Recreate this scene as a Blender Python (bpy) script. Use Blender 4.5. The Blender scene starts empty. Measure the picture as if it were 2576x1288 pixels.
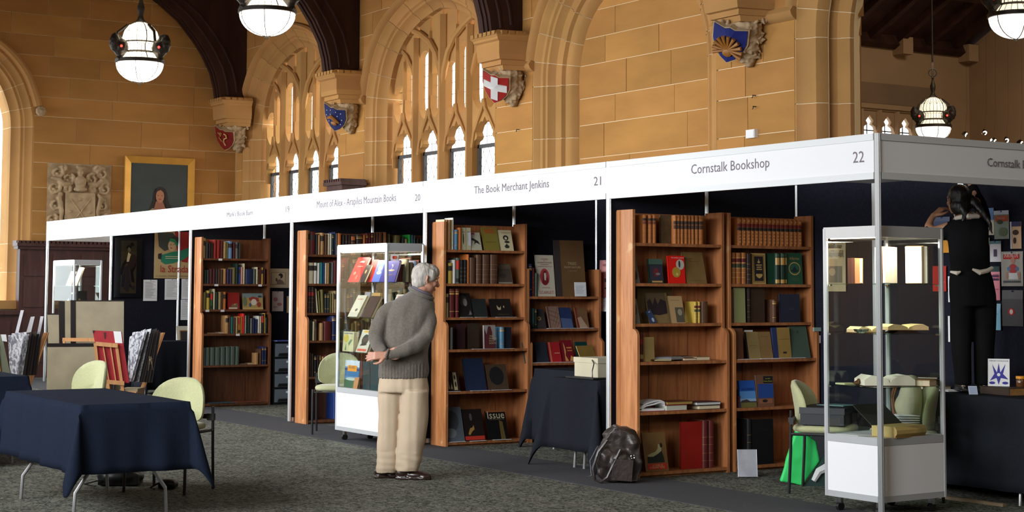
import bpy, bmesh, math, random
from mathutils import Vector, Matrix, noise
R2 = random.Random(7)
SC = bpy.context.scene
COL = SC.collection
PI = math.pi
# ---------------------------------------------------------------- camera
F, CY = 4190.335, 430.0
YAW, PITCH, ROLL = .564937, .071427, .0046956
CAM = Vector((7.87844, -7.81877, 1.46557))
_f = Vector((-math.cos(YAW)*math.cos(PITCH), math.sin(YAW)*math.cos(PITCH), math.sin(PITCH)))
_r = _f.cross(Vector((0, 0, 1))).normalized(); _u = _r.cross(_f)
_c, _s = math.cos(ROLL), math.sin(ROLL)
CR, CU, CF = _c*_r + _s*_u, -_s*_r + _c*_u, _f
cd = bpy.data.cameras.new('camera'); cam = bpy.data.objects.new('camera', cd); COL.objects.link(cam)
M = Matrix((CR, CU, -CF)).transposed().to_4x4(); M.translation = CAM; cam.matrix_world = M
cd.sensor_width = 36; cd.lens = F/2576*36; cd.shift_y = -(644-CY)/2576; cd.clip_end = 200
SC.camera = cam
# ---------------------------------------------------------------- world, light, exposure
SC.view_settings.view_transform = 'Standard'; SC.view_settings.look = 'None'
SC.view_settings.gamma = 1; SC.view_settings.use_curve_mapping = False
SC.view_settings.exposure = 0.0
w = bpy.data.worlds.new('world'); SC.world = w; w.use_nodes = True
w.node_tree.nodes['Background'].inputs[0].default_value = (.92, .96, 1, 1)
w.node_tree.nodes['Background'].inputs[1].default_value = 4.0
SC.cycles.max_bounces = 7; SC.cycles.diffuse_bounces = 4; SC.cycles.glossy_bounces = 3
SC.cycles.transparent_max_bounces = 16; SC.cycles.transmission_bounces = 4
SC.cycles.sample_clamp_indirect = 6; SC.cycles.caustics_reflective = False; SC.cycles.caustics_refractive = False
SC.cycles.use_denoising = True
def area(name, loc, direction, sx, sy, power, col=(1, 1, 1), spread=PI):
    l = bpy.data.lights.new(name, 'AREA'); l.shape = 'RECTANGLE'; l.size = sx; l.size_y = sy
    l.energy = power; l.color = col; l.spread = spread
    o = bpy.data.objects.new(name, l); COL.objects.link(o); o.location = loc
    o.rotation_euler = Vector(direction).to_track_quat('-Z', 'Y').to_euler(); return o
# daylight through the windows of the opposite side of the hall (outside the frame), falling from the sky above
for x, p in ((-17.1, 150), (-12.9, 135), (-8.9, 88)):
    area('daylight_south_window', (x, -5.1, 3.3), (.1, 1, -.38), 2.8, 1.8, p, (.92, .96, 1), 1.75)
for x, p in ((-4.5, 132), (-.3, 132), (4.2, 98)):
    area('daylight_far_south_window', (x, -9.2, 3.6), (-.22, 1, -.30), 3.2, 2.6, p, (.95, .97, 1), 1.5)
area('daylight_end_window', (-19.3, -3.2, 2.8), (1, .3, -.15), 2.0, 2.6, 12, (.93, .96, 1))
for x in (-17.5, -12.8):
    area('daylight_leaded_window', (x-.2, 5.6, 4.3), (.1, -1, -.25), 4.0, 4.0, 300, (1, .95, .88))
# warm fill added outside the frame to brighten the bookcases; no lanterns hang here
for x, y, p in ((4.0, .4, 48), (8.6, .4, 125), (8.6, -4.2, 125), (3.9, -5.0, 20)):
    l = bpy.data.lights.new('hall_fill_light', 'POINT'); l.energy = p; l.color = (1, .84, .64); l.shadow_soft_size = .45
    o = bpy.data.objects.new('hall_fill_light', l); COL.objects.link(o); o.location = (x, y, 4.4)
area('transept_lamps', (-4, 10.5, 7.6), (-.3, 0, -1), 3, 3, 420, (1, .84, .64))

def at(px, py, **k):
    d = (px-1288)/F*CR - (py-CY)/F*CU + CF
    if 'X' in k: t = (k['X']-CAM.x)/d.x
    elif 'Y' in k: t = (k['Y']-CAM.y)/d.y
    elif 'Z' in k: t = (k['Z']-CAM.z)/d.z
    else: t = k['D']
    return CAM + d*t
# ---------------------------------------------------------------- materials
MATS = {}
def _n(nt, typ, **kw):
    n = nt.nodes.new(typ)
    for k, v in kw.items():
        if k.startswith('i_'): n.inputs[k[2:].replace('_', ' ')].default_value = v
        else: setattr(n, k, v)
    return n
def mat(name, col, rough=.6, metal=0, var=.0, scale=6, stretch=(1, 1, 1), bump=0, rnd=0, spec=.5, emit=0, ecol=None, bscale=None, detail=4, sheen=0, coat=0):
    if name in MATS: return MATS[name]
    m = bpy.data.materials.new(name); m.use_nodes = True; nt = m.node_tree; b = nt.nodes['Principled BSDF']
    b.inputs['Base Color'].default_value = (*col, 1); b.inputs['Roughness'].default_value = rough
    b.inputs['Metallic'].default_value = metal; b.inputs['Specular IOR Level'].default_value = spec
    if sheen: b.inputs['Sheen Weight'].default_value = sheen
    if coat: b.inputs['Coat Weight'].default_value = coat; b.inputs['Coat Roughness'].default_value = .15
    if emit:
        b.inputs['Emission Color'].default_value = (*(ecol or col), 1); b.inputs['Emission Strength'].default_value = emit
    L = nt.links.new
    if var or bump or rnd:
        tc = _n(nt, 'ShaderNodeTexCoord'); mp = _n(nt, 'ShaderNodeMapping'); mp.inputs['Scale'].default_value = stretch
        L(tc.outputs['Object'], mp.inputs[0])
        src = mp.outputs[0]
        if rnd:
            oi = _n(nt, 'ShaderNodeObjectInfo'); ad = _n(nt, 'ShaderNodeVectorMath', operation='MULTIPLY_ADD')
            ad.inputs[1].default_value = (1, 1, 1); L(src, ad.inputs[0])
            cx = _n(nt, 'ShaderNodeCombineXYZ'); mm = _n(nt, 'ShaderNodeMath', operation='MULTIPLY'); mm.inputs[1].default_value = 37
            L(oi.outputs['Random'], mm.inputs[0]); L(mm.outputs[0], cx.inputs[0]); L(mm.outputs[0], cx.inputs[1]); L(cx.outputs[0], ad.inputs[2]); src = ad.outputs[0]
        nz = _n(nt, 'ShaderNodeTexNoise', i_Scale=scale, i_Detail=detail); L(src, nz.inputs['Vector'])
        fac = nz.outputs['Fac']
        mr = _n(nt, 'ShaderNodeMapRange'); mr.inputs[1].default_value = .3; mr.inputs[2].default_value = .7
        mr.inputs[3].default_value = 1-var; mr.inputs[4].default_value = 1+var; L(fac, mr.inputs[0])
        val = mr.outputs[0]
        if rnd:
            m2 = _n(nt, 'ShaderNodeMapRange'); m2.inputs[3].default_value = 1-rnd; m2.inputs[4].default_value = 1+rnd
            L(oi.outputs['Random'], m2.inputs[0]); mu = _n(nt, 'ShaderNodeMath', operation='MULTIPLY'); L(val, mu.inputs[0]); L(m2.outputs[0], mu.inputs[1]); val = mu.outputs[0]
        hs = _n(nt, 'ShaderNodeHueSaturation'); hs.inputs['Color'].default_value = (*col, 1); L(val, hs.inputs['Value'])
        if rnd:
            m3 = _n(nt, 'ShaderNodeMapRange'); m3.inputs[3].default_value = .5-rnd*.035; m3.inputs[4].default_value = .5+rnd*.035
            wn = _n(nt, 'ShaderNodeTexWhiteNoise', noise_dimensions='1D'); L(oi.outputs['Random'], wn.inputs['W']); L(wn.outputs['Value'], m3.inputs[0]); L(m3.outputs[0], hs.inputs['Hue'])
        L(hs.outputs[0], b.inputs['Base Color'])
        if bump:
            n2 = nz
            if bscale: n2 = _n(nt, 'ShaderNodeTexNoise', i_Scale=bscale, i_Detail=3); L(src, n2.inputs['Vector'])
            bp = _n(nt, 'ShaderNodeBump', i_Strength=bump, i_Distance=.01); L(n2.outputs['Fac'], bp.inputs['Height']); L(bp.outputs[0], b.inputs['Normal'])
    MATS[name] = m; return m
STONE = mat('sandstone', (.435, .215, .062), .85, var=.12, scale=1.1, stretch=(1, 1, 3.2), bump=.25, rnd=.10, bscale=45, spec=.2)
STONE2 = mat('sandstone_moulding', (.44, .235, .082), .85, var=.08, scale=2, bump=.2, rnd=.1, bscale=40, spec=.2)
PALE = mat('pale_carved_stone', (.41, .30, .18), .9, var=.2, scale=9, bump=.4, bscale=30, spec=.15)
MORTAR = mat('mortar', (.78, .62, .40), .95, spec=.1)
DKWOOD = mat('dark_roof_wood', (.036, .013, .009), .7, spec=.25, var=.4, scale=5, stretch=(1, 1, .15), bump=.2)
PANELW = mat('dark_panelling', (.055, .017, .014), .45, var=.35, scale=5, stretch=(3, 3, .3), bump=.15)
def woodmat(name, c1, c2, rough=.42, coat=.15, wear=0):
    m = bpy.data.materials.new(name); m.use_nodes = True; nt = m.node_tree; b = nt.nodes['Principled BSDF']; L = nt.links.new
    tc = _n(nt, 'ShaderNodeTexCoord'); mp = _n(nt, 'ShaderNodeMapping'); mp.inputs['Scale'].default_value = (9, 9, .8); L(tc.outputs['Object'], mp.inputs[0])
    n1 = _n(nt, 'ShaderNodeTexNoise', i_Scale=2.6, i_Detail=7, i_Roughness=.62, i_Distortion=.6); L(mp.outputs[0], n1.inputs['Vector'])
    cr = _n(nt, 'ShaderNodeValToRGB'); cr.color_ramp.elements[0].color = (*c1, 1); cr.color_ramp.elements[1].color = (*c2, 1)
    cr.color_ramp.elements[0].position = .36; cr.color_ramp.elements[1].position = .66; L(n1.outputs[0], cr.inputs[0])
    out = cr.outputs[0]
    if wear:
        n2 = _n(nt, 'ShaderNodeTexNoise', i_Scale=7, i_Detail=5); L(tc.outputs['Object'], n2.inputs['Vector'])
        r2 = _n(nt, 'ShaderNodeValToRGB'); r2.color_ramp.elements[0].position = .66; r2.color_ramp.elements[1].position = .74
        r2.color_ramp.elements[0].color = (0, 0, 0, 1); r2.color_ramp.elements[1].color = (wear, wear, wear, 1); L(n2.outputs[0], r2.inputs[0])
        mx = _n(nt, 'ShaderNodeMix', data_type='RGBA'); L(r2.outputs[0], mx.inputs[0]); L(out, mx.inputs[6]); mx.inputs[7].default_value = (.62, .40, .20, 1); out = mx.outputs[2]
    L(out, b.inputs['Base Color']); b.inputs['Roughness'].default_value = rough
    b.inputs['Coat Weight'].default_value = coat; b.inputs['Coat Roughness'].default_value = .3
    bp = _n(nt, 'ShaderNodeBump', i_Strength=.12, i_Distance=.004); L(n1.outputs[0], bp.inputs['Height']); L(bp.outputs[0], b.inputs['Normal'])
    MATS[name] = m; return m
CASEW = woodmat('bookcase_wood', (.26, .095, .034), (.46, .18, .065))
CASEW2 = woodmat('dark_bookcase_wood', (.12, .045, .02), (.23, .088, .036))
CASEEND = woodmat('bookcase_end_wood', (.36, .135, .045), (.56, .24, .09), wear=.7)
BEECH = woodmat('beech_wood', (.52, .24, .085), (.66, .34, .14))
CARPET = None
def carpet():
    m = bpy.data.materials.new('carpet'); m.use_nodes = True; nt = m.node_tree; b = nt.nodes['Principled BSDF']; L = nt.links.new
    tc = _n(nt, 'ShaderNodeTexCoord'); mp = _n(nt, 'ShaderNodeMapping'); mp.inputs['Scale'].default_value = (1, 1, 1); L(tc.outputs['Object'], mp.inputs[0])
    n1 = _n(nt, 'ShaderNodeTexNoise', i_Scale=34, i_Detail=3, i_Distortion=1.2); L(mp.outputs[0], n1.inputs['Vector'])
    n3 = _n(nt, 'ShaderNodeTexNoise', i_Scale=5, i_Detail=2); L(mp.outputs[0], n3.inputs['Vector'])
    ad = _n(nt, 'ShaderNodeMath', operation='MULTIPLY_ADD'); L(n3.outputs[0], ad.inputs[0]); ad.inputs[1].default_value = .22; L(n1.outputs[0], ad.inputs[2])
    cr = _n(nt, 'ShaderNodeValToRGB'); e = cr.color_ramp.elements; e[0].position = .50; e[0].color = (.028, .030, .026, 1); e[1].position = .72; e[1].color = (.19, .19, .155, 1)
    x = e.new(.58); x.color = (.078, .08, .066, 1); L(ad.outputs[0], cr.inputs[0]); L(cr.outputs[0], b.inputs['Base Color'])
    b.inputs['Roughness'].default_value = .95; b.inputs['Specular IOR Level'].default_value = .15
    bp = _n(nt, 'ShaderNodeBump', i_Strength=.6, i_Distance=.006); L(n1.outputs[0], bp.inputs['Height']); L(bp.outputs[0], b.inputs['Normal'])
    return m
CARPET = carpet()
STRIP = mat('aisle_strip_carpet', (.070, .070, .076), .95, var=.12, scale=120, bump=.2, spec=.1)
ALU = mat('aluminium', (.62, .65, .66), .32, .85)
WHITE = mat('white_laminate', (.78, .79, .80), .35)
FASC = mat('fascia_white', (.72, .73, .75), .4)
PANELB = mat('black_display_panel', (.012, .013, .022), .95, var=.2, scale=60, spec=.15)
BLACK = mat('black_metal', (.012, .012, .013), .35)
CHROME = mat('chrome', (.75, .75, .76), .12, 1)
IRON = mat('bronze_iron', (.022, .017, .013), .5, .4, bump=.3, scale=40)
TEXT = mat('sign_lettering', (.16, .13, .15), .6)
PAGE = mat('page_edges', (.72, .62, .42), .8, var=.12, scale=60, stretch=(1, 1, 12))
PAPER = mat('white_paper', (.86, .87, .88), .7)
GREENF = mat('pale_green_upholstery', (.38, .385, .205), .85, var=.07, scale=90, stretch=(1, 1, 1), bump=.3, sheen=.3)
NAVY = mat('navy_tablecloth', (.0115, .0165, .031), .95, var=.12, scale=130, bump=.15, spec=.06)
BLKC = mat('black_tablecloth', (.016, .018, .024), .95, var=.15, scale=130, bump=.1, spec=.08)
LEAD = mat('lead', (.03, .03, .035), .6)
def glassmat(name, tint, refl=.08, rough=.0):
    m = bpy.data.materials.new(name); m.use_nodes = True; nt = m.node_tree; nt.nodes.remove(nt.nodes['Principled BSDF']); L = nt.links.new
    t = _n(nt, 'ShaderNodeBsdfTransparent'); t.inputs[0].default_value = (*tint, 1); g = _n(nt, 'ShaderNodeBsdfGlossy'); g.inputs['Roughness'].default_value = rough
    lw = _n(nt, 'ShaderNodeLayerWeight', i_Blend=.25); mr = _n(nt, 'ShaderNodeMapRange'); mr.inputs[3].default_value = refl*.55; mr.inputs[4].default_value = min(1, refl*6); L(lw.outputs['Fresnel'], mr.inputs[0])
    mx = _n(nt, 'ShaderNodeMixShader'); L(mr.outputs[0], mx.inputs[0]); L(t.outputs[0], mx.inputs[1]); L(g.outputs[0], mx.inputs[2]); L(mx.outputs[0], nt.nodes['Material Output'].inputs[0])
    MATS[name] = m; return m
GLASS = glassmat('clear_glass', (.96, .98, .97), .045); SHELFG = glassmat('shelf_glass', (.80, .92, .87), .12)
PLASTIC = glassmat('clear_plastic', (.93, .94, .95), .2, .12)
_cc = {}
def C(col, rough=.6, **k):
    """plain coloured material from an sRGB triple"""
    key = (col, rough, tuple(sorted(k.items())))
    if key not in _cc:
        lin = tuple(((c/255)/12.92 if c/255 <= .04045 else ((c/255+.055)/1.055)**2.4) for c in col)
        _cc[key] = mat('paint_%d_%d_%d_%d' % (*col, len(_cc)), lin, rough, **k)
    return _cc[key]
# ---------------------------------------------------------------- mesh helpers
class MB:
    def __init__(s): s.v = []; s.f = []; s.m = []; s.mats = []; s.sm = []
    def mi(s, m):
        if m not in s.mats: s.mats.append(m)
        return s.mats.index(m)
    def add(s, vs, fs, m, smooth=False, T=None):
        o = len(s.v); k = s.mi(m)
        s.v += [tuple(T @ Vector(v)) if T is not None else tuple(v) for v in vs]
        s.f += [tuple(i+o for i in f) for f in fs]; s.m += [k]*len(fs); s.sm += [smooth]*len(fs); return s
    def box(s, a, b, m, T=None):
        x0, y0, z0 = (min(p, q) for p, q in zip(a, b)); x1, y1, z1 = (max(p, q) for p, q in zip(a, b))
        return s.add([(x0, y0, z0), (x1, y0, z0), (x1, y1, z0), (x0, y1, z0), (x0, y0, z1), (x1, y0, z1), (x1, y1, z1), (x0, y1, z1)],
            [(0, 3, 2, 1), (4, 5, 6, 7), (0, 1, 5, 4), (1, 2, 6, 5), (2, 3, 7, 6), (3, 0, 4, 7)], m, T=T)
    def prism(s, poly, a, b, m, axis='Y', T=None, smooth=False):
        """poly: 2D points; axis Y: (x,z); X: (y,z); Z: (x,y)"""
        ar = sum(poly[i-1][0]*poly[i][1]-poly[i][0]*poly[i-1][1] for i in range(len(poly)))
        if ar < 0: poly = poly[::-1]
        def P(p, t): return {'Y': (p[0], t, p[1]), 'X': (t, p[0], p[1]), 'Z': (p[0], p[1], t)}[axis]
        n = len(poly); lo, hi = min(a, b), max(a, b)
        vs = [P(p, lo) for p in poly]+[P(p, hi) for p in poly]
        if axis == 'Y': fs = [tuple(range(n)), tuple(range(2*n-1, n-1, -1))]+[((i+1) % n, i, i+n, (i+1) % n+n) for i in range(n)]
        else: fs = [tuple(range(n-1, -1, -1)), tuple(range(n, 2*n))]+[(i, (i+1) % n, (i+1) % n+n, i+n) for i in range(n)]
        return s.add(vs, fs, m, smooth, T)
    def tube(s, pts, r, m, n=8, T=None, closed=False, cap=True):
        pts = [Vector(p) for p in pts]; N = len(pts); rs = r if isinstance(r, (list, tuple)) else [r]*N
        vs = []; ref = Vector((0, 0, 1)); pn = None
        for i, p in enumerate(pts):
            if closed: t = (pts[(i+1) % N]-pts[i-1]).normalized()
            else: t = (pts[min(i+1, N-1)]-pts[max(i-1, 0)]).normalized()
            if pn is None:
                a = ref if abs(t.dot(ref)) < .9 else Vector((1, 0, 0)); pn = a.cross(t).normalized()
            pn = (pn-t*pn.dot(t)).normalized(); q = t.cross(pn)
            for k in range(n):
                an = 2*PI*k/n; vs.append(p+(pn*math.cos(an)+q*math.sin(an))*rs[i])
        fs = []
        for i in range(N if closed else N-1):
            j = (i+1) % N
            for k in range(n): fs.append((i*n+k, i*n+(k+1) % n, j*n+(k+1) % n, j*n+k))
        if cap and not closed: fs += [tuple(range(n-1, -1, -1)), tuple(range((N-1)*n, N*n))]
        return s.add(vs, fs, m, True, T)
    def lathe(s, prof, c, m, n=24, T=None, a0=0, a1=2*PI):
        vs = []; full = abs(a1-a0-2*PI) < 1e-6; k = n if full else n+1
        for r, z in prof:
            for i in range(k):
                a = a0+(a1-a0)*i/n; vs.append((c[0]+r*math.cos(a), c[1]+r*math.sin(a), c[2]+z))
        fs = []
        for j in range(len(prof)-1):
            for i in range(n if full else n):
                i2 = (i+1) % k; fs.append((j*k+i, j*k+i2, (j+1)*k+i2, (j+1)*k+i))
        return s.add(vs, fs, m, True, T)
    def ell(s, c, r, m, n=16, T=None):
        prof = [(math.sin(PI*i/(n//2)), -math.cos(PI*i/(n//2))) for i in range(n//2+1)]
        vs = []
        for a, z in prof:
            for i in range(n): t = 2*PI*i/n; vs.append((c[0]+r[0]*a*math.cos(t), c[1]+r[1]*a*math.sin(t), c[2]+r[2]*z))
        fs = [(j*n+i, j*n+(i+1) % n, (j+1)*n+(i+1) % n, (j+1)*n+i) for j in range(n//2) for i in range(n)]
        return s.add(vs, fs, m, True, T)
    def build(s, name, parent=None, sharp=35, **props):
        me = bpy.data.meshes.new(name); me.from_pydata(s.v, [], s.f)
        for m in s.mats: me.materials.append(m)
        me.polygons.foreach_set('material_index', s.m); me.polygons.foreach_set('use_smooth', s.sm)
        me.update()
        if any(s.sm):
            me.set_sharp_from_angle(angle=math.radians(sharp))
        return link(name, me, parent, **props)
def link(name, me, parent=None, **props):
    o = bpy.data.objects.new(name, me); COL.objects.link(o)
    if parent is not None: o.parent = parent
    for k, v in props.items(): o[k] = v
    return o
def thing(name, label, cat, loc=(0, 0, 0), rz=0, group=None, parent=None):
    o = bpy.data.objects.new(name, None); o.empty_display_size = .1; COL.objects.link(o); o.location = loc; o.rotation_euler = (0, 0, rz)
    o['label'] = label; o['category'] = cat
    if group: o['group'] = group
    return o
def tag(o, label, cat, group=None):
    o['label'] = label; o['category'] = cat
    if group: o['group'] = group
    return o
def struct(o): o['kind'] = 'structure'; return o
def sempty(name):
    o = bpy.data.objects.new(name, None); COL.objects.link(o); o['kind'] = 'structure'; return o
def textmesh(s, W=None, H=None, ext=.0008):
    c = bpy.data.curves.new('lettering', 'FONT'); c.body = s; c.size = 1; c.resolution_u = 2
    o = bpy.data.objects.new('lettering_tmp', c); COL.objects.link(o)
    dg = bpy.context.evaluated_depsgraph_get(); me = bpy.data.meshes.new_from_object(o.evaluated_get(dg))
    bpy.data.objects.remove(o); bpy.data.curves.remove(c)
    xs = [v.co.x for v in me.vertices]; ys = [v.co.y for v in me.vertices]
    x0, x1, y0, y1 = min(xs), max(xs), min(ys), max(ys)
    out = ([((v.co.x-x0)/(x1-x0), (v.co.y-y0)/(y1-y0)) for v in me.vertices], [tuple(p.vertices) for p in me.polygons], (x1-x0)/(y1-y0))
    bpy.data.meshes.remove(me); return out
def addtext(mb, s, o, rt, up, W, H, m, center=False):
    vs, fs, asp = textmesh(s)
    if H is None: H = W/asp
    if W is None: W = H*asp
    o = Vector(o); rt = Vector(rt).normalized(); up = Vector(up).normalized(); nr = rt.cross(up)*.0012
    if center: o = o-rt*W/2-up*H/2
    mb.add([o+rt*(x*W)+up*(y*H)+nr for x, y in vs], fs, m); return mb
def remesh(mb, name, parent=None, vox=.012, smooth=3, disp=None, mats=None, sub=False, **props):
    """union of overlapping closed shapes -> one continuous skin"""
    o = mb.build(name+'_tmp'); md = o.modifiers.new('r', 'REMESH'); md.mode = 'VOXEL'; md.voxel_size = vox; md.use_smooth_shade = True
    if smooth: ms = o.modifiers.new('s', 'SMOOTH'); ms.factor = .6; ms.iterations = smooth
    dg = bpy.context.evaluated_depsgraph_get(); me = bpy.data.meshes.new_from_object(o.evaluated_get(dg))
    me.name = name; src = o.data; bpy.data.objects.remove(o); bpy.data.meshes.remove(src)
    if disp:
        ns = [v.normal.copy() for v in me.vertices]
        for v, nn in zip(me.vertices, ns): v.co += nn*disp(v.co)
    me.polygons.foreach_set('use_smooth', [True]*len(me.polygons))
    if mats:
        me.materials.clear()
        for m in mats: me.materials.append(m)
        me.polygons.foreach_set('material_index', [0]*len(me.polygons))
    me.update()
    return link(name, me, parent, **props)
def caps(mb, pts, m, n=12):
    """tapered rounded limb through (point, radius) pairs; radius may be (a,b) with b along the given side axis"""
    for (p, r), (q, s) in zip(pts, pts[1:]):
        mb.tube([p, q], [r, s], m, n)
    for p, r in pts: mb.ell(p, (r, r, r), m, 12)
    return mb
ORD = 'first second third fourth fifth sixth seventh eighth ninth tenth eleventh twelfth thirteenth fourteenth fifteenth sixteenth seventeenth eighteenth nineteenth twentieth'.split()+['twenty-%s' % k for k in 'first second third fourth fifth sixth seventh eighth ninth'.split()]
# ================================================================ SETTING
# floor
fl = MB().box((-20, -9.6, -.05), (13, 16, 0), CARPET).build('floor'); struct(fl)
st = MB().prism([(-20, -.56), (13, -.56), (13, .22), (-20, .22)], .0005, .004, STRIP, 'Z').build('trim_1'); struct(st)
ce = MB().box((-20, -9.6, 9), (13, 4.8, 9.1), DKWOOD).build('ceiling'); struct(ce)
wb = MB()   # side of the hall behind the photographer's left, with its low window openings
for a, b, c, d in ((-20, -7, 0, 1.1), (-20, -7, 3.3, 9), (-20, -18.6, 1.1, 3.3), (-15.6, -14.4, 1.1, 3.3), (-11.4, -10.4, 1.1, 3.3), (-7.4, -7, 1.1, 3.3)):
    wb.box((a, -5.4, c), (b, -5.2, d), STONE2)
wb.box((-7.2, -9.6, 0), (-7, -5.2, 9), STONE2); wb.box((-7, -9.6, 0), (13, -9.4, 2.2), STONE2); wb.box((-7, -9.6, 5), (13, -9.4, 9), STONE2)
for a, b in ((-7, -6.2), (-2.8, -2), (1.4, 2.5), (5.9, 13)): wb.box((a, -9.6, 2.2), (b, -9.4, 5), STONE2)
struct(wb.build('wall_south'))
struct(MB().box((13, -9.6, 0), (13.2, 16, 9), PANELW).build('wall_east'))
APRO = [(0, 1), (.12, .995), (.22, .98), (.345, .945), (.5, .885), (.641, .79), (.75, .68), (.828, .56), (.9, .41), (.95, .25), (.98, .12), (1, 0)]
ZS, AH = 4.08, 1.74
def wfun(z, W, H=AH, zs=ZS):
    t = (z-zs)/H
    if t <= 0: return W
    if t >= 1: return 0
    for (a, p), (b, q) in zip(APRO, APRO[1:]):
        if a <= t <= b: return W*(p+(q-p)*(t-a)/(b-a))
def archpath(W, H, z0, zs=ZS, sub=3):
    """(x,z) from left foot over the apex to the right foot"""
    half = []
    for i, ((a, p), (b, q)) in enumerate(zip(APRO, APRO[1:])):
        for k in range(sub):
            t = k/sub; P = [APRO[max(0, i-1)], (a, p), (b, q), APRO[min(len(APRO)-1, i+2)]]
            cr = lambda j: .5*((2*P[1][j])+(-P[0][j]+P[2][j])*t+(2*P[0][j]-5*P[1][j]+4*P[2][j]-P[3][j])*t*t+(-P[0][j]+3*P[1][j]-3*P[2][j]+P[3][j])*t**3)
            half.append((cr(1), cr(0)))
    half.append((0, 1))
    L = [(-W*p, zs+H*t) for p, t in half]
    legs = [(-W, z0+(zs-z0)*k/6) for k in range(6)]
    path = legs+L
    return path+[(-x, z) for x, z in path[-2::-1]]
def moulding(name, cx, W, prof, z0, frm=None, dead=False, parent=None, H=AH, axis='Y', seg=5, m=None, backing=True):
    """prof: (offset inward, depth). Cut into separate voussoir / jamb stones along the path."""
    base = [archpath(W-o, H-o*.9, z0) for o, y in prof]; n = len(base[0])
    root = sempty(name) if parent is None else parent
    def P(i, j, sh=0):
        x, z = base[j][i]; y = prof[j][1]+sh
        return (cx+x, y, z) if axis == 'Y' else (y, cx+x, z)
    idx = list(range(n)); g = .004
    if backing:
        vs = [P(i, j, .012 if axis == 'Y' else -.012) for i in idx for j in range(len(prof))]; k = len(prof)
        fs = [(i*k+j, i*k+j+1, (i+1)*k+j+1, (i+1)*k+j) for i in range(n-1) for j in range(k-1)]
        if axis == 'X': fs = [f[::-1] for f in fs]
        o = MB().add(vs, fs, MORTAR).build('mortar_joint', root)
    i = 0
    while i < n-1:
        e = min(n-1, i+(seg if 6 <= i < n-7 else 1))
        vs = []
        for ii in range(i, e+1):
            for j in range(len(prof)):
                p = Vector(P(ii, j))
                if ii == i and i > 0: p = p.lerp(Vector(P(ii+1, j)), .0)+(Vector(P(ii+1, j))-p).normalized()*g
                if ii == e and e < n-1: p = p+(Vector(P(ii-1, j))-p).normalized()*g
                vs.append(p)
        k = len(prof); fs = [(a*k+j, a*k+j+1, (a+1)*k+j+1, (a+1)*k+j) for a in range(e-i) for j in range(k-1)]
        if axis == 'X': fs = [f[::-1] for f in fs]
        MB().add(vs, fs, m or STONE2, True).build('stone', root, sharp=28)
        i = e
    return root
ZC = [2.0, 2.36, 2.74, 3.13, 3.55, 3.89, 4.31, 4.648, 4.99, 5.34, 5.68, 6.03, 6.4, 6.8, 7.2, 7.6, 8.1, 8.6, 9]
def courses(parent, plane, ivals, axis='Y', depth=.12, sign=1, seed=1, zc=ZC, lo=.65, hi=1.45, cap=300, back=True):
    """ashlar blocks: ivals(z) -> list of (left fn, right fn) at that course"""
    rd = random.Random(seed); g = .0045; n = 0
    for z0, z1 in zip(zc, zc[1:]):
        for fa, fb in ivals(z0, z1):
            zm = (z0+z1)/2; a, b = fa(zm), fb(zm)
            if max(fb(z0)-fa(z0), fb(z1)-fa(z1)) < .02: continue
            cuts = []; x = a+rd.uniform(lo*.5, hi)
            while x < b-lo*.45: cuts.append(x); x += rd.uniform(lo, hi)
            ed = [fa]+[(lambda z, c=c: c) for c in cuts]+[fb]
            for k in range(len(ed)-1):
                zs = [z0+g, z0+(z1-z0)*.25, zm, z0+(z1-z0)*.75, z1-g] if (k == 0 or k == len(ed)-2) else [z0+g, z1-g]
                L = [(ed[k](z)+g, z) for z in zs]; Rr = [(ed[k+1](z)-g, z) for z in zs]
                L2, R3 = [], []
                for (lx, z), (rx, _) in zip(L, Rr):
                    if rx < lx: rx = lx = (lx+rx)/2
                    L2.append((lx, z)); R3.append((rx, z))
                poly = L2+R3[::-1]
                q = [poly[0]]
                for p in poly[1:]:
                    if abs(p[0]-q[-1][0])+abs(p[1]-q[-1][1]) > 1e-4: q.append(p)
                if len(q) < 3: continue
                pr = rd.uniform(0, .003)
                o = MB().prism(q, plane-pr*sign, plane+depth*sign, STONE, axis).build('stone', parent); n += 1
    return n
YF = 3.84
CA, CB, CC_, CD = -17.5, -12.83, -8.17, -3.19
WA = 1.9
wl = sempty('wall_north')
def ivl_front(z0, z1):
    zm = (z0+z1)/2; out = []; edges = [(-19.67, None)]
    cs = [(CA, WA), (CB, WA), (CC_, 1.855), (CD, 1.855)]
    if z0 >= ZS+AH-.02:
        return [((lambda z: -19.67), (lambda z: -1.3))]
    prev = lambda z: -19.67
    for c, W in cs:
        if c == CA: out.append((prev, lambda z, c=c, W=W: max(-19.67, c-wfun(z, W))))
        else: out.append((prev, lambda z, c=c, W=W: c-wfun(z, W)))
        prev = lambda z, c=c, W=W: c+wfun(z, W)
    return out
courses(wl, YF, ivl_front, seed=5, hi=1.0, lo=.5)
# mortar body of the wall with its openings
def wallbody(c0, c1, cs, y0, y1, name, parent):
    mb = MB()
    zs = [0, 2]+[2+.12*k for k in range(1, 60)]
    for z0, z1 in zip(zs, zs[1:]):
        if z1 > 9.2: break
        zz = z0; x = c0
        for c, W in cs:
            w_ = wfun(zz, W+.02)
            if w_ > 0:
                mb.box((x, y0, z0), (max(x+.001, c-w_), y1, z1), MORTAR if z0 >= 2 else STONE2); x = c+w_
        mb.box((x, y0, z0), (c1, y1, z1), MORTAR if z0 >= 2 else STONE2)
    return mb.build(name, parent)
wallbody(-19.75, -1.3, [(CA, WA), (CB, WA), (CC_, 1.855), (CD, 1.855)], YF+.008, YF+.25, 'wall_core', wl)
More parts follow.
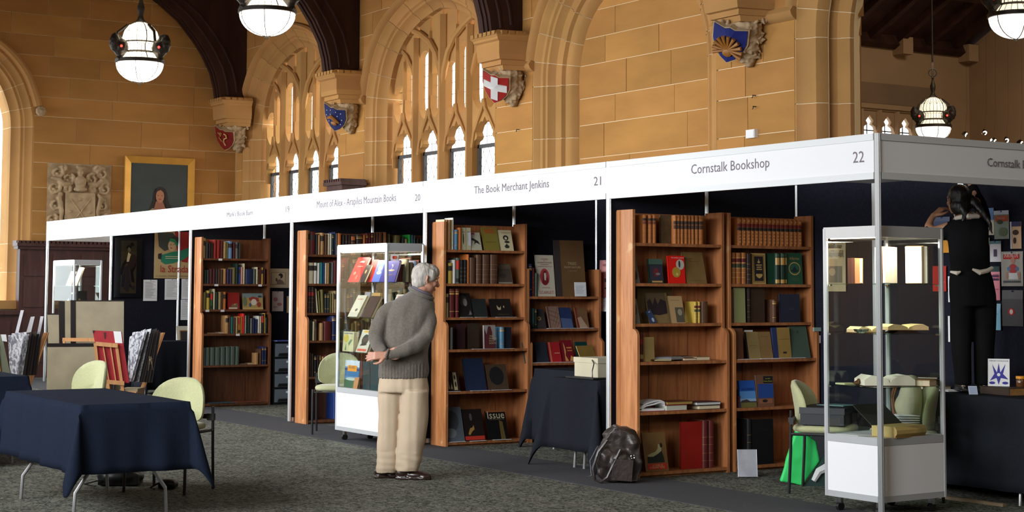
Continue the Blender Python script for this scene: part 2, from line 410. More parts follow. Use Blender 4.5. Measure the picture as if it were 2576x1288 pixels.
# low wall under the windows and the blind arch recess
rec = sempty('wall_recess')
def ivl_rec(z0, z1):
    W, H = 1.855-.50, AH-.45
    if z0 > ZS+H: return []
    return [((lambda z: CC_-max(.02, wfun(z, W, H))-.04), (lambda z: CC_+max(.02, wfun(z, W, H))+.04))]
courses(rec, 4.2, ivl_rec, seed=12, lo=.8, hi=1.75, zc=ZC[:11])
MB().box((CC_-1.9, 4.208, 0), (CC_+1.9, 4.34, 2), STONE2).box((CC_-1.9, 4.208, 2), (CC_+1.9, 4.34, 6.2), MORTAR).build('wall_core', rec)
PROF_BLIND = [(0, YF), (.02, YF), (.06, 3.87), (.09, 3.90), (.13, 3.91), (.15, 3.94), (.19, 3.945), (.21, 3.98), (.25, 4.03), (.33, 4.04), (.35, 4.02), (.38, 4.03), (.40, 4.08), (.46, 4.09), (.50, 4.12), (.54, 4.2)]
PROF_WIN = [(0, YF), (.02, YF), (.05, 3.87), (.09, 3.90), (.13, 3.91), (.15, 3.94), (.19, 3.945), (.21, 3.98), (.24, 4.02), (.29, 4.05), (.32, 4.06), (.33, 4.30)]
PROF_OPEN = [(0, YF), (.02, YF), (.06, 3.88), (.12, 3.90), (.16, 3.92), (.22, 3.93), (.25, 3.98), (.27, 4.05), (.22, 4.11), (.27, 4.18), (.33, 4.20), (.385, 4.25), (.39, 4.30), (.30, 4.36), (.10, 4.45), (.0, 4.75)]
m1 = moulding('wall_moulding_1', CA, WA, PROF_WIN, 1.9); m2 = moulding('wall_moulding_2', CB, WA, PROF_WIN, 1.9)
m3 = moulding('wall_moulding_3', CC_, 1.855, PROF_BLIND, 0); m4 = moulding('wall_moulding_4', CD, 1.855, PROF_OPEN, 0)
# back face of the open arch's wall
b2 = MB()
for z0 in [x*.2 for x in range(0, 45)]:
    zz = z0+.1; w_ = max(0, wfun(zz, 1.855, AH))
    if w_ > 0: b2.box((-6.4, 4.7, z0), (CD-w_, 4.78, z0+.2), STONE2); b2.box((CD+w_, 4.7, z0), (0, 4.78, z0+.2), STONE2)
    else: b2.box((-6.4, 4.7, z0), (0, 4.78, z0+.2), STONE2)
b2.box((-1.3, YF, 0), (0, 4.7, 9), STONE2); struct(b2.build('wall_return'))
# hood moulds rising over the arches and turning level onto the corbels
def hood(c, W, x0, x1):
    pr = [(-.10, YF), (-.115, 3.79), (-.08, 3.755), (-.045, 3.77), (-.02, 3.80), (0, YF)]
    base = [[p for p in archpath(W-o, AH-o*.9, 4.3) if p[1] > 4.36] for o, y in pr]; n = min(len(b) for b in base)
    base = [b[(len(b)-n)//2:(len(b)-n)//2+n] for b in base]; k = len(pr)
    vs = [(c+base[j][i][0], pr[j][1], base[j][i][1]) for i in range(n) for j in range(k)]
    fs = [(i*k+j, i*k+j+1, (i+1)*k+j+1, (i+1)*k+j) for i in range(n-1) for j in range(k-1)]
    mb = MB().add(vs, fs, STONE2, True)
    for sx, xe in ((-1, x0), (1, x1)):
        a = c+sx*(W-.03); q = [(YF, 4.40), (3.79, 4.42), (3.755, 4.37), (3.77, 4.33), (3.80, 4.30), (YF, 4.28)]
        mb.prism(q, a, xe, STONE2, 'X')
    return struct(mb.build('trim_2', sharp=30))
hood(CA, WA, -19.6, -15.1); hood(CB, WA, -15.1, -10.4); hood(CC_, 1.855, -10.4, -5.7); hood(CD, 1.855, -5.7, -1.3)

# ---- leaded windows
YB, YG = 4.05, 4.235
def window(c, idx):
    root = sempty('window_%d' % idx)
    W, H = WA-.31, AH-.28
    P = .775
    # lower mullions, full height to the springing
    for k, hw in ((-1, .055), (0, .075), (1, .055)):
        x = c+k*P; poly = [(x-hw, YG), (x-hw, YB+.07), (x-hw*.35, YB), (x+hw*.35, YB), (x+hw, YB+.07), (x+hw, YG)]
        MB().prism(poly, 1.9, ZS+H*(.97 if k == 0 else .80)-.06, STONE2, 'Z').build('mullion', root)
    for k in range(4):
        x = c+(k-1.5)*P; a = P/2-.05
        # cusped head plate carrying the sub-mullion
        def half(s):
            arch = [(-a, 3.30), (-a*.98, 3.44), (-a*.9, 3.53), (-a*.66, 3.56), (-a*.60, 3.60), (-a*.70, 3.66), (-a*.55, 3.75), (-a*.30, 3.80), (-a*.16, 3.79), (0, 3.86)]
            top = [(0, 4.30), (-.03, 4.30), (-.034, 4.12), (-.06, 4.03), (-.115, 3.975), (-.18, 3.97), (-.24, 4.02), (-a+.02, 4.12), (-a, 4.3), (-a-.02, 4.3), (-a-.02, 3.30)]
            return [(x+s*p, z) for p, z in arch+top]
        hb = MB()
        for s in (-1, 1): hb.prism(half(s), YB+.07, YG, STONE2, 'Y')
        # raised ogee rib following the light's head
        for s in (-1, 1): hb.tube([(x+s*a, YB+.07, 3.45), (x+s*a*.8, YB+.06, 3.66), (x+s*a*.4, YB+.055, 3.85), (x+s*a*.12, YB+.05, 3.97), (x, YB+.05, 4.10)], [.03, .028, .028, .03, .03], STONE2, 6)
        hb.build('light_head', root, sharp=30)
        zt = ZS+H*.8 if k in (1, 2) else ZS+H*.55
        MB().prism([(x-.03, YG), (x-.03, YB+.10), (x-.012, YB+.05), (x+.012, YB+.05), (x+.03, YB+.10), (x+.03, YG)], 4.05, zt, STONE2, 'Z').build('mullion', root)
        # plates closing the tops of the narrow upper lights
        for s in (-1, 1):
            xa, xb = sorted((x+s*.03, x+s*(a+.005))); xm = (xa+xb)/2; hw = (xb-xa)/2
            tz = {(0, -1): 4.42, (0, 1): 4.72, (1, -1): 4.86, (1, 1): 4.62, (2, -1): 4.62, (2, 1): 4.86, (3, -1): 4.72, (3, 1): 4.42}[(k, s)]
            def zc(xx):
                for q in range(60):
                    z = ZS+H*(1-q/60)
                    if wfun(z, W+.04, H+.03) >= abs(xx-c): return z+.03
                return 4.5
            lo = [(xm-hw*math.cos(t*PI/6), tz+hw*.8*math.sin(t*PI/6)) for t in range(7)]
            up = [(xb, max(zc(xb), tz+.06)), (xm, max(zc(xm), tz+.2)), (xa, max(zc(xa), tz+.06))]
            MB().prism(lo+up, YB+.09, YG, STONE2, 'Y').build('tracery_panel', root)
    # intersecting tracery ribs
    for s in (-1, 1):
        pts = [(c, 4.35), (c+s*.05, 4.62), (c+s*.17, 4.88), (c+s*.36, 5.08), (c+s*.62, 5.22), (c+s*.86, 5.31)]
        MB().tube([(x, YB+.06, z) for x, z in pts], [.05]*6, STONE2, 8).build('tracery_rib', root)
        pts = [(c+s*P, 4.3), (c+s*(P+.03), 4.5), (c+s*(P+.13), 4.75), (c+s*(P+.3), 4.95), (c+s*(P+.45), 5.05)]
        MB().tube([(x, YB+.07, z) for x, z in pts], .032, STONE2, 6).build('tracery_rib', root)
    # casements, panes, lead cames
    for k in range(4):
        x = c+(k-1.5)*P; a = P/2-.05; fr = C((72, 72, 74), .6)
        mb = MB(); t = .045
        mb.box((x-a, YG-.03, 3.44), (x+a, YG+.02, 3.49), fr); mb.box((x-a, YG-.03, 1.9), (x-a+t, YG+.02, 3.49), fr); mb.box((x+a-t, YG-.03, 1.9), (x+a, YG+.02, 3.49), fr)
        mb.build('casement_frame', root)
        MB().box((x-a, YG+.004, 1.9), (x+a, YG+.007, 3.44), GLASS).build('pane', root)
        MB().box((x-a, YG+.004, 3.49), (x+a, YG+.007, 5.7), GLASS).build('pane', root)
        lm = MB(); zz = 1.9
        def bar(p, q): lm.tube([(p[0], YG, p[1]), (q[0], YG, q[1])], .0035, LEAD, 4, cap=False)
        dx, dz = .16, .27; x0, x1 = x-a+t, x+a-t
        for i in range(-6, 14):
            for sg in (1, -1):
                # diagonal z = z0 + sg*(dz/dx)*(x-x0)
                z0 = 1.9+i*dz; pa = (x0, z0); pb = (x1, z0+sg*dz/dx*(x1-x0)); sl = (pb[1]-pa[1])/(x1-x0)
                xa_, xb_ = x0, x1
                for lim in (1.9, 3.44):
                    xi = x0+(lim-pa[1])/sl
                    if (pa[1] < lim) != (pb[1] < lim):
                        if (lim == 1.9) == (sl > 0): xa_ = max(xa_, xi)
                        else: xb_ = min(xb_, xi)
                if max(pa[1], pb[1]) < 1.9 or min(pa[1], pb[1]) > 3.44 or xb_-xa_ < .02: continue
                bar((xa_, pa[1]+sl*(xa_-x0)), (xb_, pa[1]+sl*(xb_-x0)))
        for q in (-.12, 0, .12): bar((x+q, 3.49), (x+q, 3.95))
        for zq in [3.6+.17*j for j in range(11)]: bar((x-a, zq), (x+a, zq))
        for q in (-.17, .17): bar((x+q, 4.0), (x+q, 5.3))
        o = lm.build('lead_came', root); o['kind'] = 'stuff'
    MB().box((c-1.9, YF+.25, 0), (c+1.9, 4.4, 1.9), STONE2).build('window_sill', root)
    # wall around the outside of the glass so that only the lights are open
    return root
window(CA, 1); window(CB, 2)
ob = MB()   # outer skin of the wall beyond the recess (keeps the sky out)
for c in (CA, CB):
    for z0 in [1.9+.15*k for k in range(50)]:
        if z0 > 9: break
        w_ = wfun(z0+.075, WA-.30, AH-.27)
        ob.box((c-2.6, 4.262, z0), (c-w_, 4.36, z0+.15), STONE2); ob.box((c+w_, 4.262, z0), (c+2.6, 4.36, z0+.15), STONE2)
ob.box((-20, 4.262, 0), (CA-2.5, 4.36, 9), STONE2); ob.box((CB+2.5, 4.262, 0), (-6, 4.40, 9), STONE2)
ob.box((-6.4, 4.1, 0), (-5.4, 4.78, 9), STONE2)
struct(ob.build('wall_outer'))

# ---- left (end) wall with its big window arch
we = sempty('wall_west'); XW = -19.68; CW, WW = -1.66, 1.89
def ivl_w(z0, z1):
    if z0 >= ZS+.05+AH-.02: return [((lambda z: -4.2), (lambda z: 3.83))]
    return [((lambda z: -4.2), (lambda z: CW-wfun(z, WW))), ((lambda z: CW+wfun(z, WW)), (lambda z: 3.83))]
ZW = [1.25, 1.62, 2.0, 2.36, 2.74, 3.13, 3.55, 3.88, 4.324, 4.648, 4.995, 5.34, 5.68, 6.03, 6.4, 6.8, 7.2, 7.6, 8.1, 8.6, 9]
courses(we, XW, ivl_w, axis='X', sign=-1, seed=21, zc=ZW, lo=.6, hi=1.5)
mb = MB()
for z0 in [.12*k for k in range(76)]:
    w_ = wfun(z0, WW+.02) if z0 > 1.15 else 0
    if w_ > 0: mb.box((XW-.25, -9.6, z0), (XW-.008, CW-w_, z0+.12), MORTAR); mb.box((XW-.25, CW+w_, z0), (XW-.008, 4.4, z0+.12), MORTAR)
    else: mb.box((XW-.25, -9.6, z0), (XW-.008, 4.4, z0+.12), MORTAR)
mb.build('wall_core', we)
moulding('wall_moulding_5', CW, WW, [(o, XW-(y-YF)) for o, y in PROF_WIN[:-1]+[(.33, 4.5)]], 1.25, axis='X')
q = [(XW, 1.25), (XW+.05, 1.22), (XW+.06, 1.14), (XW, 1.12)]
sill = MB().prism([(CW-1.9, 1.12), (CW+1.9, 1.12), (CW+1.9, 1.26), (CW-1.9, 1.22)], XW-.3, XW+.05, STONE2, 'X'); struct(sill.build('trim_3'))
wn = sempty('window_3'); MB().box((XW-.33, CW-1.7, 1.2), (XW-.34, CW+1.7, 5.9), GLASS).build('pane', wn)
for y in (-.8, 0, .8): MB().box((XW-.30, CW+y-.06, 1.2), (XW-.38, CW+y+.06, 5.6), STONE2).build('mullion', wn)
# hood mould and carved stop of the end window
pr = [(-.14, XW), (-.155, XW+.05), (-.11, XW+.09), (-.06, XW+.07), (-.02, XW)]
base = [[p for p in archpath(WW-o, AH-o*.9, 4.3) if p[1] > 4.42] for o, y in pr]; n = min(len(b) for b in base); base = [b[(len(b)-n)//2:(len(b)-n)//2+n] for b in base]
MBh = MB().add([(pr[j][1], CW+base[j][i][0], base[j][i][1]) for i in range(n) for j in range(5)], [(i*5+j, (i+1)*5+j, (i+1)*5+j+1, i*5+j+1) for i in range(n-1) for j in range(4)], STONE2, True)
struct(MBh.build('trim_4'))
mb = MB()
for k in range(9): a = 2*PI*k/9; mb.ell((XW+.07, CW+WW+.09+.055*math.cos(a), 4.40+.055*math.sin(a)), (.05, .035, .035), PALE, 10)
mb.ell((XW+.08, CW+WW+.09, 4.40), (.07, .05, .05), PALE, 10)
tag(remesh(mb, 'carved_boss', vox=.012, smooth=1, mats=[PALE]), 'small carved stone flower ending the hood of the end-wall window', 'stone carving')
# wainscot
wt = sempty('trim_5'); XP = -19.5
wb_ = MB(); wb_.box((XW, -.0, 0), (XP, 3.84, 2.12), PANELW); wb_.box((XW, -4.3, 0), (XP, 0, 1.05), PANELW); wb_.build('panel_backing', wt)
for y0 in [0.0+.0+.48*k for k in range(8)]:
    for z0, z1 in ((.25, 1.05), (1.15, 1.60), (1.66, 2.02)):
        MB().box((XP, y0+.07, z0), (XP+.018, y0+.42, z1), PANELW).build('panel', wt)
for y0 in [-4.3+.53*k for k in range(8)]:
    MB().box((XP, y0+.06, .25), (XP+.018, y0+.46, .92), PANELW).build('panel', wt)
cor = MB(); cor.prism([(XW, 2.10), (XP+.02, 2.10), (XP+.05, 2.15), (XP+.05, 2.19), (XP+.09, 2.21), (XP+.09, 2.235), (XW, 2.235)], -.04, 3.84, PANELW, 'Y') if False else None
cor.box((XW, -.05, 2.10), (XP+.05, 3.84, 2.15), PANELW); cor.box((XW, -.07, 2.15), (XP+.09, 3.84, 2.20), PANELW)
for k in range(56): cor.box((XP+.04, -.06+k*.07, 2.195), (XP+.10, -.06+k*.07+.045, 2.235), PANELW)
cor.box((XW, -.07, 2.2), (XP+.04, 3.84, 2.24), PANELW)
cor.box((XW, -4.3, 1.03), (XP+.06, .02, 1.10), PANELW); cor.build('cornice', wt)
# dark newel-like cabinet top against the long wall
t = thing('panelled_pier', 'dark wooden cabinet top with crenellated cap against the stone pier', 'cabinet', (-14.93, 3.62, 0))
MB().box((-.26, -.18, 0), (.26, .2, 3.04), PANELW).build('body', t)
cb = MB(); cb.box((-.31, -.22, 3.04), (.31, .21, 3.09), PANELW); cb.box((-.28, -.2, 3.09), (.28, .21, 3.115), PANELW)
for k in range(8): cb.box((-.30+k*.077, -.22, 3.09), (-.30+k*.077+.045, .2, 3.135), PANELW)
cb.build('cap', t)

# ---- roof braces
def brace(cx):
    inner = [(3.36, 4.80), (3.33, 5.0), (3.26, 5.25), (3.10, 5.55), (2.93, 5.79), (2.64, 6.12), (2.27, 6.40), (1.85, 6.66), (1.3, 6.92), (.6, 7.15), (-.3, 7.3)]
    out = [(-.3, 7.9), (1.6, 7.9), (3.82, 8.95), (3.82, 4.80)]
    r = sempty('roof_brace'); hw = .155
    MB().prism(inner+out, cx-hw, cx+hw, DKWOOD, 'X').build('arch_rib', r)
    for k, (dz, ww, dp) in enumerate(((-.0, .06, .05), (0, .19, .025))):
        pts = [(cx, y, z) for y, z in inner]
        vs = []; 
        for (y, z) in inner: 
            for sx in (-ww/2, ww/2): vs += [(cx+sx, y-dp*.8, z-dp*.6), (cx+sx, y+.02, z+.01)]
        n = len(inner); fs = []
        for i in range(n-1):
            a, b = i*4, i*4+4
            fs += [(a, b, b+2, a+2), (a, a+1, b+1, b), (a+2, b+2, b+3, a+3)]
        fs += [(0, 2, 3, 1)]
        MB().add(vs, fs, DKWOOD).build('moulded_rib', r)
    for sx in (-1, 1):
        for off in (.14, .30):
            MB().tube([(cx+sx*hw, y+off, z+off*.35) for y, z in inner[:9]], .022, DKWOOD, 6).build('moulding', r)
    return r
BRX = (-19.42, -15.07, -10.42, -5.72)
for x in BRX: brace(x)
# ---- corbels
def corbel(cx, kind, label):
    t = thing('stone_corbel', label, 'corbel', (cx, YF, 0))
    def plan(h, d, b=.36): return [(-b, 0), (-h, -d*.55 if False else -d), (h, -d), (b, 0)]
    def lvl(s, h, d, z): return [(x*s, y*s, z) for x, y in plan(h, d)]
    def tier(rows, name, m=STONE2):
        mb = MB(); vs = []
        for h, d, b, z in rows: vs += [(-b, .02, z), (-h, -d, z), (h, -d, z), (b, .02, z)]
        fs = [(0, 1, 2, 3)]
        for i in range(len(rows)-1):
            a, c = i*4, i*4+4
            fs += [(a, c, c+1, a+1), (a+1, c+1, c+2, a+2), (a+2, c+2, c+3, a+3)]
        k = (len(rows)-1)*4; fs.append((k+3, k+2, k+1, k)); mb.add(vs, fs, m); return mb.build(name, t)
    tier([(.20, .34, .30, 4.30), (.21, .36, .31, 4.36), (.235, .40, .33, 4.36), (.24, .40, .33, 4.42), (.27, .44, .35, 4.43), (.275, .45, .36, 4.50)], 'lower_moulding')
    tier([(.275, .45, .36, 4.50), (.28, .455, .36, 4.66), (.30, .49, .38, 4.68), (.305, .495, .385, 4.71)], 'block')
    cp = MB(); 
    tier([(.31, .50, .39, 4.71), (.33, .53, .41, 4.74), (.29, .47, .38, 4.80)], 'cap')
    for k in range(6): x = -.30+k*.105; cp.box((x, -.54, 4.735), (x+.075, -.47, 4.785), STONE2)
    for sx in (-1, 1):
        for k in range(4): y = -.46+k*.11; cp.box((sx*.30, y, 4.735), (sx*(.355+k*.01), y+.08, 4.785), STONE2)
    cp.build('dentil_course', t)
    # carved foliage mass, hollow-cut
    rd = random.Random(int(-cx*10)); mb = MB()
    for z, h, d in ((4.27, .26, .36), (4.20, .25, .35), (4.12, .22, .31), (4.05, .18, .26), (3.99, .13, .19), (3.94, .08, .13)):
        mb.ell((0, -d*.45, z), (h, d*.58, .09), PALE, 14)
    for k in range(70):
        z = rd.uniform(3.95, 4.31); f = (z-3.88)/.42; h = .08+.20*f; d = .11+.29*f; a = rd.uniform(0, PI)
        p = Vector((h*math.cos(a), -d*abs(math.sin(a))*.98, z)); r = rd.uniform(.016, .038)
        q = p+Vector((rd.uniform(-.06, .06), -.012, rd.uniform(-.07, .05))); s_ = p+Vector((rd.uniform(-.05, .05), .01, rd.uniform(-.05, .06)))
        mb.tube([s_, p+Vector((0, -.012, 0)), q], [r*.5, r, r*.45], PALE, 6)
    for k in range(5): a = k*2*PI/5; mb.ell((.035*math.cos(a), -.11+.02*math.sin(a), 3.925), (.035, .035, .04), PALE, 8)
    remesh(mb, 'carved_foliage', t, vox=.009, smooth=1, mats=[PALE], disp=lambda co: .010*noise.noise(co*22)-.012*max(0, noise.noise(co*11)))
    # shield on the face toward the hall, tipped forward
    T = Matrix.Translation((.015, -.335, 4.115)) @ Matrix.Rotation(math.radians(22), 4, 'Z') @ Matrix.Rotation(math.radians(34), 4, 'X') @ Matrix.Rotation(math.radians(22), 4, 'Y') @ Matrix.Scale(1.15, 4)
    hw, hh = .165, .185
    out = [(-hw, hh*.8), (-hw*.3, hh*.72), (0, hh*.82), (hw*.3, hh*.72), (hw, hh*.8), (hw*1.0, .0), (hw*.8, -hh*.5), (hw*.42, -hh*.9), (0, -hh*1.15), (-hw*.42, -hh*.9), (-hw*.8, -hh*.5), (-hw, 0)]
    def dome(x, z): return -.035*(1-(x/hw)**2*.9)
    def plate(poly, off, m, nm, y0=.03):
        mb = MB(); n = len(poly); vs = [(x, dome(x, z)-off, z) for x, z in poly]+[(x, y0, z) for x, z in poly]+[(0, dome(0, 0)-off, sum(p[1] for p in poly)/n)]
        cxm = sum(p[0] for p in poly)/n; vs[-1] = (cxm, dome(cxm, 0)-off, sum(p[1] for p in poly)/n)
        ar = sum(poly[i-1][0]*poly[i][1]-poly[i][0]*poly[i-1][1] for i in range(n)); fl = ar > 0
        fs = []
        for i in range(n):
            j = (i+1) % n
            fs += [((i, j, 2*n) if fl else (j, i, 2*n)), ((j, i, i+n, j+n) if fl else (i, j, j+n, i+n))]
        mb.add(vs, fs, m, T=T); return mb.build(nm, t)
    colr = {'cross': (150, 28, 26), 'lion': (120, 20, 18), 'stars': (24, 34, 92), 'shell': (26, 36, 104)}[kind]
    plate([(x*1.09, z*1.07) for x, z in out], -.004, PALE, 'shield_rim')
    plate(out, .004, C(colr, .5), 'shield')
    GOLD = C((150, 98, 36), .5, var=.15, scale=30)
    if kind == 'cross':
        Wt = C((205, 205, 205), .5)
        plate([(-.045, .13), (.045, .13), (.045, .045), (.15, .045), (.15, -.045), (.045, -.045), (.045, -.17), (-.045, -.17), (-.045, -.045), (-.15, -.045), (-.15, .045), (-.045, .045)], .009, Wt, 'white_cross', 0)
    elif kind == 'lion':
        mb = MB(); mb.tube([(.03, -.05, .10), (.07, -.05, .09), (.075, -.05, .04), (.03, -.052, .01), (.01, -.05, -.05), (.04, -.05, -.11)], .011, C((205, 170, 110)), 6, T=T)
        mb.tube([(-.08, -.045, .09), (-.03, -.05, .05), (-.07, -.045, 0), (-.02, -.05, -.05)], .013, GOLD, 6, T=T); mb.ell((-.03, -.05, .09), (.025, .012, .025), GOLD, 8, T=T); mb.build('gold_beast', t)
    elif kind == 'stars':
        mb = MB()
        for x, z in ((-.11, .08), (-.04, .11), (.04, .1), (.11, .09), (-.12, .0), (.12, -.01), (.06, .04), (-.05, .04), (.1, -.08), (-.08, -.08)):
            mb.ell((x, dome(x, z)-.012, z), (.009, .006, .009), C((200, 205, 215)), 6, T=T)
        mb.tube([(-.09, -.045, -.03), (-.03, -.052, .01), (.03, -.052, -.03), (.08, -.045, -.06)], [.02, .03, .028, .012], GOLD, 7, T=T); mb.ell((0, -.052, -.09), (.05, .012, .03), GOLD, 8, T=T); mb.build('gold_charge', t)
    else:
        for k in range(11):
            a = PI*(-.12+1.24*k/10); d = Vector((math.cos(a), 0, math.sin(a))); 
            m_ = MB().tube([Vector((0, -.045, -.08))+d*.01, Vector((0, -.048, -.08))+d*.09, Vector((0, -.046, -.08))+d*.145], [.006, .014, .020], GOLD, 8, T=T); m_.build('gold_petal', t)
        m_ = MB().ell((0, -.05, -.11), (.05, .012, .04), GOLD, 8, T=T); m_.build('gold_petal', t)
    return t
corbel(-19.42, 'lion', 'carved stone corbel with a dark red shield in the wall corner')
corbel(-15.07, 'stars', 'carved stone corbel with a starry blue shield between the two leaded windows')
corbel(-10.40, 'cross', 'carved stone corbel with a red shield bearing a white cross')
corbel(-5.70, 'shell', 'carved stone corbel with a blue shield bearing a gold fan')
# wall fittings
t = thing('junction_box', 'small white junction box on the stone pier above the booths', 'box', (-5.70, YF, 3.14))
MB().box((-.07, -.05, -.045), (.07, 0, .045), WHITE).build('body', t); MB().box((-.06, -.056, -.036), (.06, -.05, .036), PAPER).build('lid', t)
for i, (px, py) in enumerate(((1897, 240), (1898, 268), (1303, 326))):
    p = at(px, py, Y=YF-.02); mb = MB().tube([p+Vector((0, .02, 0)), p+Vector((0, -.02, 0)), p+Vector((.015, -.03, -.015)), p+Vector((0, -.03, -.03))], .006, BLACK, 6)
    tag(mb.build('wall_hook'), ('black wall hook right below the gold fan corbel', 'lower black wall hook above the white junction box', 'black wall hook on the pier below the white cross corbel')[i], 'hook')
# carved heraldic panel on the end wall
t = thing('heraldic_relief', 'pale carved stone panel with scrollwork around a blank-sided shield', 'stone relief', (XW, 1.02, 0))
MB().box((-.1, -.545, 2.36), (.012, .545, 3.55), PALE).build('slab', t)
rd = random.Random(4); mb = MB()
def scroll(cy, cz, r, s, turns=1.6, th=.03):
    pts = []
    for k in range(16): a = s*(k/15*turns*2*PI)+1.0; q = r*(1-k/15*.78); pts.append((.03+.02*math.sin(k), cy+q*math.cos(a), cz+q*math.sin(a)))
    mb.tube(pts, [th*(1-k/15*.4) for k in range(16)], PALE, 7)
for s in (-1, 1):
    for cy, cz, r in ((.20, 3.30, .10), (.38, 3.40, .10), (.43, 3.14, .11), (.40, 2.86, .10), (.46, 2.62, .09), (.22, 3.12, .07), (.30, 3.47, .06), (.34, 2.5, .08)):
        scroll(s*cy, cz, r, s)
    mb.tube([(.04, s*.12, 3.22), (.05, s*.28, 3.2), (.05, s*.36, 3.28), (.04, s*.48, 3.3)], [.03, .045, .04, .02], PALE, 8)
    mb.tube([(.04, s*.30, 3.05), (.05, s*.36, 2.98), (.05, s*.30, 2.75), (.04, s*.32, 2.5)], [.03, .045, .04, .03], PALE, 8)
mb.ell((.05, 0, 3.24), (.08, .10, .12), PALE, 14); mb.ell((.06, 0, 3.12), (.07, .12, .05), PALE, 12); mb.ell((.05, 0, 3.40), (.05, .05, .06), PALE, 10); mb.ell((.05, 0, 3.48), (.045, .07, .035), PALE, 10)
for k in range(5): mb.ell((.05, -.06+.03*k, 3.5), (.03, .014, .03), PALE, 6)
mb.box((-.02, -.54, 2.37), (.008, .54, 3.54), PALE)
remesh(mb, 'scrollwork', t, vox=.011, smooth=1, mats=[PALE], disp=lambda co: .006*noise.noise(co*18))
sh = MB().prism([(-.25, 3.06), (-.26, 2.62), (-.2, 2.45), (0, 2.34), (.2, 2.45), (.26, 2.62), (.25, 3.06)], .0, .085, PALE, 'X'); sh.build('shield', t)
mb = MB()
for s in (-1, 1): mb.tube([(.088, s*.17, 2.96), (.088, -s*.17, 2.50)], .012, PALE, 6)
for y, z in ((0, 2.95), (-.17, 2.74), (.17, 2.74), (0, 2.52)): mb.ell((.085, y, z), (.012, .04, .03), PALE, 8)
mb.build('crossed_staves', t)
# portrait
t = thing('framed_portrait', 'gilt-framed painted portrait of a dark-haired woman before a blackboard', 'painting', (XW+.05, 2.405, 3.0))
GILT = C((214, 160, 72), .38, metal=.45, var=.12, scale=3)
y0, y1, z0, z1 = -.627, .627, -.85, .725; fw = .115
def fr(poly, nm='frame_side'):
    vs = [(.0, p[0], p[1]) for p in poly]+[(.05 if k in (0, 1) else .02, p[0], p[1]) for k, p in enumerate(poly)]
    return MB().add(vs, [(0, 1, 5, 4), (1, 2, 6, 5), (2, 3, 7, 6), (3, 0, 4, 7), (4, 5, 6, 7), (3, 2, 1, 0)], GILT).build(nm, t)
o, i_ = [(y0, z0), (y1, z0), (y1, z1), (y0, z1)], [(y0+fw, z0+fw), (y1-fw, z0+fw), (y1-fw, z1-fw), (y0+fw, z1-fw)]
for k in range(4): j = (k+1) % 4; fr([o[k], o[j], i_[j], i_[k]])
MB().box((0, y0+fw-.01, z0+fw-.01), (.012, y1-fw+.01, z1-fw+.01), C((58, 66, 66), .7, var=.12, scale=4)).build('canvas', t)
def pic(parent, nm, polys, T, lift=.0015):
    """flat printed artwork: list of (colour, polygon in (u,v)) stacked by fractions of a millimetre"""
    mb = MB()
    for k, (col, poly) in enumerate(polys):
        m = col if not isinstance(col, tuple) else C(col, .7)
        mb.add([T @ Vector((u, v, lift*(k+1))) for u, v in poly], [tuple(range(len(poly)))], m)
    return mb.build(nm, parent)
def EL(cx, cy, rx, ry, n=14, rot=0):
    return [(cx+rx*math.cos(2*PI*k/n)*math.cos(rot)-ry*math.sin(2*PI*k/n)*math.sin(rot), cy+rx*math.cos(2*PI*k/n)*math.sin(rot)+ry*math.sin(2*PI*k/n)*math.cos(rot)) for k in range(n)]
def RC(x0, y0, x1, y1): return [(x0, y0), (x1, y0), (x1, y1), (x0, y1)]
def frame(o, rt, up):
    rt = Vector(rt).normalized(); up = Vector(up).normalized(); n = rt.cross(up)
    m = Matrix((rt, up, n)).transposed().to_4x4(); m.translation = Vector(o); return m
T = frame((.013, 0, 0), (0, 1, 0), (0, 0, 1))
pic(t, 'painted_figure', [((150, 132, 112), RC(-.51, -.73, .51, -.50)), ((52, 60, 60), RC(-.51, -.5, .51, -.47)), ((44, 34, 32), EL(.02, .02, .135, .20)), ((40, 30, 28), [(-.10, .02), (-.2, -.28), (-.1, -.3), (.02, 0)]), ((40, 30, 28), [(.1, .05), (.14, -.3), (.24, -.28), (.16, -.02)]),
    ((150, 140, 112), [(-.12, -.16), (-.26, -.25), (-.30, -.5), (-.26, -.66), (.24, -.66), (.30, -.46), (.26, -.25), (.10, -.14)]), ((122, 78, 58), [(-.30, -.50), (-.34, -.66), (-.1, -.70), (-.1, -.62)]), ((122, 78, 58), [(.27, -.44), (.48, -.60), (.40, -.66), (.2, -.56)]),
    ((150, 96, 72), [(-.06, -.04), (-.1, -.18), (.02, -.26), (.12, -.16), (.06, -.04)]), ((176, 118, 90), EL(.01, .05, .075, .115)), ((40, 30, 28), [(-.08, .12), (-.05, .19), (.06, .2), (.10, .1), (.02, .16), (-.05, .13)]), ((60, 40, 34), EL(-.025, .06, .012, .006)), ((60, 40, 34), EL(.045, .06, .012, .006)), ((140, 60, 52), EL(.01, .0, .025, .008)),
    ((96, 88, 70), EL(.0, -.36, .03, .09)), ((108, 100, 84), EL(-.06, -.44, .07, .04)), ((36, 28, 27), [(.12, -.1), (.14, -.36), (.2, -.4), (.24, -.3), (.2, -.1)]), ((205, 205, 195), [(-.1, -.62), (.06, -.58), (.12, -.66), (-.06, -.69)])], T)

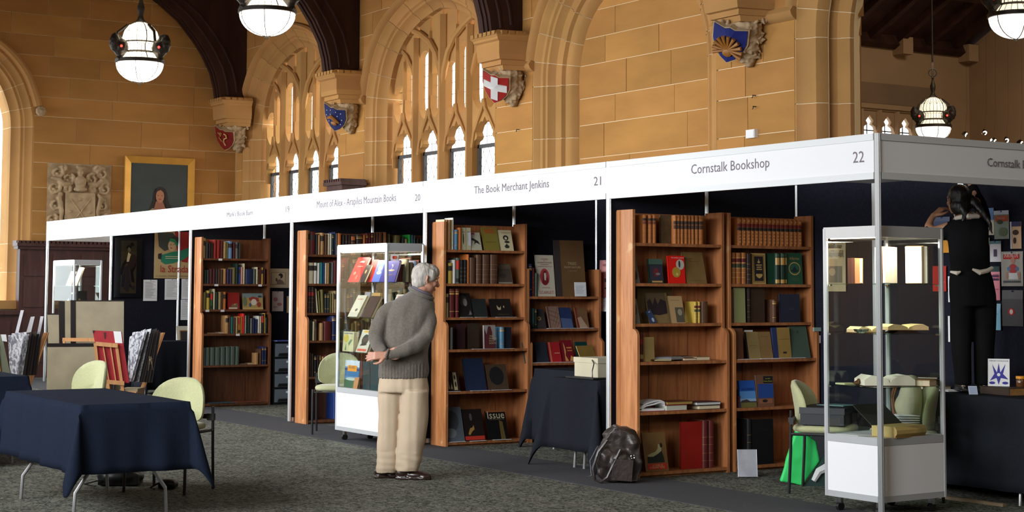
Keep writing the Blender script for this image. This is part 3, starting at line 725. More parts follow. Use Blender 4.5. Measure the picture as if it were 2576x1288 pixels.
# ---- transept seen through the open arch
tr = sempty('wall_transept'); XT, YT = -13.0, 15.2
TS = mat('transept_stone', (.33, .215, .12), .9, var=.07, scale=1.5, rnd=.06)
TS2 = mat('transept_stone_dark', (.20, .13, .08), .9, var=.1, scale=1.5)
wys = [12.32+.0, 12.62, 12.94, 13.24, 13.56, 13.86]
tb = MB()
tb.box((XT-.5, 11.6, 0), (XT, 12.1, 6.1), TS); tb.prism([(-6.5, 4.7), (-6.3, 4.7), (-13.1, 11.8), (-13.5, 11.8)], 0, 9, TS, 'Z'); tb.box((XT-.5, 12.1, 0), (XT, 14.0, 3.2), TS); tb.box((XT-.5, 14.0, 0), (XT, YT, 6.1), TS)  # the diagonal wall is added, unseen, to keep sky light out of the transept
tb.box((XT-.5, 12.1, 4.60), (XT, 14.0, 6.1), TS)
tb.build('wall_side', tr)
tb = MB(); tb.prism([(-13.5, 0), (13, 0), (13, 9), (-7, 9), (XT, 5.86)], YT, YT+.2, TS); tb.build('wall_gable', tr)
# blind panel above the small lights
MB().box((XT, 9.5, 4.72), (XT+.015, 14.30, 5.08), TS2).build('blind_panel', tr)
lm = MB(); lm.box((XT, 9.5, 4.63), (XT+.06, 14.1, 4.71), TS); lm.build('label_mould', tr)
tw = sempty('window_4')
for y in (12.12, 12.55, 12.98, 13.41, 13.84):
    MB().prism([(y-.06, XT-.3), (y-.06, XT-.03), (y-.02, XT+.02), (y+.02, XT+.02), (y+.06, XT-.03), (y+.06, XT-.3)][::1] and [(XT-.3, y-.06), (XT-.03, y-.06), (XT+.02, y-.02), (XT+.02, y+.02), (XT-.03, y+.06), (XT-.3, y+.06)], 3.2, 4.62, TS, 'Z').build('mullion', tw)
SKYM = mat('bright_pane', (.9, .95, 1), .5, emit=3.0)
for y in (12.335, 12.765, 13.195, 13.625):
    MB().box((XT-.13, y-.16, 3.2), (XT-.12, y+.16, 4.6), SKYM).build('pane', tw)
    hp = [(y-.17, 4.62), (y-.17, 4.20), (y-.13, 4.32), (y-.05, 4.36), (y-.09, 4.42), (y, 4.52), (y+.09, 4.42), (y+.05, 4.36), (y+.13, 4.32), (y+.17, 4.20), (y+.17, 4.62)]
    MB().prism(hp, XT-.11, XT-.04, TS, 'X').build('light_head', tw)
    lm = MB()
    for z in (3.8, 4.05, 4.25): lm.box((XT-.118, y-.16, z), (XT-.112, y+.16, z+.02), LEAD)
    lm.box((XT-.118, y-.01, 3.2), (XT-.112, y+.01, 4.4), LEAD); lm.build('glazing_bar', tw)
for y in (13.41, 15.05):
    MB().box((XT, y-.12, 5.60), (XT+.26, y+.12, 5.90), TS).build('stone_bracket', tr)
# timber roof slope with rafters and purlins
e0 = Vector((XT-.05, 0, 5.86)); e1 = Vector((-7, 0, 9.0))
rf = sempty('roof_transept'); dl = (e1-e0); ln = dl.length; dn = dl.normalized(); nn = Vector((-dn.z, 0, dn.x))
def slab(a, b, y0, y1, th, m, nm, par):
    p = [e0+dn*a, e0+dn*b]; q = [v-nn*th for v in p]
    vs = [(v.x, y, v.z) for y in (y0, y1) for v in (p[0], p[1], q[1], q[0])]
    return MB().add(vs, [(0, 1, 2, 3), (7, 6, 5, 4), (0, 4, 5, 1), (1, 5, 6, 2), (2, 6, 7, 3), (3, 7, 4, 0)], m).build(nm, par)
slab(0, ln, 9.0, YT+.1, -.06, DKWOOD, 'boarding', rf)
for k in range(9): slab(0, ln, 9.2+k*.68, 9.32+k*.68, .14, DKWOOD, 'rafter', rf)
for a in (.02, 1.5, 3.0): slab(a, a+.14, 9.0, YT, .2, DKWOOD, 'purlin', rf)
struct(MB().box((-13.5, 4.7, 9), (13, 16, 9.1), DKWOOD).build('ceiling_transept'))
for i, (px, py, rr) in enumerate(((2427, 338, 1), (2476, 333, -1), (2499, 354, 1), (2531, 352, -1), (2566, 359, 1))):
    p = at(px, py, Y=13.5); t = thing('spotlight', ('first', 'second', 'third', 'fourth', 'fifth')[i]+' small halogen spotlight above the dark fascia, counted from the corner post', 'spotlight', p)
    MB().lathe([(0, -.05), (.03, -.04), (.045, .03), (0, .03)], (0, 0, 0), CHROME, 10, T=Matrix.Rotation(.8*rr, 4, 'X')).build('housing', t)
    MB().lathe([(0, .032), (.035, .03)], (0, 0, 0), mat('halogen', (1, .95, .85), emit=(30 if i < 2 or i == 3 else 6)), 10, T=Matrix.Rotation(.8*rr, 4, 'X') @ Matrix.Rotation(2.2, 4, 'Y')).build('bulb', t)
    MB().tube([(0, 0, 0), (0, .06, .4), (0, .1, 5.4-p.z+2)], .0015, BLACK, 6).build('flex', t)
# ---- pendant lanterns
def pendant(x, y, z, label, s=1, power=60, emit=9):
    """z: rim of the glass bowl"""
    t = thing('pendant_lantern', label, 'pendant lamp', (x, y, z)); r = .335*s
    BOWL = mat('lit_opal_bowl_%d' % emit, (1, .95, .86), .3, emit=emit, ecol=(1, .93, .84)); CAGE = mat('lit_leaded_glass_%d' % emit, (1, .86, .6), .3, emit=emit*.55, ecol=(1, .86, .62))
    n = 10
    MB().lathe([(r*math.cos(a*PI/2/n)+.0, -r*.80*math.sin(a*PI/2/n)) for a in range(n+1)], (0, 0, 0), BOWL, 32).build('glass_bowl', t)
    mb = MB()
    mb.lathe([(r*1.0, 0), (r*1.05, .005), (r*1.05, .05*s), (r*.98, .06*s)], (0, 0, 0), IRON, 32)
    mb.lathe([(0, -r*.79), (.02*s, -r*.81), (.03*s, -r*.84), (.012*s, -r*.89), (0, -r*.97)], (0, 0, 0), IRON, 10)
    for k in range(6):
        a = PI/6+k*PI/3; mb.tube([(r*1.006*math.cos(q*PI/2/6)*math.cos(a), r*1.006*math.cos(q*PI/2/6)*math.sin(a), -r*.81*math.sin(q*PI/2/6)) for q in range(7)], .006*s, IRON, 5)
    mb.build('bowl_cage', t)
    # leaded drum and dome
    prof = [(r*.93, .06*s), (r*.72, .15*s), (r*.62, .17*s), (r*.60, .27*s), (r*.74, .29*s), (r*.80, .36*s), (r*.72, .46*s), (r*.5, .55*s), (r*.2, .60*s), (0, .61*s)]
    MB().lathe(prof, (0, 0, 0), CAGE, 32).build('leaded_glass', t)
    mb = MB()
    for rr, zz in ((r*.74, .15*s), (r*.63, .165*s), (r*.62, .28*s), (r*.77, .30*s), (r*.24, .60*s)): mb.lathe([(rr, zz-.01*s), (rr+.012*s, zz), (rr, zz+.012*s)], (0, 0, 0), IRON, 24)
    for k in range(24):
        a = k*2*PI/24; mb.tube([((q[0]+.004)*math.cos(a), (q[0]+.004)*math.sin(a), q[1]) for q in prof[:9]], (.008 if k % 6 == 0 else .0035)*s, IRON, 4)
    for k in range(12):
        a = k*2*PI/12; pts = []
        for q in range(7):
            b = a+(q/6-.5)*2*PI/12*1.9; hh = .44+.10*math.sin(q/6*PI); rad = r*(.74-.30*math.sin(q/6*PI)*.9); pts.append((rad*math.cos(b), rad*math.sin(b), hh*s+.01))
        mb.tube(pts, .004*s, IRON, 4)
    for k in range(3): a = k*2*PI/3+.3; mb.tube([(r*.55*math.cos(a), r*.55*math.sin(a), .55*s), (r*.95*math.cos(a), r*.95*math.sin(a), .44*s), (r*1.02*math.cos(a), r*1.02*math.sin(a), .30*s)], .022*s, IRON, 6)
    mb.build('iron_frame', t)
    # dragon-head brackets with red glass eyes
    va = math.atan2(CAM.y-y, CAM.x-x)
    for k in range(3):
        a = va+PI/3+k*2*PI/3
        Tm = Matrix.Rotation(a, 4, 'Z') @ Matrix.Translation((r*.95, 0, .21*s))
        mb = MB(); mb.ell((0, 0, 0), (.12*s, .12*s, .13*s), IRON, 12); mb.ell((.09*s, 0, .06*s), (.08*s, .08*s, .14*s), IRON, 10)
        mb.tube([(-.02, 0, -.05*s), (0, 0, -.16*s), (.03*s, 0, -.19*s)], [.07*s, .055*s, .05*s], IRON, 8); mb.tube([(.05*s, 0, .08*s), (.12*s, .02, .15*s), (.10*s, .03*s, .20*s)], [.05*s, .03*s, .01*s], IRON, 6)
        mb.tube([(.0, .0, .1*s), (.03*s, -.03*s, .17*s), (.08*s, -.04*s, .19*s)], [.04*s, .03*s, .012*s], IRON, 6)
        for v in range(len(mb.v)): mb.v[v] = tuple(Tm @ Vector(mb.v[v]))
        o = remesh(mb, 'dragon_head', t, vox=.012*s, smooth=1, mats=[IRON], disp=lambda co: .006*noise.noise(co*30))
        for sy in (-1, 1): MB().ell((.05*s, sy*.118*s, .0), (.02*s, .018*s, .02*s), mat('red_glass_eye', (1, .03, .02), emit=5), 8, T=Tm).build('red_eye', o)
    mb = MB().lathe([(.09*s, .60*s), (.05*s, .64*s), (.035*s, .70*s), (.05*s, .76*s), (.055*s, .82*s), (.03*s, .90*s), (.02*s, .95*s), (.03*s, .98*s), (.018*s, 1.0*s), (.014, 9-z)], (0, 0, 0), IRON, 12)
    mb.tube([(.075*s*math.cos(q*PI/8), 0, 1.08*s+.075*s*math.sin(q*PI/8)) for q in range(16)], .012*s, IRON, 6, T=Matrix.Rotation(va+PI/2, 4, 'Z'), closed=True)
    mb.build('stem', t)
    if power:
        l = bpy.data.lights.new('lantern_light', 'POINT'); l.energy = power; l.color = (1, .80, .55); l.shadow_soft_size = .38*s
        o = bpy.data.objects.new('lantern_light', l); COL.objects.link(o); o.location = (x, y, z-r-.45)
        l2 = bpy.data.lights.new('lantern_light_up', 'POINT'); l2.energy = power*.5; l2.color = (1, .80, .55); l2.shadow_soft_size = .3*s
        o = bpy.data.objects.new('lantern_light_up', l2); COL.objects.link(o); o.location = (x, y, z+1.3*s)
    return t
pendant(-15.1, .395, 4.69, 'lit dragon-bracketed lantern hanging before the end wall of the hall', power=26)
pendant(-10.5, .33, 4.77, 'lit dragon-bracketed lantern hanging in front of the first window arch', power=30)
p = at(2556, 45, Y=7.95); pendant(p.x, p.y, p.z, 'cream-lit lantern hanging under the transept roof', s=.96, power=20, emit=2)
p = at(2348, 322, Y=11.5); pendant(p.x, p.y, p.z, 'distant lit lantern whose bowl dips behind the dark fascia', s=.80, power=15, emit=2)
# ================================================================ BOOTHS
HB = 2.5
def post(x, y, label, z0=.02, z1=HB, sq=.04):
    t = thing('stand_post', label, 'post', (x, y, 0)); a = sq/2; c = a*.42; g = .004
    # fluted octagonal extrusion
    o = []
    for sx, sy in ((1, -1), (1, 1), (-1, 1), (-1, -1)):
        pts = [(sx*c, sy*a), (sx*a, sy*c)]
        if (sx, sy) in ((1, 1), (-1, -1)): pts = pts
        o.append(pts if (sx*sy) < 0 and False else pts)
    oct_ = [(c, -a), (a, -c), (a, -g), (a-g, 0), (a, g), (a, c), (c, a), (g, a), (0, a-g), (-g, a), (-c, a), (-a, c), (-a, g), (-a+g, 0), (-a, -g), (-a, -c), (-c, -a), (-g, -a), (0, -a+g), (g, -a)]
    MB().prism(oct_, z0, z1, ALU, 'Z').build('extrusion', t)
    MB().lathe([(0, 0), (.018, 0), (.018, .008), (.008, .012), (.008, z0), (0, z0)], (0, 0, 0), CHROME, 10).build('levelling_foot', t)
    return t
pn = ['at the dark fascia corner, nearest post of the booths', 'between booths 21 and 22 beside the brown bag', 'between booths 20 and 21 behind the standing man', 'between booths 19 and 20 beside the tall bookcase', 'beside the half-empty bookcase of booth 19', 'beside the framed kimono print', 'ending the booth row before the panelled wall']
for k in range(7): post(-3*k, 0, 'fluted aluminium post '+pn[k])
bk = [(-3, 'in the back corner behind the fifteen calf volumes'), (-6, 'in the back corner beside the pink notice'), (-9, 'in the back corner behind the lit showcase'), (-12, 'in the back corner behind the plastic drawers'), (-15, 'at the back end of the film poster wall'), (-18, 'at the far back corner of the end booth')]
for x, l in bk: post(x, 2, 'back aluminium post '+l)
for i, x in enumerate((-3, -6, -9, -12, -15)): post(x, 1, 'mid-wall aluminium post '+['above the join of the two full bookcases', 'above the right end of the bookcase the man faces', 'above the bookcase behind the lit showcase', 'above the half-empty bookcase', 'beside the pinned white sheets'][i])
post(-1.13, 2, 'back-wall aluminium post rising above the dark-haired woman'); post(-2.06, 2, 'back-wall aluminium post behind the right end of booth 22 bookcases'); post(0, 2, 'back corner aluminium post of booth 22 behind the dark fascia')
post(0, 1, 'aluminium post inside the glass showcase reflection line') if False else None
# fascias
def fascia(x0, x1, label, y=0, axis='X', mt=FASC):
    t = thing('fascia_board', label, 'fascia')
    rl = ALUF = mat('fascia_rail', (.68, .71, .72), .4, .25)
    def bx(a, b, c, d, e, f): return ((a, c, e), (b, d, f)) if axis == 'X' else ((c, a, e), (d, b, f))
    g = .021
    for z0, z1, nm in ((2.455, 2.5, 'top_rail'), (2.2, 2.245, 'bottom_rail')):
        MB().box(*bx(x0+g, x1-g, y-.018, y+.018, z0, z1), rl).build(nm, t)
    MB().box(*bx(x0+g, x1-g, y-.012, y+.006, 2.245, 2.455), mt).build('panel', t)
    return t
def sign(t, s, pxa, pxb, ytop, ybot, plane, nm='lettering', rt=None):
    """lettering fitted between two picked points of the fascia"""
    if rt is None:
        a = at(pxa, ybot, Y=plane); b = at(pxb, ybot, Y=plane); W = abs(b.x-a.x); rt = (1, 0, 0)
        za = at(pxa, ytop, Y=plane).z; zb = at(pxa, ybot, Y=plane).z; o = (a.x, plane, zb)
    mb = MB(); addtext(mb, s, o, rt, (0, 0, 1), W, za-zb, TEXT); return mb.build(nm, t)
fl_ = ['of booth 22 above the two full bookcases', 'of booth 21 above the long brown folio', 'of booth 20 above the standing man and lit showcase', 'of booth 19 above the half-empty bookcase', 'of the booth with the film poster', 'of the end booth by the panelled wall']
FB = [fascia(-3*k-3, -3*k, 'white fascia board '+fl_[k]) for k in range(6)]
YS = -.0125
sign(FB[0], 'Cornstalk Bookshop', 1739, 1936, 414, 446, YS); sign(FB[0], '22', 2146, 2174, 382, 410, YS)
sign(FB[1], 'The Book Merchant Jenkins', 1193, 1381, 469, 494, YS); sign(FB[1], '21', 1494, 1512, 445, 467, YS)
sign(FB[2], 'Mount of Alex - Arapiles Mountain Books', 797, 996, 506, 529, YS); sign(FB[2], '20', 1044, 1057, 489, 506, YS)
sign(FB[3], "Mark's Book Barn", 571, 636, 534, 546, YS); sign(FB[3], '19', 719, 728, 519, 534, YS)
fr_ = fascia(0, 2.0, 'shaded grey-brown fascia board above the woman at the end of booth 22', 0, 'Y')
fe = fascia(0, 2.0, 'fascia return at the far end of the booth row', -18, 'Y')
fb_ = fascia(2.0, 4.2, 'continuing shaded fascia board beyond the back corner', 0, 'Y') if False else None
mb = MB(); a = at(2484, 425, X=.0125); zt = at(2484, 397, X=.0125).z
addtext(mb, 'Cornstalk Bookshop', (.0125, a.y, a.z), (0, 1, 0), (0, 0, 1), None, zt-a.z, TEXT); mb.build('lettering', fr_)
MB().add([(-.02, .02, 2.2), (-.36, .02, 2.2), (-.36, .28, 2.2), (-.02, .28, 2.2), (-.02, .02, 2.206), (-.36, .02, 2.206), (-.36, .28, 2.206), (-.02, .28, 2.206)], [(0, 1, 2, 3), (7, 6, 5, 4), (0, 4, 5, 1), (1, 5, 6, 2), (2, 6, 7, 3), (3, 7, 4, 0)], WHITE).build('corner_plate', fr_)
# wall panels of the booths
def panel(x0, y0, x1, y1, label, m=PANELB, grp=None):
    t = thing('booth_wall_panel', label, 'wall panel', group=grp)
    if x0 == x1: b = ((x0-.006, y0+.022, .06), (x0+.006, y1-.022, HB-.045)); r = ((x0-.014, y0+.022, HB-.045), (x0+.014, y1-.022, HB)); r2 = ((x0-.014, y0+.022, .02), (x0+.014, y1-.022, .06))
    else: b = ((x0+.022, y0-.006, .06), (x1-.022, y0+.006, HB-.045)); r = ((x0+.022, y0-.014, HB-.045), (x1-.022, y0+.014, HB)); r2 = ((x0+.022, y0-.014, .02), (x1-.022, y0+.014, .06))
    MB().box(*b, m).build('infill', t); MB().box(*r, ALU).build('top_rail', t); MB().box(*r2, ALU).build('bottom_rail', t)
nm = {-3: 'behind the two bookcases of booth 22', -6: 'behind the bookcase the man faces', -9: 'behind the tall bookcases of booth 20', -12: 'behind the half-empty bookcase', -15: 'carrying the kimono print and film poster'}
for x in (-3, -6, -9, -12, -15):
    panel(x, 0, x, 1, 'black side panel, aisle half, '+nm[x]); panel(x, 1, x, 2, 'black side panel, back half, '+nm[x])
panel(-3, 2, -2.06, 2, 'black back panel beside the bookcases of booth 22'); panel(-2.06, 2, -1.13, 2, 'black back panel behind the glass showcase of booth 22'); panel(-1.13, 2, 0, 2, 'black back panel hung with magazines in plastic sleeves')
W_ = {21: 'twenty-one', 20: 'twenty', 19: 'nineteen', 18: 'with the film poster'}
for x, b in ((-6, 21), (-9, 20), (-12, 19), (-15, 18)):
    panel(x, 2, x+1.5, 2, 'black back panel of booth %s, nearer its bookcase' % W_[b]); panel(x+1.5, 2, x+3, 2, 'black back panel of booth %s, farther from its bookcase' % W_[b])
panel(-18, 2, -15, 2, 'white back panel of the end booth by the panelled wall', WHITE)
# ---------------------------------------------------------------- bookcases
SH = [(1.845, 0), (1.525, 0), (1.205, 0), (.905, 1), (.513, 1), (.042, 1)]
DU, DL = .215, .275       # depth of upper and lower part
def bookcase(name, x0, y0, label, w=.935, top=2.11, low=False, zs=SH):
    t = thing('bookcase', label, 'bookcase', (x0, y0, 0)); b = .03  # gap from partition
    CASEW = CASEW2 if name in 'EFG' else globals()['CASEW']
    def side(y, m, nm='side_panel'):
        zt = 1.165; r = .06
        if low: up = [(b, .0), (b, top), (b+DU, top), (b+DU, 1.0), (b+DL, .95), (b+DL, 0)]
        else: up = [(b, 0), (b, top), (b+DU, top), (b+DU, zt+.01)]+[(b+DL-r+r*math.cos(a), zt-r+r*math.sin(a)) for a in [PI/2-k*PI/10 for k in range(6)]]+[(b+DL, 0)]
        mb = MB().prism(up, y, y+.025, m, 'Y')
        mb.mats[0] = m
        return mb.build(nm, t)
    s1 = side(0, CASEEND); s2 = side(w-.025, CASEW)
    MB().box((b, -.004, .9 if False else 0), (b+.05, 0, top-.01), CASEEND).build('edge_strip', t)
    MB().box((b, .025, 0), (b+.012, w-.025, top-.02), CASEW).build('back_panel', t)
    MB().box((b+.012, w*.33, .0), (b+.022, w*.33+.08, top-.05), CASEW).build('back_batten', t); MB().box((b+.012, w*.68, 0), (b+.022, w*.68+.06, top-.05), CASEW).build('back_batten', t)
    for z, lo in zs:
        d = DL if lo else DU
        MB().box((b+.022, .026, z-.024), (b+d-.006, w-.026, z), CASEW).build('shelf', t)
    MB().box((b+.022, .026, 0), (b+DL-.03, w-.026, .018), CASEW).build('plinth', t)
    return t
bookcase('A', -3, .055, 'tall wooden bookcase nearest the aisle in booth 22, behind the brown bag')
bookcase('B', -3, 1.035, 'tall wooden bookcase in booth 22 holding fifteen matching calf volumes')
bookcase('C', -6, .065, 'tall wooden bookcase with a bright pine end that the man faces')
bookcase('D', -6, 1.005, 'lower wooden bookcase behind the black-clothed tables of booth 21', w=.88, top=1.675, low=True, zs=[(1.405, 0), (1.09, 0), (.762, 1), (.4, 1)])
bookcase('E', -9, .055, 'tall wooden bookcase beside the post of booths 19 and 20')
bookcase('F', -9, 1.02, 'tall wooden bookcase standing behind the lit showcase')
bookcase('G', -12, .045, 'tall half-empty wooden bookcase of booth 19 with labelled shelves')
CASE = {'A': (-3, .055, 'bookcase behind the brown bag'), 'B': (-3, 1.035, 'bookcase with fifteen calf volumes'), 'C': (-6, .065, 'bookcase the man faces'), 'D': (-6, 1.005, 'low bookcase in booth 21'),
        'E': (-9, .055, 'bookcase beside the green chair'), 'F': (-9, 1.02, 'bookcase behind the lit showcase'), 'G': (-12, .045, 'half-empty bookcase of booth 19')}
SNAME = ['top', 'second', 'third', 'fourth', 'fifth', 'bottom']
DSH = {0: (1.405, 0), 1: (1.09, 0), 2: (.762, 1)}
NAMED = {'calf': (176, 108, 52), 'red': (150, 40, 32), 'bright red': (215, 40, 30), 'dark red': (92, 28, 24), 'maroon': (84, 34, 38), 'brown': (92, 62, 42), 'dark brown': (48, 34, 28), 'tan': (182, 138, 88), 'orange': (196, 110, 50), 'cream': (216, 204, 166), 'buff': (170, 148, 100), 'grey': (110, 110, 104), 'dark grey': (56, 58, 60),
    'black': (26, 26, 28), 'navy': (34, 42, 84), 'blue': (44, 70, 150), 'light blue': (110, 150, 200), 'green': (42, 92, 62), 'dark green': (28, 52, 42), 'teal': (30, 120, 120), 'grey-green': (84, 98, 88), 'olive': (120, 112, 62), 'white': (224, 222, 214), 'yellow': (200, 170, 70), 'purple': (60, 46, 84), 'pink': (214, 150, 140), 'lime green': (50, 190, 80), 'steel blue': (84, 128, 156)}
SP = {}
def bookmesh(w, d, h, m, style=None, t=.0025, tail=0):
    """upright book: spine toward +X, width along Y; origin at the centre of its foot"""
    key = (round(w, 3), round(d, 3), round(h, 3), m.name, style)
    cover = MB(); r = min(w*.32, .012); hw = w/2
    sp = [(0-.004, -hw), (r*.55, -hw*.72), (r*.8, -hw*.3), (r*.85, 0), (r*.8, hw*.3), (r*.55, hw*.72), (-.004, hw)]
    cover.prism([(-.006, -hw)]+sp+[(-.006, hw)], 0, h, m, 'Z', smooth=False)
    cover.box((-d, -hw, 0), (-.005, -hw+t, h), m); cover.box((-d, hw-t, 0), (-.005, hw, h), m)
    def band(z0, z1, bm, off=.0006):
        n = len(sp); vs = [(x+off, y*1.02, z) for z in (z0, z1) for x, y in sp]
        cover.add(vs, [(i, i+1, i+1+n, i+n) for i in range(n-1)], bm)
    gold = C((190, 150, 80), .45)
    if style == 'tanset':
        for z0, z1, cc in ((.79, .88, (56, 44, 36)), (.67, .77, (120, 58, 38))): band(h*z0, h*z1, C(cc))
        for z in (.17, .34, .52): band(h*z, h*z+.002, C((128, 88, 40)))
    elif style == 'tanset2':
        for z0, z1, cc in ((.68, .80, (66, 46, 36)), (.52, .66, (74, 50, 38))): band(h*z0, h*z1, C(cc))
        for z in (.18, .36, .90): band(h*z, h*z+.002, C((128, 88, 40)))
    elif style == 'calf':
        band(h*.67, h*.80, C((120, 38, 30))); band(h*.55, h*.66, C((44, 38, 36)))
        for z in (.12, .24, .36, .48, .90): cover.ell((r*.8, 0, h*z), (.004, hw*.45, hw*.45), C((206, 150, 96)), 6)
    elif style == 'calf3':
        band(h*.70, h*.81, C((104, 34, 30))); band(h*.52, h*.64, C((70, 74, 52)))
        for z in (.2, .36, .5, .67, .83): band(h*z, h*z+.003, C((220, 190, 130)))
    elif style == 'greengold':
        band(h*.62, h*.85, gold); band(h*.03, h*.15, gold); band(h*.88, h*.97, C((60, 90, 66)))
    elif style == 'bands':
        for z in (.16, .32, .5, .66, .82): band(h*z, h*z+.005, m, .0022)
        for z in (.15, .31, .49, .65): band(h*z, h*z+.0015, gold)
    elif style == 'redlabel':
        band(h*.66, h*.8, C((160, 44, 40)))
        for z in (.2, .4, .56, .86): band(h*z, h*z+.002, C((160, 130, 90)))
    elif style == 'title': band(h*.62, h*.86, C((60, 50, 44)), .0005)
    elif style == 'gilt':
        for z0, z1 in ((.80, .86), (.2, .22), (.9, .92)): band(h*z0, h*z1, gold)
    elif style == 'jacket': band(h*.55, h*.9, C((200, 60, 50))); band(h*.05, h*.2, C((40, 40, 44)))
    elif style == 'labels': band(h*.62, h*.80, C((150, 30, 34))); band(h*.1, h*.25, C((160, 140, 80)))
    return cover
def placebook(name, label, loc, w, d, h, m, style=None, tilt=0, group=None):
    """tilt: sideways lean in radians (positive leans toward +Y)"""
    t = thing(name, label, 'book', loc, group=group)
    if tilt: t.rotation_euler = (-tilt, 0, 0)
    if tilt: t.location.z += abs(math.sin(tilt))*w/2
    bookmesh(w, d, h, m, style).build('cover', t)
    MB().box((-d+.004, -w/2+.0026, .003), (-.0055, w/2-.0026, h-.003), PAGE).build('pages', t)
    return t
BULK = []
def spines(case, sh, xf_in, items, start=1, dmax=.15, bulk=False):
    """items: (px_left, px_right, py_top, colour name, style, px lean at top)"""
    X0, y0, cl = CASE[case]; zsh, lo = (DSH[sh] if case == 'D' else SH[sh]); depth = (DL if lo else DU)
    xf = X0+.03+depth-xf_in; n = start-1; last = -9
    for it in items:
        a, b, yt, cn = it[:4]; st = it[4] if len(it) > 4 else None; ln = it[5] if len(it) > 5 else 0
        pm = (a+b)/2
        ybase = None
        A = at(a, 700, X=xf); 
        # find the picture row of the shelf at this column
        lo_, hi_ = 300, 1300
        for _ in range(30):
            mid = (lo_+hi_)/2
            if at(pm, mid, X=xf).z > zsh: lo_ = mid
            else: hi_ = mid
        yb = (lo_+hi_)/2
        ya = at(a, yb, X=xf).y; yc = at(b, yb, X=xf).y; h = at(pm, yt, X=xf).z-zsh
        w = max(.008, (yc-ya)-.0012); ym = (ya+yc)/2; ym = max(ym, last+w/2+.0008); last = ym+w/2
        nxt = 1.9 if sh == 0 else {0: 2.1, 1: 1.845, 2: 1.525, 3: 1.205-.0, 4: .905, 5: .513}[sh] if case != 'D' else 9
        h = max(.08, min(h, (nxt-zsh-.03) if sh > 0 else h)); d = min(dmax, h*.72, depth-xf_in-.03)
        n += 1; tilt = 0
        if ln:
            yt_ = at(pm+ln, yt, X=xf).y; tilt = math.asin(max(-.5, min(.5, (yt_-ym)/h)))
        base = cn; mcol = C(NAMED[cn], .6, var=.1, scale=30) if cn in ('tan', 'calf', 'brown', 'buff', 'cream') else C(NAMED[cn], .6)
        if bulk:
            mb_ = bookmesh(w, d, h, mcol, st).box((-d+.004, -w/2+.0026, .003), (-.0055, w/2-.0026, h-.003), PAGE); BULK.append((mb_, (xf, ym, zsh+.0008))); continue
        lab = '%s book, %s from the aisle, %s shelf of %s' % (cn, ORD[n-1], SNAME[sh], cl)
        placebook('book', lab, (xf, ym, zsh+.0008), w, d, h, mcol, st, tilt, 'books on the %s shelf of the %s' % (SNAME[sh], cl))
def coverbook(label, base, W, H, th, m, art=None, lean=.28, yaw=0, roll=0, name='book', group=None, spine=None, title=None):
    """book shown face out, facing +X, leaning back; origin at its bottom front centre. art: polygons in cover fractions (u right, v up)"""
    t = thing(name, label, 'book', base, rz=yaw, group=group); t.rotation_euler = (roll, -lean, yaw)
    t.location.z += .001
    mb = MB(); c = .0025
    mb.box((-c, -W/2, 0), (0, W/2, H), m); mb.box((-th, -W/2, 0), (-th+c, W/2, H), m); mb.box((-th, -W/2, 0), (0, -W/2+c, H), spine or m)
    mb.build('cover', t)
    MB().box((-th+c, -W/2+c, .003), (-c, W/2-.004, H-.003), PAGE).build('pages', t)
    T = frame((.0004, -W/2, 0), (0, 1, 0), (0, 0, 1))
    if art: pic(t, 'cover_print', [(cc, [(u*W, v*H) for u, v in p]) for cc, p in art], T, .0004)
    if title:
        mb = MB()
        for s, u, v, hh, cc in title: addtext(mb, s, (.0026, -W/2+u*W, v*H), (0, 1, 0), (0, 0, 1), None if hh > 0 else -hh*W, hh*H if hh > 0 else None, C(cc), False)
        mb.build('cover_lettering', t)
    return t
def face(case, sh, pa, pb, yt, label, m, art=None, th=.02, lean=.25, inset=.03, title=None, rollpx=0, spine=None, W=None):
    X0, y0, cl = CASE[case]; zsh, lo = (DSH[sh] if case == 'D' else SH[sh]); depth = (DL if lo else DU); xf = X0+.03+depth-inset
    pm = (pa+pb)/2; lo_, hi_ = 300, 1300
    for _ in range(30):
        mid = (lo_+hi_)/2
        if at(pm, mid, X=xf).z > zsh: lo_ = mid
        else: hi_ = mid
    yb = (lo_+hi_)/2; ya = at(pa, yb, X=xf).y; yc = at(pb, yb, X=xf).y
    H = (at(pm, yt, X=xf-.04).z-zsh)/math.cos(lean)
    m = C(NAMED[m], .5) if isinstance(m, str) else m
    th = min(th, .02) if not lo else th; lim = (depth-inset-th-.024)
    if H*math.sin(lean) > lim: lean = math.asin(max(.0, min(.9, lim/H)))
    return coverbook(label, (xf, (ya+yc)/2, zsh), yc-ya, H, th, m, art, lean, title=title, spine=spine)
# --- bookcase A
w3 = [(1617, 1626.5, 540.5, 'calf', 'tanset'), (1631, 1640, 541, 'calf', 'tanset'), (1641, 1650.5, 541, 'calf', 'tanset')]
spines('A', 0, .03, w3)
spines('A', 0, .03, [(1695, 1703, 542, 'calf', 'tanset2'), (1703, 1711, 542, 'calf', 'tanset2'), (1711.5, 1720, 542.5, 'calf', 'tanset2'), (1721, 1730, 542.5, 'calf', 'tanset2'), (1730.5, 1738, 543, 'calf', 'tanset2'), (1738.5, 1747, 543, 'calf', 'tanset2'), (1748, 1757, 543, 'calf', 'tanset2'), (1757.5, 1769, 543, 'calf', 'tanset2')], start=5)
face('A', 0, 1662, 1694, 542, 'mottled brown board of a book standing side-on before the tan volumes', C((88, 66, 40), .7, var=.3, scale=18), th=.02, lean=0, inset=.06)
face('A', 1, 1592, 1610, 634, 'grey book with a blue title patch at the aisle end behind the brown bag', 'grey', [((60, 120, 150), RC(.0, .58, .6, .86)), ((60, 58, 54), EL(.5, .25, .3, .15))], th=.02)
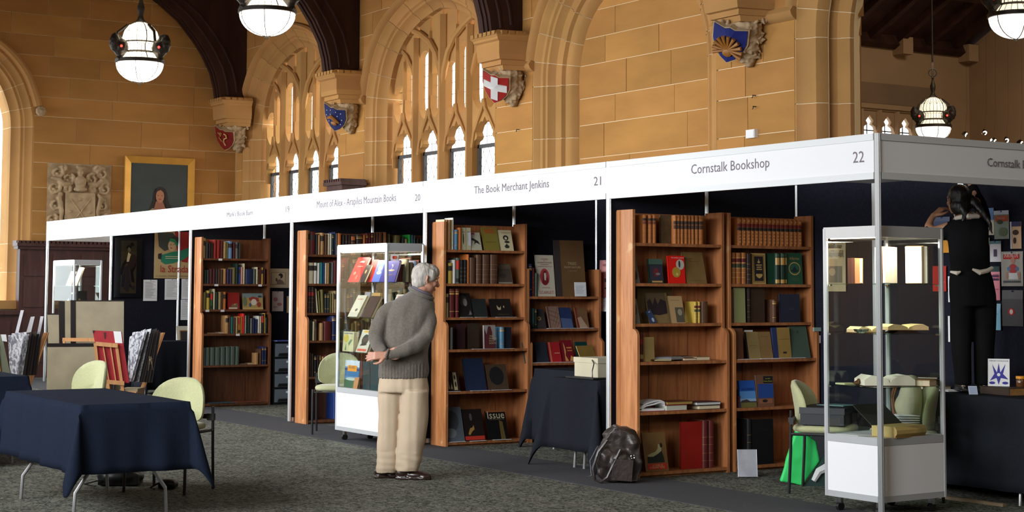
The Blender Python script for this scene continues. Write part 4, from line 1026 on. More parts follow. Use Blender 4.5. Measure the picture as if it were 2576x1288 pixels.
face('A', 1, 1635, 1670, 652, 'dark green pictorial paperback with a reading figure', 'dark green', [((70, 100, 88), RC(0, .78, 1, 1)), ((48, 46, 62), RC(.05, .12, .97, .75)), ((110, 36, 40), EL(.5, .45, .2, .18)), ((120, 120, 130), EL(.62, .38, .16, .05)), ((190, 150, 90), RC(.15, .03, .9, .1))], th=.02, lean=.12)
face('A', 1, 1684, 1725, 644, 'bright red book with a silver oval and a gold disc on its cover', C((226, 32, 22), .4), [((190, 188, 176), EL(.72, .68, .25, .19, 24)), ((50, 46, 44), EL(.68, .7, .06, .13)), ((176, 146, 52), EL(.46, .40, .26, .19, 24)), ((214, 190, 110), EL(.5, .33, .08, .05))], th=.03, lean=.1, title=[('My world as witness', .2, .89, -.76, (240, 225, 220))])
face('A', 1, 1728, 1779, 635, 'large plain buff book leaning beside the bright red one', C((122, 96, 52), .7, var=.12, scale=10), [((88, 66, 34), RC(.25, .79, .5, .805)), ((88, 66, 34), RC(.3, .70, .75, .712)), ((88, 66, 34), RC(.2, .09, .8, .097))], th=.02)
face('A', 2, 1594, 1611, 752, 'small grey booklet at the aisle end of the third shelf', 'grey', [((70, 72, 66), EL(.5, .6, .3, .25))], th=.01)
face('A', 2, 1604, 1692, 724, 'large plain olive-brown folio standing behind the smaller items', C((92, 74, 40), .8, var=.15, scale=8), None, th=.015, lean=.03, inset=.15)
face('A', 2, 1636, 1688, 737, 'buff book with a dark crowd photograph wrapped over its cover', C((134, 112, 72), .7), [((100, 84, 60), RC(0, .35, .9, 1)), ((44, 30, 36), [(0, .3), (0, .7), (.15, .82), (.25, .6), (.4, .85), (.5, .62), (.66, .8), (.9, .72), (.9, .32), (.5, .26)])], th=.02, inset=.08)
face('A', 2, 1690, 1725, 745, 'tan booklet with a small dark photograph at its lower corner', C((178, 148, 104), .7), [((84, 80, 66), RC(.38, .03, .97, .58)), ((150, 140, 116), EL(.7, .4, .16, .12)), ((110, 86, 58), RC(.15, .84, .8, .85))], th=.008)
t = thing('diary', 'small dark blue card leaning against the crowd photograph book', 'card', at(1646, 812, X=-2.82)); t.location.z = 1.206; t.rotation_euler = (.42, -.2, 0)
MB().box((-.004, -.028, 0), (0, .028, .115), C((52, 74, 118), .5)).build('card', t); pic(t, 'badge', [((190, 200, 215), EL(.03, .03, .012, .018)), ((170, 180, 200), EL(.028, .1, .01, .006))], frame((.0004, -.028, 0), (0, 1, 0), (0, 0, 1)))
spines('A', 2, .04, [(1747, 1753, 759, 'yellow', 'calf3'), (1755.5, 1762, 759, 'yellow', 'calf3'), (1764, 1781, 759, 'brown', None)], start=6)
spines('A', 3, .05, [(1609, 1618, 838, 'dark red', 'labels')], start=1)
face('A', 3, 1622, 1647, 848, 'narrow buff book standing at the aisle end of the fourth shelf', C((150, 126, 74), .7, var=.1, scale=12), None, th=.03, lean=.05)
# --- bookcase B
px = [(1856, 1865.5), (1866.5, 1877), (1877.5, 1888), (1889, 1897), (1897.5, 1907.5), (1908, 1918), (1918.5, 1928), (1928.5, 1939.5), (1940.5, 1949.5), (1950, 1959), (1959, 1969.5), (1970, 1981.5), (1982, 1991.5), (1992, 2001), (2002.5, 2014)]
spines('B', 0, .03, [(a-1, b, 549+i*.35, 'calf', 'calf') for i, (a, b) in enumerate(px)])
spines('B', 1, .03, [(1841, 1851, 636, 'calf', 'calf3'), (1852, 1864.5, 636, 'calf', 'calf3'), (1865.5, 1877, 636, 'calf', 'calf3'), (1878.5, 1891, 638, 'dark brown', 'bands')])
spines('B', 1, .03, [(1951.5, 1962.5, 637, 'dark green', 'greengold'), (1964, 1975, 637, 'dark green', 'greengold'), (1976, 1979.5, 637, 'dark green', 'greengold')], start=7)
GD = (188, 158, 92)
gb = [(GD, RC(0, 0, 1, 1)), ((150, 120, 66), RC(.06, .04, .94, .96)), ((34, 26, 32), RC(.17, .1, .83, .9)), (GD, [(.5, .84), (.55, .74), (.62, .72), (.55, .68), (.45, .68), (.38, .72), (.45, .74)]), (GD, RC(.3, .60, .72, .635)), (GD, RC(.34, .53, .68, .565)), (GD, RC(.3, .46, .72, .495)), (GD, [(.25, .28), (.35, .22), (.5, .18), (.65, .22), (.75, .28), (.72, .33), (.28, .33)])]
face('B', 1, 1893, 1927, 638, 'black and gilt ornamental book displayed face out on the second shelf', C((176, 146, 84), .45), gb, th=.03, lean=.04)
face('B', 1, 1930, 1951, 638, 'plain green board of a volume standing side-on before the green spines', C((22, 70, 48), .6), None, th=.01, lean=0, inset=.05)
qf = [(.5+.42*(1 if k % 2 else .8)*math.cos(a), .50+.22*(1 if k % 2 else .8)*math.sin(a)) for k, a in [(k, k*PI/4) for k in range(8)]]
face('B', 1, 1981, 2020, 637, 'green book with a gilt quatrefoil frame, standing face out', C((30, 84, 62), .5), [(GD, EL(.5, .50, .38, .21, 20)), ((40, 92, 70), EL(.5, .50, .33, .175, 20)), ((26, 40, 44), [(.22, .44), (.35, .46), (.5, .58), (.62, .47), (.78, .44), (.6, .38), (.4, .38)])], th=.03, lean=.06, title=[('Inferno', .2, .78, -.6, GD), ('di Dante', .3, .16, -.45, (90, 120, 84)), ('e Purgatorio', .2, .09, -.6, (90, 120, 84))])
spines('B', 2, .03, [(1834, 1846, 728, 'brown', None)])
face('B', 2, 1846.5, 1876, 724, 'pale green book standing face out at the aisle end', C((150, 154, 104), .7), None, th=.012, lean=.03)
spines('B', 2, .05, [(1880, 1888, 724, 'dark brown', 'bands')], start=3)
face('B', 2, 1888, 1924, 724, 'large dark brown folio standing face out behind its ribbed spine', C((62, 44, 30), .6, var=.1, scale=12), None, th=.02, lean=0, inset=.055)
spines('B', 2, .035, [(1944, 1953.5, 754, 'brown', 'gilt')], start=5)
face('B', 2, 1964, 2014, 740, 'dark blue clothbound book standing face out near the wall end', C((38, 42, 60), .7), None, th=.03, lean=.05, title=[('THE POETRY', .38, .5, -.3, (80, 84, 100)), ('OF VERSE', .4, .44, -.26, (80, 84, 100))])
face('B', 3, 1847, 1871, 826, 'reddish brown book standing face out at the aisle end, fourth shelf', C((96, 56, 34), .7), None, th=.02, lean=.05)
face('B', 3, 1885, 1915, 835, 'buff booklet with faint centred title, leaning on a dark one', C((146, 124, 76), .7, var=.06, scale=14), [((110, 90, 52), RC(.3, .6, .55, .61)), ((110, 90, 52), RC(.15, .49, .8, .505)), ((110, 90, 52), RC(.35, .4, .65, .41))], th=.02, lean=.2, spine=C((40, 36, 34)))
face('B', 3, 1915, 1946, 835, 'brown booklet with a white slip rising behind it', C((138, 108, 64), .7, var=.06, scale=14), [((100, 78, 44), RC(.2, .82, .8, .83))], th=.01, lean=.2)
face('B', 3, 1949, 1992, 824, 'ochre book with a blue cloth spine and small black device', C((160, 128, 66), .7, var=.06, scale=14), [((38, 52, 96), RC(0, 0, .24, 1)), ((50, 40, 30), RC(.52, .16, .72, .22)), ((120, 94, 50), RC(.3, .62, .95, .63))], th=.025, lean=.12, spine=C((38, 52, 96)))
face('B', 3, 1993, 2040, 821, 'large grey-green book leaning back at the wall end of the fourth shelf', C((72, 92, 78), .8), [((56, 72, 62), EL(.5, .82, .08, .05))], th=.012, lean=.22)
t = thing('paper_slip', 'white card strip tucked above the buff booklets, fourth shelf', 'card', at(1883, 834, X=-2.82)); MB().box((-.001, -.045, -.012), (.001, .045, .012), PAPER).build('card', t)
for i, z in enumerate((.909, .911)): tag(MB().box((-2.745, 1.09+i*.25, z-.003), (-2.705, 1.55+i*.28, z), PAPER).build('price_list'), ('white', 'pinkish')[i]+' price sheet lying along the fourth shelf edge of the fifteen-volume bookcase', 'paper')
spines('B', 4, .05, [(1856, 1864, 996, 'maroon', 'bands')])
face('B', 4, 1864, 1904, 957, 'bright blue book with a landscape photograph and low hill', C((44, 96, 190), .4), [((90, 150, 220), RC(0, .25, 1, .6)), ((150, 180, 210), RC(0, .2, 1, .32)), ((60, 52, 60), [(.0, .2), (.1, .26), (.4, .30), (.62, .22), (1, .22), (1, .1), (0, .1)]), ((112, 108, 60), RC(0, 0, 1, .18))], th=.02, lean=.14, title=[('ION IDRIESS', .14, .64, -.74, (20, 50, 110))])
face('B', 4, 1906, 1948, 943, 'brown and blue jacketed book with a black and yellow title block', C((120, 84, 62), .5), [((36, 72, 150), RC(.06, .27, .98, .72)), ((40, 26, 30), [(.3, .22), (.6, .22), (.6, .13), (.4, .1), (.3, .14)]), ((20, 22, 26), RC(.40, .74, .96, .96)), ((150, 96, 70), RC(.1, .1, .9, .24)), ((40, 26, 30), EL(.45, .18, .16, .05))], th=.03, lean=.06, title=[('Australian', .5, .87, -.3, (190, 190, 60)), ('Crime Fiction', .42, .78, -.5, (200, 200, 60))])
face('B', 5, 1893, 1947, 1054, 'huge black folio standing face out on the bottom shelf', C((18, 19, 22), .5), [((34, 36, 38), RC(.06, .04, .065, .96)), ((34, 36, 38), RC(.93, .04, .935, .96))], th=.04, lean=.02, title=[('SHAKESPEARE', .25, .74, -.5, (44, 44, 44))])
spines('B', 5, .045, [(1880, 1891, 1054, 'black', 'bands')])
# --- bookcase C
spines('C', 0, .025, [(1115.5, 1119.5, 552, 'cream', None), (1120, 1126, 553, 'tan', None), (1126.5, 1133, 553, 'tan', None), (1134, 1137, 553, 'buff', None), (1137.5, 1140.5, 548, 'white', None), (1143, 1152, 578, 'steel blue', 'gilt'), (1152.5, 1160, 573, 'orange', None)])
face('C', 0, 1160, 1172.5, 573.5, 'cream paperback with a thin standing figure, third from the aisle among the covers', C((190, 184, 150), .6), [((50, 46, 42), EL(.5, .5, .12, .25)), ((70, 64, 60), RC(.2, .8, .8, .82))], th=.02, lean=.05)
face('C', 0, 1173, 1185, 573.5, 'matching cream paperback with a thin figure, beside the leaping horse cover', C((190, 184, 150), .6), [((50, 46, 42), EL(.5, .5, .14, .25)), ((70, 64, 60), RC(.2, .8, .8, .82)), ((200, 205, 220), RC(.4, .2, 1, .8))], th=.01, lean=.05)
face('C', 0, 1186, 1213, 585, 'cream booklet with a black leaping animal and pink heading', C((180, 182, 160), .6), [((180, 60, 100), RC(.05, .88, .5, .97)), ((30, 30, 30), [(.1, .62), (.3, .68), (.5, .6), (.75, .5), (.9, .3), (.7, .38), (.5, .42), (.35, .3), (.4, .5), (.2, .55)])], th=.01, lean=.3)
face('C', 0, 1220, 1258, 572, 'olive book with orange-red capital lettering', C((126, 116, 44), .6), [((104, 96, 36), RC(.1, .34, .8, .38))], th=.025, lean=.3, title=[('LATER', .12, .84, -.6, (206, 66, 30)), ('VERSES', .12, .73, -.72, (206, 66, 30))])
face('C', 0, 1261, 1293, 579, 'cream book with a black ink drawing, wall end of the top shelf', C((206, 198, 160), .6), [((44, 40, 36), EL(.5, .62, .22, .13)), ((206, 198, 160), EL(.5, .6, .1, .06)), ((44, 40, 36), [(.3, .2), (.5, .34), (.7, .2), (.6, .12), (.4, .12)]), ((44, 40, 36), EL(.55, .42, .2, .06))], th=.02, lean=.3, title=[('The Tale of Love', .2, .84, -.62, (150, 40, 34))])
spines('C', 1, .025, [(1115, 1126.5, 658, 'dark green', None), (1127, 1137.5, 662, 'yellow', 'title'), (1138, 1146, 654, 'white', None), (1147, 1156, 649, 'grey-green', 'jacket'), (1157, 1165, 654, 'black', 'bands'), (1166, 1174, 654, 'black', 'bands'), (1174.5, 1180, 640, 'orange', None), (1181, 1196, 648, 'brown', None), (1197.5, 1212, 641, 'brown', 'bands'), (1213.5, 1231.5, 641, 'brown', 'bands'), (1233, 1252, 641, 'brown', 'bands')])
face('C', 1, 1253, 1291, 664, 'grey pictorial booklet leaning at the wall end of the second shelf', C((96, 84, 70), .6), [((72, 64, 54), RC(.05, .1, .95, .75)), ((56, 48, 44), EL(.4, .4, .25, .12)), ((180, 176, 160), RC(.05, .03, .95, .06))], th=.012, lean=.3, title=[('THE YARD BOOK', .1, .86, -.75, (150, 140, 120))])
spines('C', 2, .025, [(1113, 1120, 739, 'buff', None), (1120.5, 1128.5, 739, 'buff', 'title'), (1131, 1144, 727, 'dark red', 'gilt'), (1145.5, 1154.5, 727, 'dark red', 'gilt')])
face('C', 2, 1157, 1190, 738, 'black book with a grey portrait photograph and pale hand', C((26, 26, 27), .5), [((66, 64, 62), EL(.42, .7, .3, .22)), ((140, 138, 130), EL(.55, .62, .16, .16)), ((110, 108, 104), [(.7, .08), (.95, .12), (.85, .3)])], th=.02, lean=.3)
face('C', 2, 1192, 1228, 752, 'plain dark grey-green book between two black pictorial ones', C((36, 42, 42), .5), None, th=.02, lean=.3)
face('C', 2, 1238, 1290, 752, 'black landscape book with two pale butterfly shapes', C((24, 22, 20), .5), [((176, 166, 130), [(.3, .66), (.36, .55), (.44, .5), (.5, .62), (.48, .4), (.35, .38), (.3, .5)]), ((176, 166, 130), [(.62, .64), (.6, .52), (.66, .5), (.66, .6)])], th=.02, lean=.3, title=[('CHASING SHADOWS', .3, .12, -.55, (96, 80, 50))])
spines('C', 3, .03, [(1126, 1131, 823, 'dark grey', None), (1132, 1139, 824, 'grey', None)])
for i, (a, b, yt, cc, tx) in enumerate(((1149, 1170, 815, (54, 24, 28), 'very dark red book standing deep in the fourth shelf'), (1180, 1206, 813, (52, 38, 26), 'dark brown patterned book standing deep in the fourth shelf'))):
    face('C', 3, a, b, yt, tx, C(cc, .6), None, th=.04, lean=.04, inset=.10)
face('C', 3, 1219, 1247, 818, 'white and dark red jacketed book with stacked title lettering', C((150, 146, 144), .5), [((84, 30, 30), [(0, 0), (0, .85), (.2, .6), (.35, .95), (.55, .95), (.7, .7), (.7, .4), (1, .35), (1, 0)])], th=.03, lean=.05, title=[('THE', .42, .5, .07, (200, 180, 140)), ('MARTIN', .42, .4, .07, (200, 180, 140)), ('ROAD', .42, .3, .07, (200, 180, 140)), ('NORTH', .42, .2, .07, (200, 180, 140))])
spines('C', 3, .04, [(1258, 1269, 823, 'steel blue', 'gilt')], start=5)
face('C', 3, 1269, 1286, 823, 'dark navy board of a book beside the steel blue spine', C((24, 34, 50), .6), None, th=.01, lean=0, inset=.05)
face('C', 4, 1124, 1158, 935, 'dark brown book with pale silhouettes and a cream ornamental strip', C((40, 26, 26), .5), [((190, 176, 130), RC(.58, .06, .84, .96)), ((40, 26, 26), EL(.7, .7, .06, .12)), ((40, 26, 26), EL(.72, .35, .06, .14)), ((190, 176, 130), [(.0, .12), (.05, .48), (.1, .12)]), ((190, 176, 130), [(.16, .12), (.22, .52), (.28, .12)]), ((190, 176, 130), [(.34, .12), (.4, .44), (.46, .12)])], th=.02, lean=.28)
face('C', 4, 1175, 1225, 902, 'tall plain dark blue book on a clear stand, fifth shelf', C((34, 46, 74), .45), None, th=.02, lean=.28)
face('C', 4, 1231, 1281, 917, 'brown book with a large black disc on its cover', C((74, 58, 42), .6), [((16, 18, 22), EL(.46, .55, .36, .36, 26))], th=.02, lean=.28)
face('C', 5, 1124, 1170, 1025, 'blurred grey-blue pictorial book at the aisle end of the bottom shelf', C((96, 104, 112), .35), [((70, 76, 84), EL(.4, .6, .4, .3)), ((130, 136, 140), EL(.3, .25, .3, .14))], th=.02, lean=.28)
face('C', 5, 1172, 1221, 1030, 'black book with a glowing figure and red title strip', C((34, 26, 24), .45), [((190, 48, 30), RC(.0, .03, 1, .15)), ((170, 130, 60), [(.18, .22), (.3, .4), (.42, .42), (.5, .5), (.52, .35), (.4, .3), (.26, .18)]), ((90, 80, 80), EL(.4, .75, .07, .12))], th=.02, lean=.28)
face('C', 5, 1231, 1280, 1033, 'black magazine-like book headed by big pale serif letters', C((18, 17, 18), .45), [((150, 86, 40), RC(0, .94, 1, 1)), ((96, 78, 30), [(.62, 0), (.85, .0), (.8, .6), (.62, .66)])], th=.02, lean=.28, title=[('Issue', .06, .72, -.86, (206, 196, 160)), ('THE MAGAZINE OF', .1, .67, -.8, (120, 112, 90))])
for i, (sh, a, b) in enumerate(((2, 1160, 1190), (2, 1198, 1226), (2, 1250, 1300), (4, 1124, 1160), (4, 1186, 1235), (4, 1240, 1288), (5, 1132, 1172), (5, 1185, 1225), (5, 1242, 1288), (3, 1190, 1295))):
    z = SH[sh][0]; xf = -5.97+(DL if SH[sh][1] else DU)-.003
    lo_, hi_ = 300, 1300
    for _ in range(26):
        mid = (lo_+hi_)/2
        if at((a+b)/2, mid, X=xf).z > z: lo_ = mid
        else: hi_ = mid
    ya, yb = at(a, lo_, X=xf).y, at(b, lo_, X=xf).y
    bkn = ['the black portrait book', 'the plain dark grey-green book', 'the butterfly book', 'the pale silhouettes book', 'the tall blue book', 'the black disc book', 'the blurred grey book', 'the red title strip book', 'the big serif title book', 'the white and red jacketed book'][i]
    tag(MB().box((xf-.026, ya, z+.0005), (xf+.004, yb, z+.0022), PAPER).build('price_card'), 'white price card on the shelf edge below '+bkn, 'card', 'price cards of the bookcase the man faces')
# --- low bookcase D
spines('D', 0, .03, [(1321.5, 1329, 662, 'navy', None), (1330, 1338, 664, 'navy', 'gilt'), (1339, 1344.5, 674, 'dark red', 'bands'), (1345.5, 1352, 687, 'grey-green', None)])
RD = (170, 40, 48)
face('D', 0, 1353, 1398, 642, 'white portfolio with a red oval portrait of a man and red lettering', C((206, 198, 178), .6), [((186, 70, 74), EL(.46, .47, .26, .205, 26)), ((120, 24, 34), [(.30, .34), (.36, .55), (.42, .62), (.55, .62), (.58, .5), (.66, .38), (.66, .34), (.5, .27), (.36, .29)]), ((214, 204, 186), [(.42, .40), (.42, .56), (.53, .57), (.55, .48), (.50, .38)])], th=.015, lean=.13, title=[('A PORTFOLIO', .28, .89, -.4, RD), ('BY', .44, .845, -.08, RD), ('ROSINDA WALKER', .1, .80, -.78, (150, 90, 90)), ('ILLUSTRATING', .26, .755, -.42, RD), ('SIR ARTHUR CONAN DOYLE\'S', .1, .71, -.78, RD), ('A STUDY IN', .26, .195, -.42, RD), ('SCARLET', .1, .06, -.8, (176, 110, 110))])
face('D', 0, 1401, 1475, 605, 'very tall brown folio with a dark spine and gilt centred title', C((112, 82, 48), .6, var=.08, scale=10), [((60, 50, 50), RC(0, 0, .19, 1))], th=.03, lean=.11, spine=C((60, 50, 50)), title=[('TREES', .42, .56, -.3, (190, 170, 130)), ('FROM NATURE', .30, .50, -.56, (190, 170, 130)), ('S. BONHAM', .42, .44, -.3, (150, 130, 96))])
p_ = at(1461, 742, X=-5.74); t = thing('price_notice', 'white typed notice propped before the very tall brown folio', 'paper', (p_.x, p_.y, 1.407)); t.rotation_euler = (0, -.1, 0)
MB().box((-.001, -.07, 0), (.001, .07, .14), PAPER).build('sheet', t); pic(t, 'typed_lines', [((150, 152, 158), RC(-.055, .10-.014*k, .045-.01*(k % 3), .103-.014*k)) for k in range(6)], frame((.0012, 0, 0), (0, 1, 0), (0, 0, 1)), .0002)
spines('D', 1, .03, [(1322.5, 1330.5, 776, 'dark green', None), (1331, 1338, 776, 'dark green', None), (1339, 1345.5, 776, 'dark green', None), (1346, 1350, 776, 'dark green', 'gilt')])
face('D', 1, 1352, 1375, 778, 'dark grey book with a small gold badge', C((62, 56, 58), .6), [((200, 160, 80), EL(.35, .52, .22, .10)), ((62, 56, 58), EL(.35, .52, .12, .05))], th=.015, lean=.3)
face('D', 1, 1384, 1413, 771, 'book in net-patterned pinkish boards with a dark spine', C((148, 118, 100), .5), [((104, 78, 70), RC(0, 0, .12, 1))]+[((112, 84, 74), [(.12+.22*k, 0), (.15+.22*k, 0), (.95, .95-.3*k), (.95, 1-.3*k)]) for k in range(4)]+[((112, 84, 74), [(.12, .2+.2*k), (.12, .24+.2*k), (.95, .0+.22*k), (.95, -.04+.22*k+.02)]) for k in range(1, 4)], th=.025, lean=.3)
face('D', 1, 1414, 1444, 774, 'dark blue book with a worn lighter lower half', C((38, 54, 96), .5), [((76, 92, 132), [(.05, .03), (.0, .5), (.9, .46), (.97, .03)])], th=.025, lean=.3)
face('D', 1, 1454, 1483, 774, 'mottled brown book with a red leather spine', C((120, 88, 56), .5, var=.2, scale=20), [((124, 40, 30), RC(0, 0, .15, 1)), ((176, 146, 120), [(.2, 0), (.1, .5), (.4, .56), (.9, .02)])], th=.025, lean=.3)
face('D', 2, 1322, 1342, 862, 'grey-green book partly hidden behind the open yellow album', C((84, 92, 84), .5), None, th=.02, lean=.3)
face('D', 2, 1352, 1382, 861, 'dark blue-grey book behind the open yellow album', C((46, 52, 62), .5), None, th=.02, lean=.3)
face('D', 2, 1386, 1414, 861, 'scarlet book with pale ornamental spine edge', C((184, 38, 44), .45), [((214, 120, 90), RC(.02, 0, .16, 1)), ((226, 190, 170), RC(.44, .44, .92, .47))], th=.025, lean=.3)
face('D', 2, 1418, 1446, 856, 'dark red book with gold pictorial cover of rearing shapes', C((128, 26, 34), .45), [((214, 160, 90), [(.2, .9), (.3, .75), (.36, .5), (.28, .3), (.5, .05), (.2, .05), (.22, .5)]), ((206, 140, 80), RC(.45, .62, .9, .68)), ((206, 140, 80), RC(.5, .5, .92, .54)), ((214, 160, 90), [(.6, .05), (.75, .3), (.95, .2), (.98, .05)])], th=.025, lean=.3)
face('D', 2, 1456, 1484, 860, 'dark green shiny book, wall end of the third shelf in the low bookcase', C((22, 62, 60), .25), [((60, 110, 100), EL(.5, .45, .2, .14))], th=.025, lean=.3)
tag(MB().box((-5.735, 1.03, .763), (-5.70, 1.80, .766), PAPER).build('price_list'), 'long white price sheet under the scarlet book', 'paper')
tag(MB().box((-5.785, 1.25, 1.091), (-5.75, 1.80, 1.094), PAPER).build('price_list'), 'long white price sheet under the net-patterned book', 'paper')
# --- bookcase E (visible strip) and F
spines('E', 0, .025, [(769, 779, 580, 'tan', 'title', .8), (780, 793, 583, 'dark red', 'title'), (794, 799, 590, 'dark grey', None), (799.5, 805, 592, 'tan', None), (806, 815, 586, 'tan', 'title'), (816, 823.5, 589, 'brown', None), (824, 829, 588, 'cream', None), (829.5, 834, 588, 'white', None), (834.5, 839.5, 588, 'dark green', 'gilt'), (840.5, 843.5, 584, 'navy', None), (844, 848, 587, 'grey', None), (849, 858, 587, 'orange', None)])
spines('E', 1, .025, [(766, 774.5, 661, 'cream', None), (775, 789, 661, 'cream', 'title'), (789.5, 797, 661, 'white', 'title'), (797.5, 804, 662, 'white', None), (804.5, 812, 661, 'teal', None), (812.5, 816.5, 661, 'blue', None), (817, 822, 662, 'cream', None), (822.5, 828, 662, 'tan', 'gilt'), (828.5, 832.5, 661, 'dark green', None), (833, 838, 660, 'grey', None), (838.5, 849, 656, 'dark red', None), (850, 858, 659, 'brown', None), (859, 866, 661, 'black', 'gilt')])
spines('E', 2, .025, [(766, 773, 727, 'dark brown', 'redlabel'), (774, 782, 722, 'dark brown', 'redlabel'), (782.5, 790, 722, 'dark brown', 'redlabel'), (790.5, 794, 724, 'dark brown', None), (797.5, 801, 727, 'cream', None, -5), (803, 806.5, 732, 'olive', None, -3.5), (808, 815, 729, 'olive', None, -1.5), (816, 822, 739, 'dark grey', 'gilt'), (822.5, 828.5, 739, 'dark grey', 'gilt'), (829, 834, 738, 'olive', None), (835, 839.5, 737, 'buff', None), (840, 846, 732, 'buff', 'title')])
spines('E', 3, .03, [(773.5, 777.5, 804, 'olive', None), (778, 785, 806, 'dark green', None), (786, 791, 809, 'cream', None), (791.5, 797, 804, 'brown', 'title'), (804, 813, 813, 'tan', None), (814, 834, 809, 'dark red', None), (835, 845, 795, 'navy', 'gilt'), (845.5, 852, 795, 'navy', None)])
spines('E', 4, .03, [(772, 776, 887, 'dark brown', None), (777, 782, 887, 'brown', None), (783, 789, 890, 'dark brown', None), (790, 796, 894, 'black', 'gilt'), (797, 802, 894, 'dark brown', None), (803, 808, 894, 'brown', 'gilt'), (809, 815, 897, 'tan', 'gilt'), (816, 824, 893, 'dark red', 'gilt'), (825, 834, 893, 'black', None), (835, 844, 892, 'brown', None)], bulk=True)
placebook('book', 'tall blue book standing alone on the bottom shelf behind the green chair', (-8.77, .455, .043), .07, .22, .30, C((34, 66, 140), .6))
spines('F', 0, .025, [(861, 867, 592, 'dark brown', None), (868, 875, 591, 'dark brown', 'bands'), (875.5, 881.5, 591, 'dark brown', 'bands'), (882.5, 894, 595, 'orange', 'tanset2'), (896, 912.5, 590.5, 'dark brown', 'gilt'), (913, 919, 591, 'orange', None), (920.5, 926, 587, 'dark red', 'gilt'), (926.5, 932, 587, 'dark red', 'bands'), (932.5, 938.5, 586, 'maroon', 'gilt'), (939, 945, 586, 'brown', None), (945.5, 952, 586, 'brown', 'bands'), (953, 956, 586, 'olive', None), (957.5, 967, 589, 'dark green', None), (968, 977, 589, 'dark green', 'title'), (979, 983.5, 589, 'olive', None, -3), (990, 1004, 593, 'olive', None, 4), (1011, 1017, 598, 'dark grey', None), (1018, 1025, 601, 'buff', None), (1026.5, 1033, 590.5, 'lime green', None), (1034, 1039, 591, 'steel blue', None), (1040, 1045, 592, 'grey-green', None), (1048, 1055, 600, 'dark brown', None), (1056, 1066, 600, 'black', None)])
rr = random.Random(31); cols = ['brown', 'dark brown', 'grey', 'olive', 'dark green', 'buff', 'dark red', 'navy', 'tan', 'grey-green', 'dark grey', 'cream']
for sh, yy in ((1, 655), (2, 728), (3, 802)):
    x = 866; L = []
    while x < 1060:
        w_ = rr.uniform(5, 9.5); L.append((x, x+w_, yy+rr.uniform(-4, 12), rr.choice(cols), rr.choice([None, None, 'gilt', 'title', 'bands']))); x += w_+.6
    spines('F', sh, .025, L[:26], bulk=True)
spE4 = 1
bm_ = MB()
for mb_, l in BULK:
    for j in range(len(mb_.f)): pass
    o_ = len(bm_.v); bm_.v += [(v[0]+l[0], v[1]+l[1], v[2]+l[2]) for v in mb_.v]; mi_ = [bm_.mi(m) for m in mb_.mats]; bm_.f += [tuple(k+o_ for k in f) for f in mb_.f]; bm_.m += [mi_[k] for k in mb_.m]; bm_.sm += mb_.sm
o_ = bm_.build('books', kind='stuff'); tag(o_, 'rows of mixed old books dimly seen behind the lit showcase and the green chair', 'books')
# --- half-empty bookcase G
spines('G', 0, .025, [(505, 516.5, 599, 'buff', 'title'), (517, 524, 610, 'dark grey', None), (525, 530.5, 612, 'dark brown', None), (531, 536, 612, 'dark brown', None), (537, 544, 603.5, 'red', None), (545, 553, 604, 'red', None), (554, 561, 606, 'dark red', None), (561.5, 568.5, 608, 'buff', None), (569, 573.5, 609, 'olive', None), (574, 583.5, 607, 'light blue', 'title'), (586, 591, 610, 'maroon', None), (592, 598.5, 609, 'grey', 'title'), (600, 605.5, 610, 'dark grey', None)])
spines('G', 1, .025, [(503.5, 513, 669, 'brown', None, .6), (514, 519, 679, 'dark green', None), (520, 526, 679, 'dark grey', None), (526.5, 534, 676, 'maroon', None), (534.5, 541.5, 676, 'maroon', None), (542, 547.5, 676, 'dark grey', None), (548, 553.5, 677, 'brown', None), (554, 560.5, 678, 'brown', None), (561, 568.5, 676, 'tan', 'gilt'), (570, 576.5, 678, 'purple', None), (577, 583.5, 677, 'purple', None), (584, 591.5, 673, 'olive', None), (592, 599, 663, 'dark green', None), (600, 604.5, 672, 'blue', 'title'), (605, 610.5, 672, 'pink', None), (611, 615.5, 663, 'cream', None), (617, 635.5, 677, 'navy', None), (636.5, 643, 677, 'grey-green', None), (644, 648.5, 672, 'cream', None), (650, 653, 678, 'brown', None), (653.5, 657, 673, 'dark red', None), (657.5, 661.5, 673, 'yellow', 'title'), (663, 666.5, 677, 'maroon', None)])
spines('G', 2, .025, [(503.5, 507.5, 727, 'grey', None), (510, 518, 735, 'olive', None), (519, 527.5, 731, 'yellow', 'title'), (528.5, 535, 734, 'green', 'jacket'), (536, 540.5, 727, 'cream', None), (541.5, 548, 735, 'dark green', None), (549, 556, 734.5, 'buff', 'gilt'), (556.5, 560.5, 735, 'brown', None), (561, 568, 734.5, 'orange', 'title', 1)])
face('G', 2, 573, 603, 736, 'red pictorial children\'s book standing face out, third shelf', C((150, 36, 32), .5), [((120, 96, 70), [(.2, .1), (.4, .35), (.55, .3), (.8, .4), (.9, .1)]), ((206, 196, 170), RC(.1, .03, .8, .12)), ((190, 150, 90), EL(.6, .3, .08, .05))], th=.015, lean=.1)
face('G', 2, 611, 662, 738, 'landscape-format picture book with red and white riders', C((176, 150, 90), .5), [((120, 140, 140), RC(0, .72, 1, 1)), ((150, 56, 44), [(.3, .7), (.5, .8), (.78, .72), (.82, .5), (.6, .45), (.35, .55)]), ((214, 206, 190), EL(.55, .45, .14, .2)), ((150, 56, 44), EL(.8, .3, .1, .16)), ((52, 84, 130), EL(.36, .28, .05, .12)), ((196, 170, 100), RC(0, 0, 1, .1)), ((60, 60, 66), EL(.85, .8, .1, .06)), ((110, 120, 90), EL(.1, .5, .1, .3))], th=.012, lean=.12)
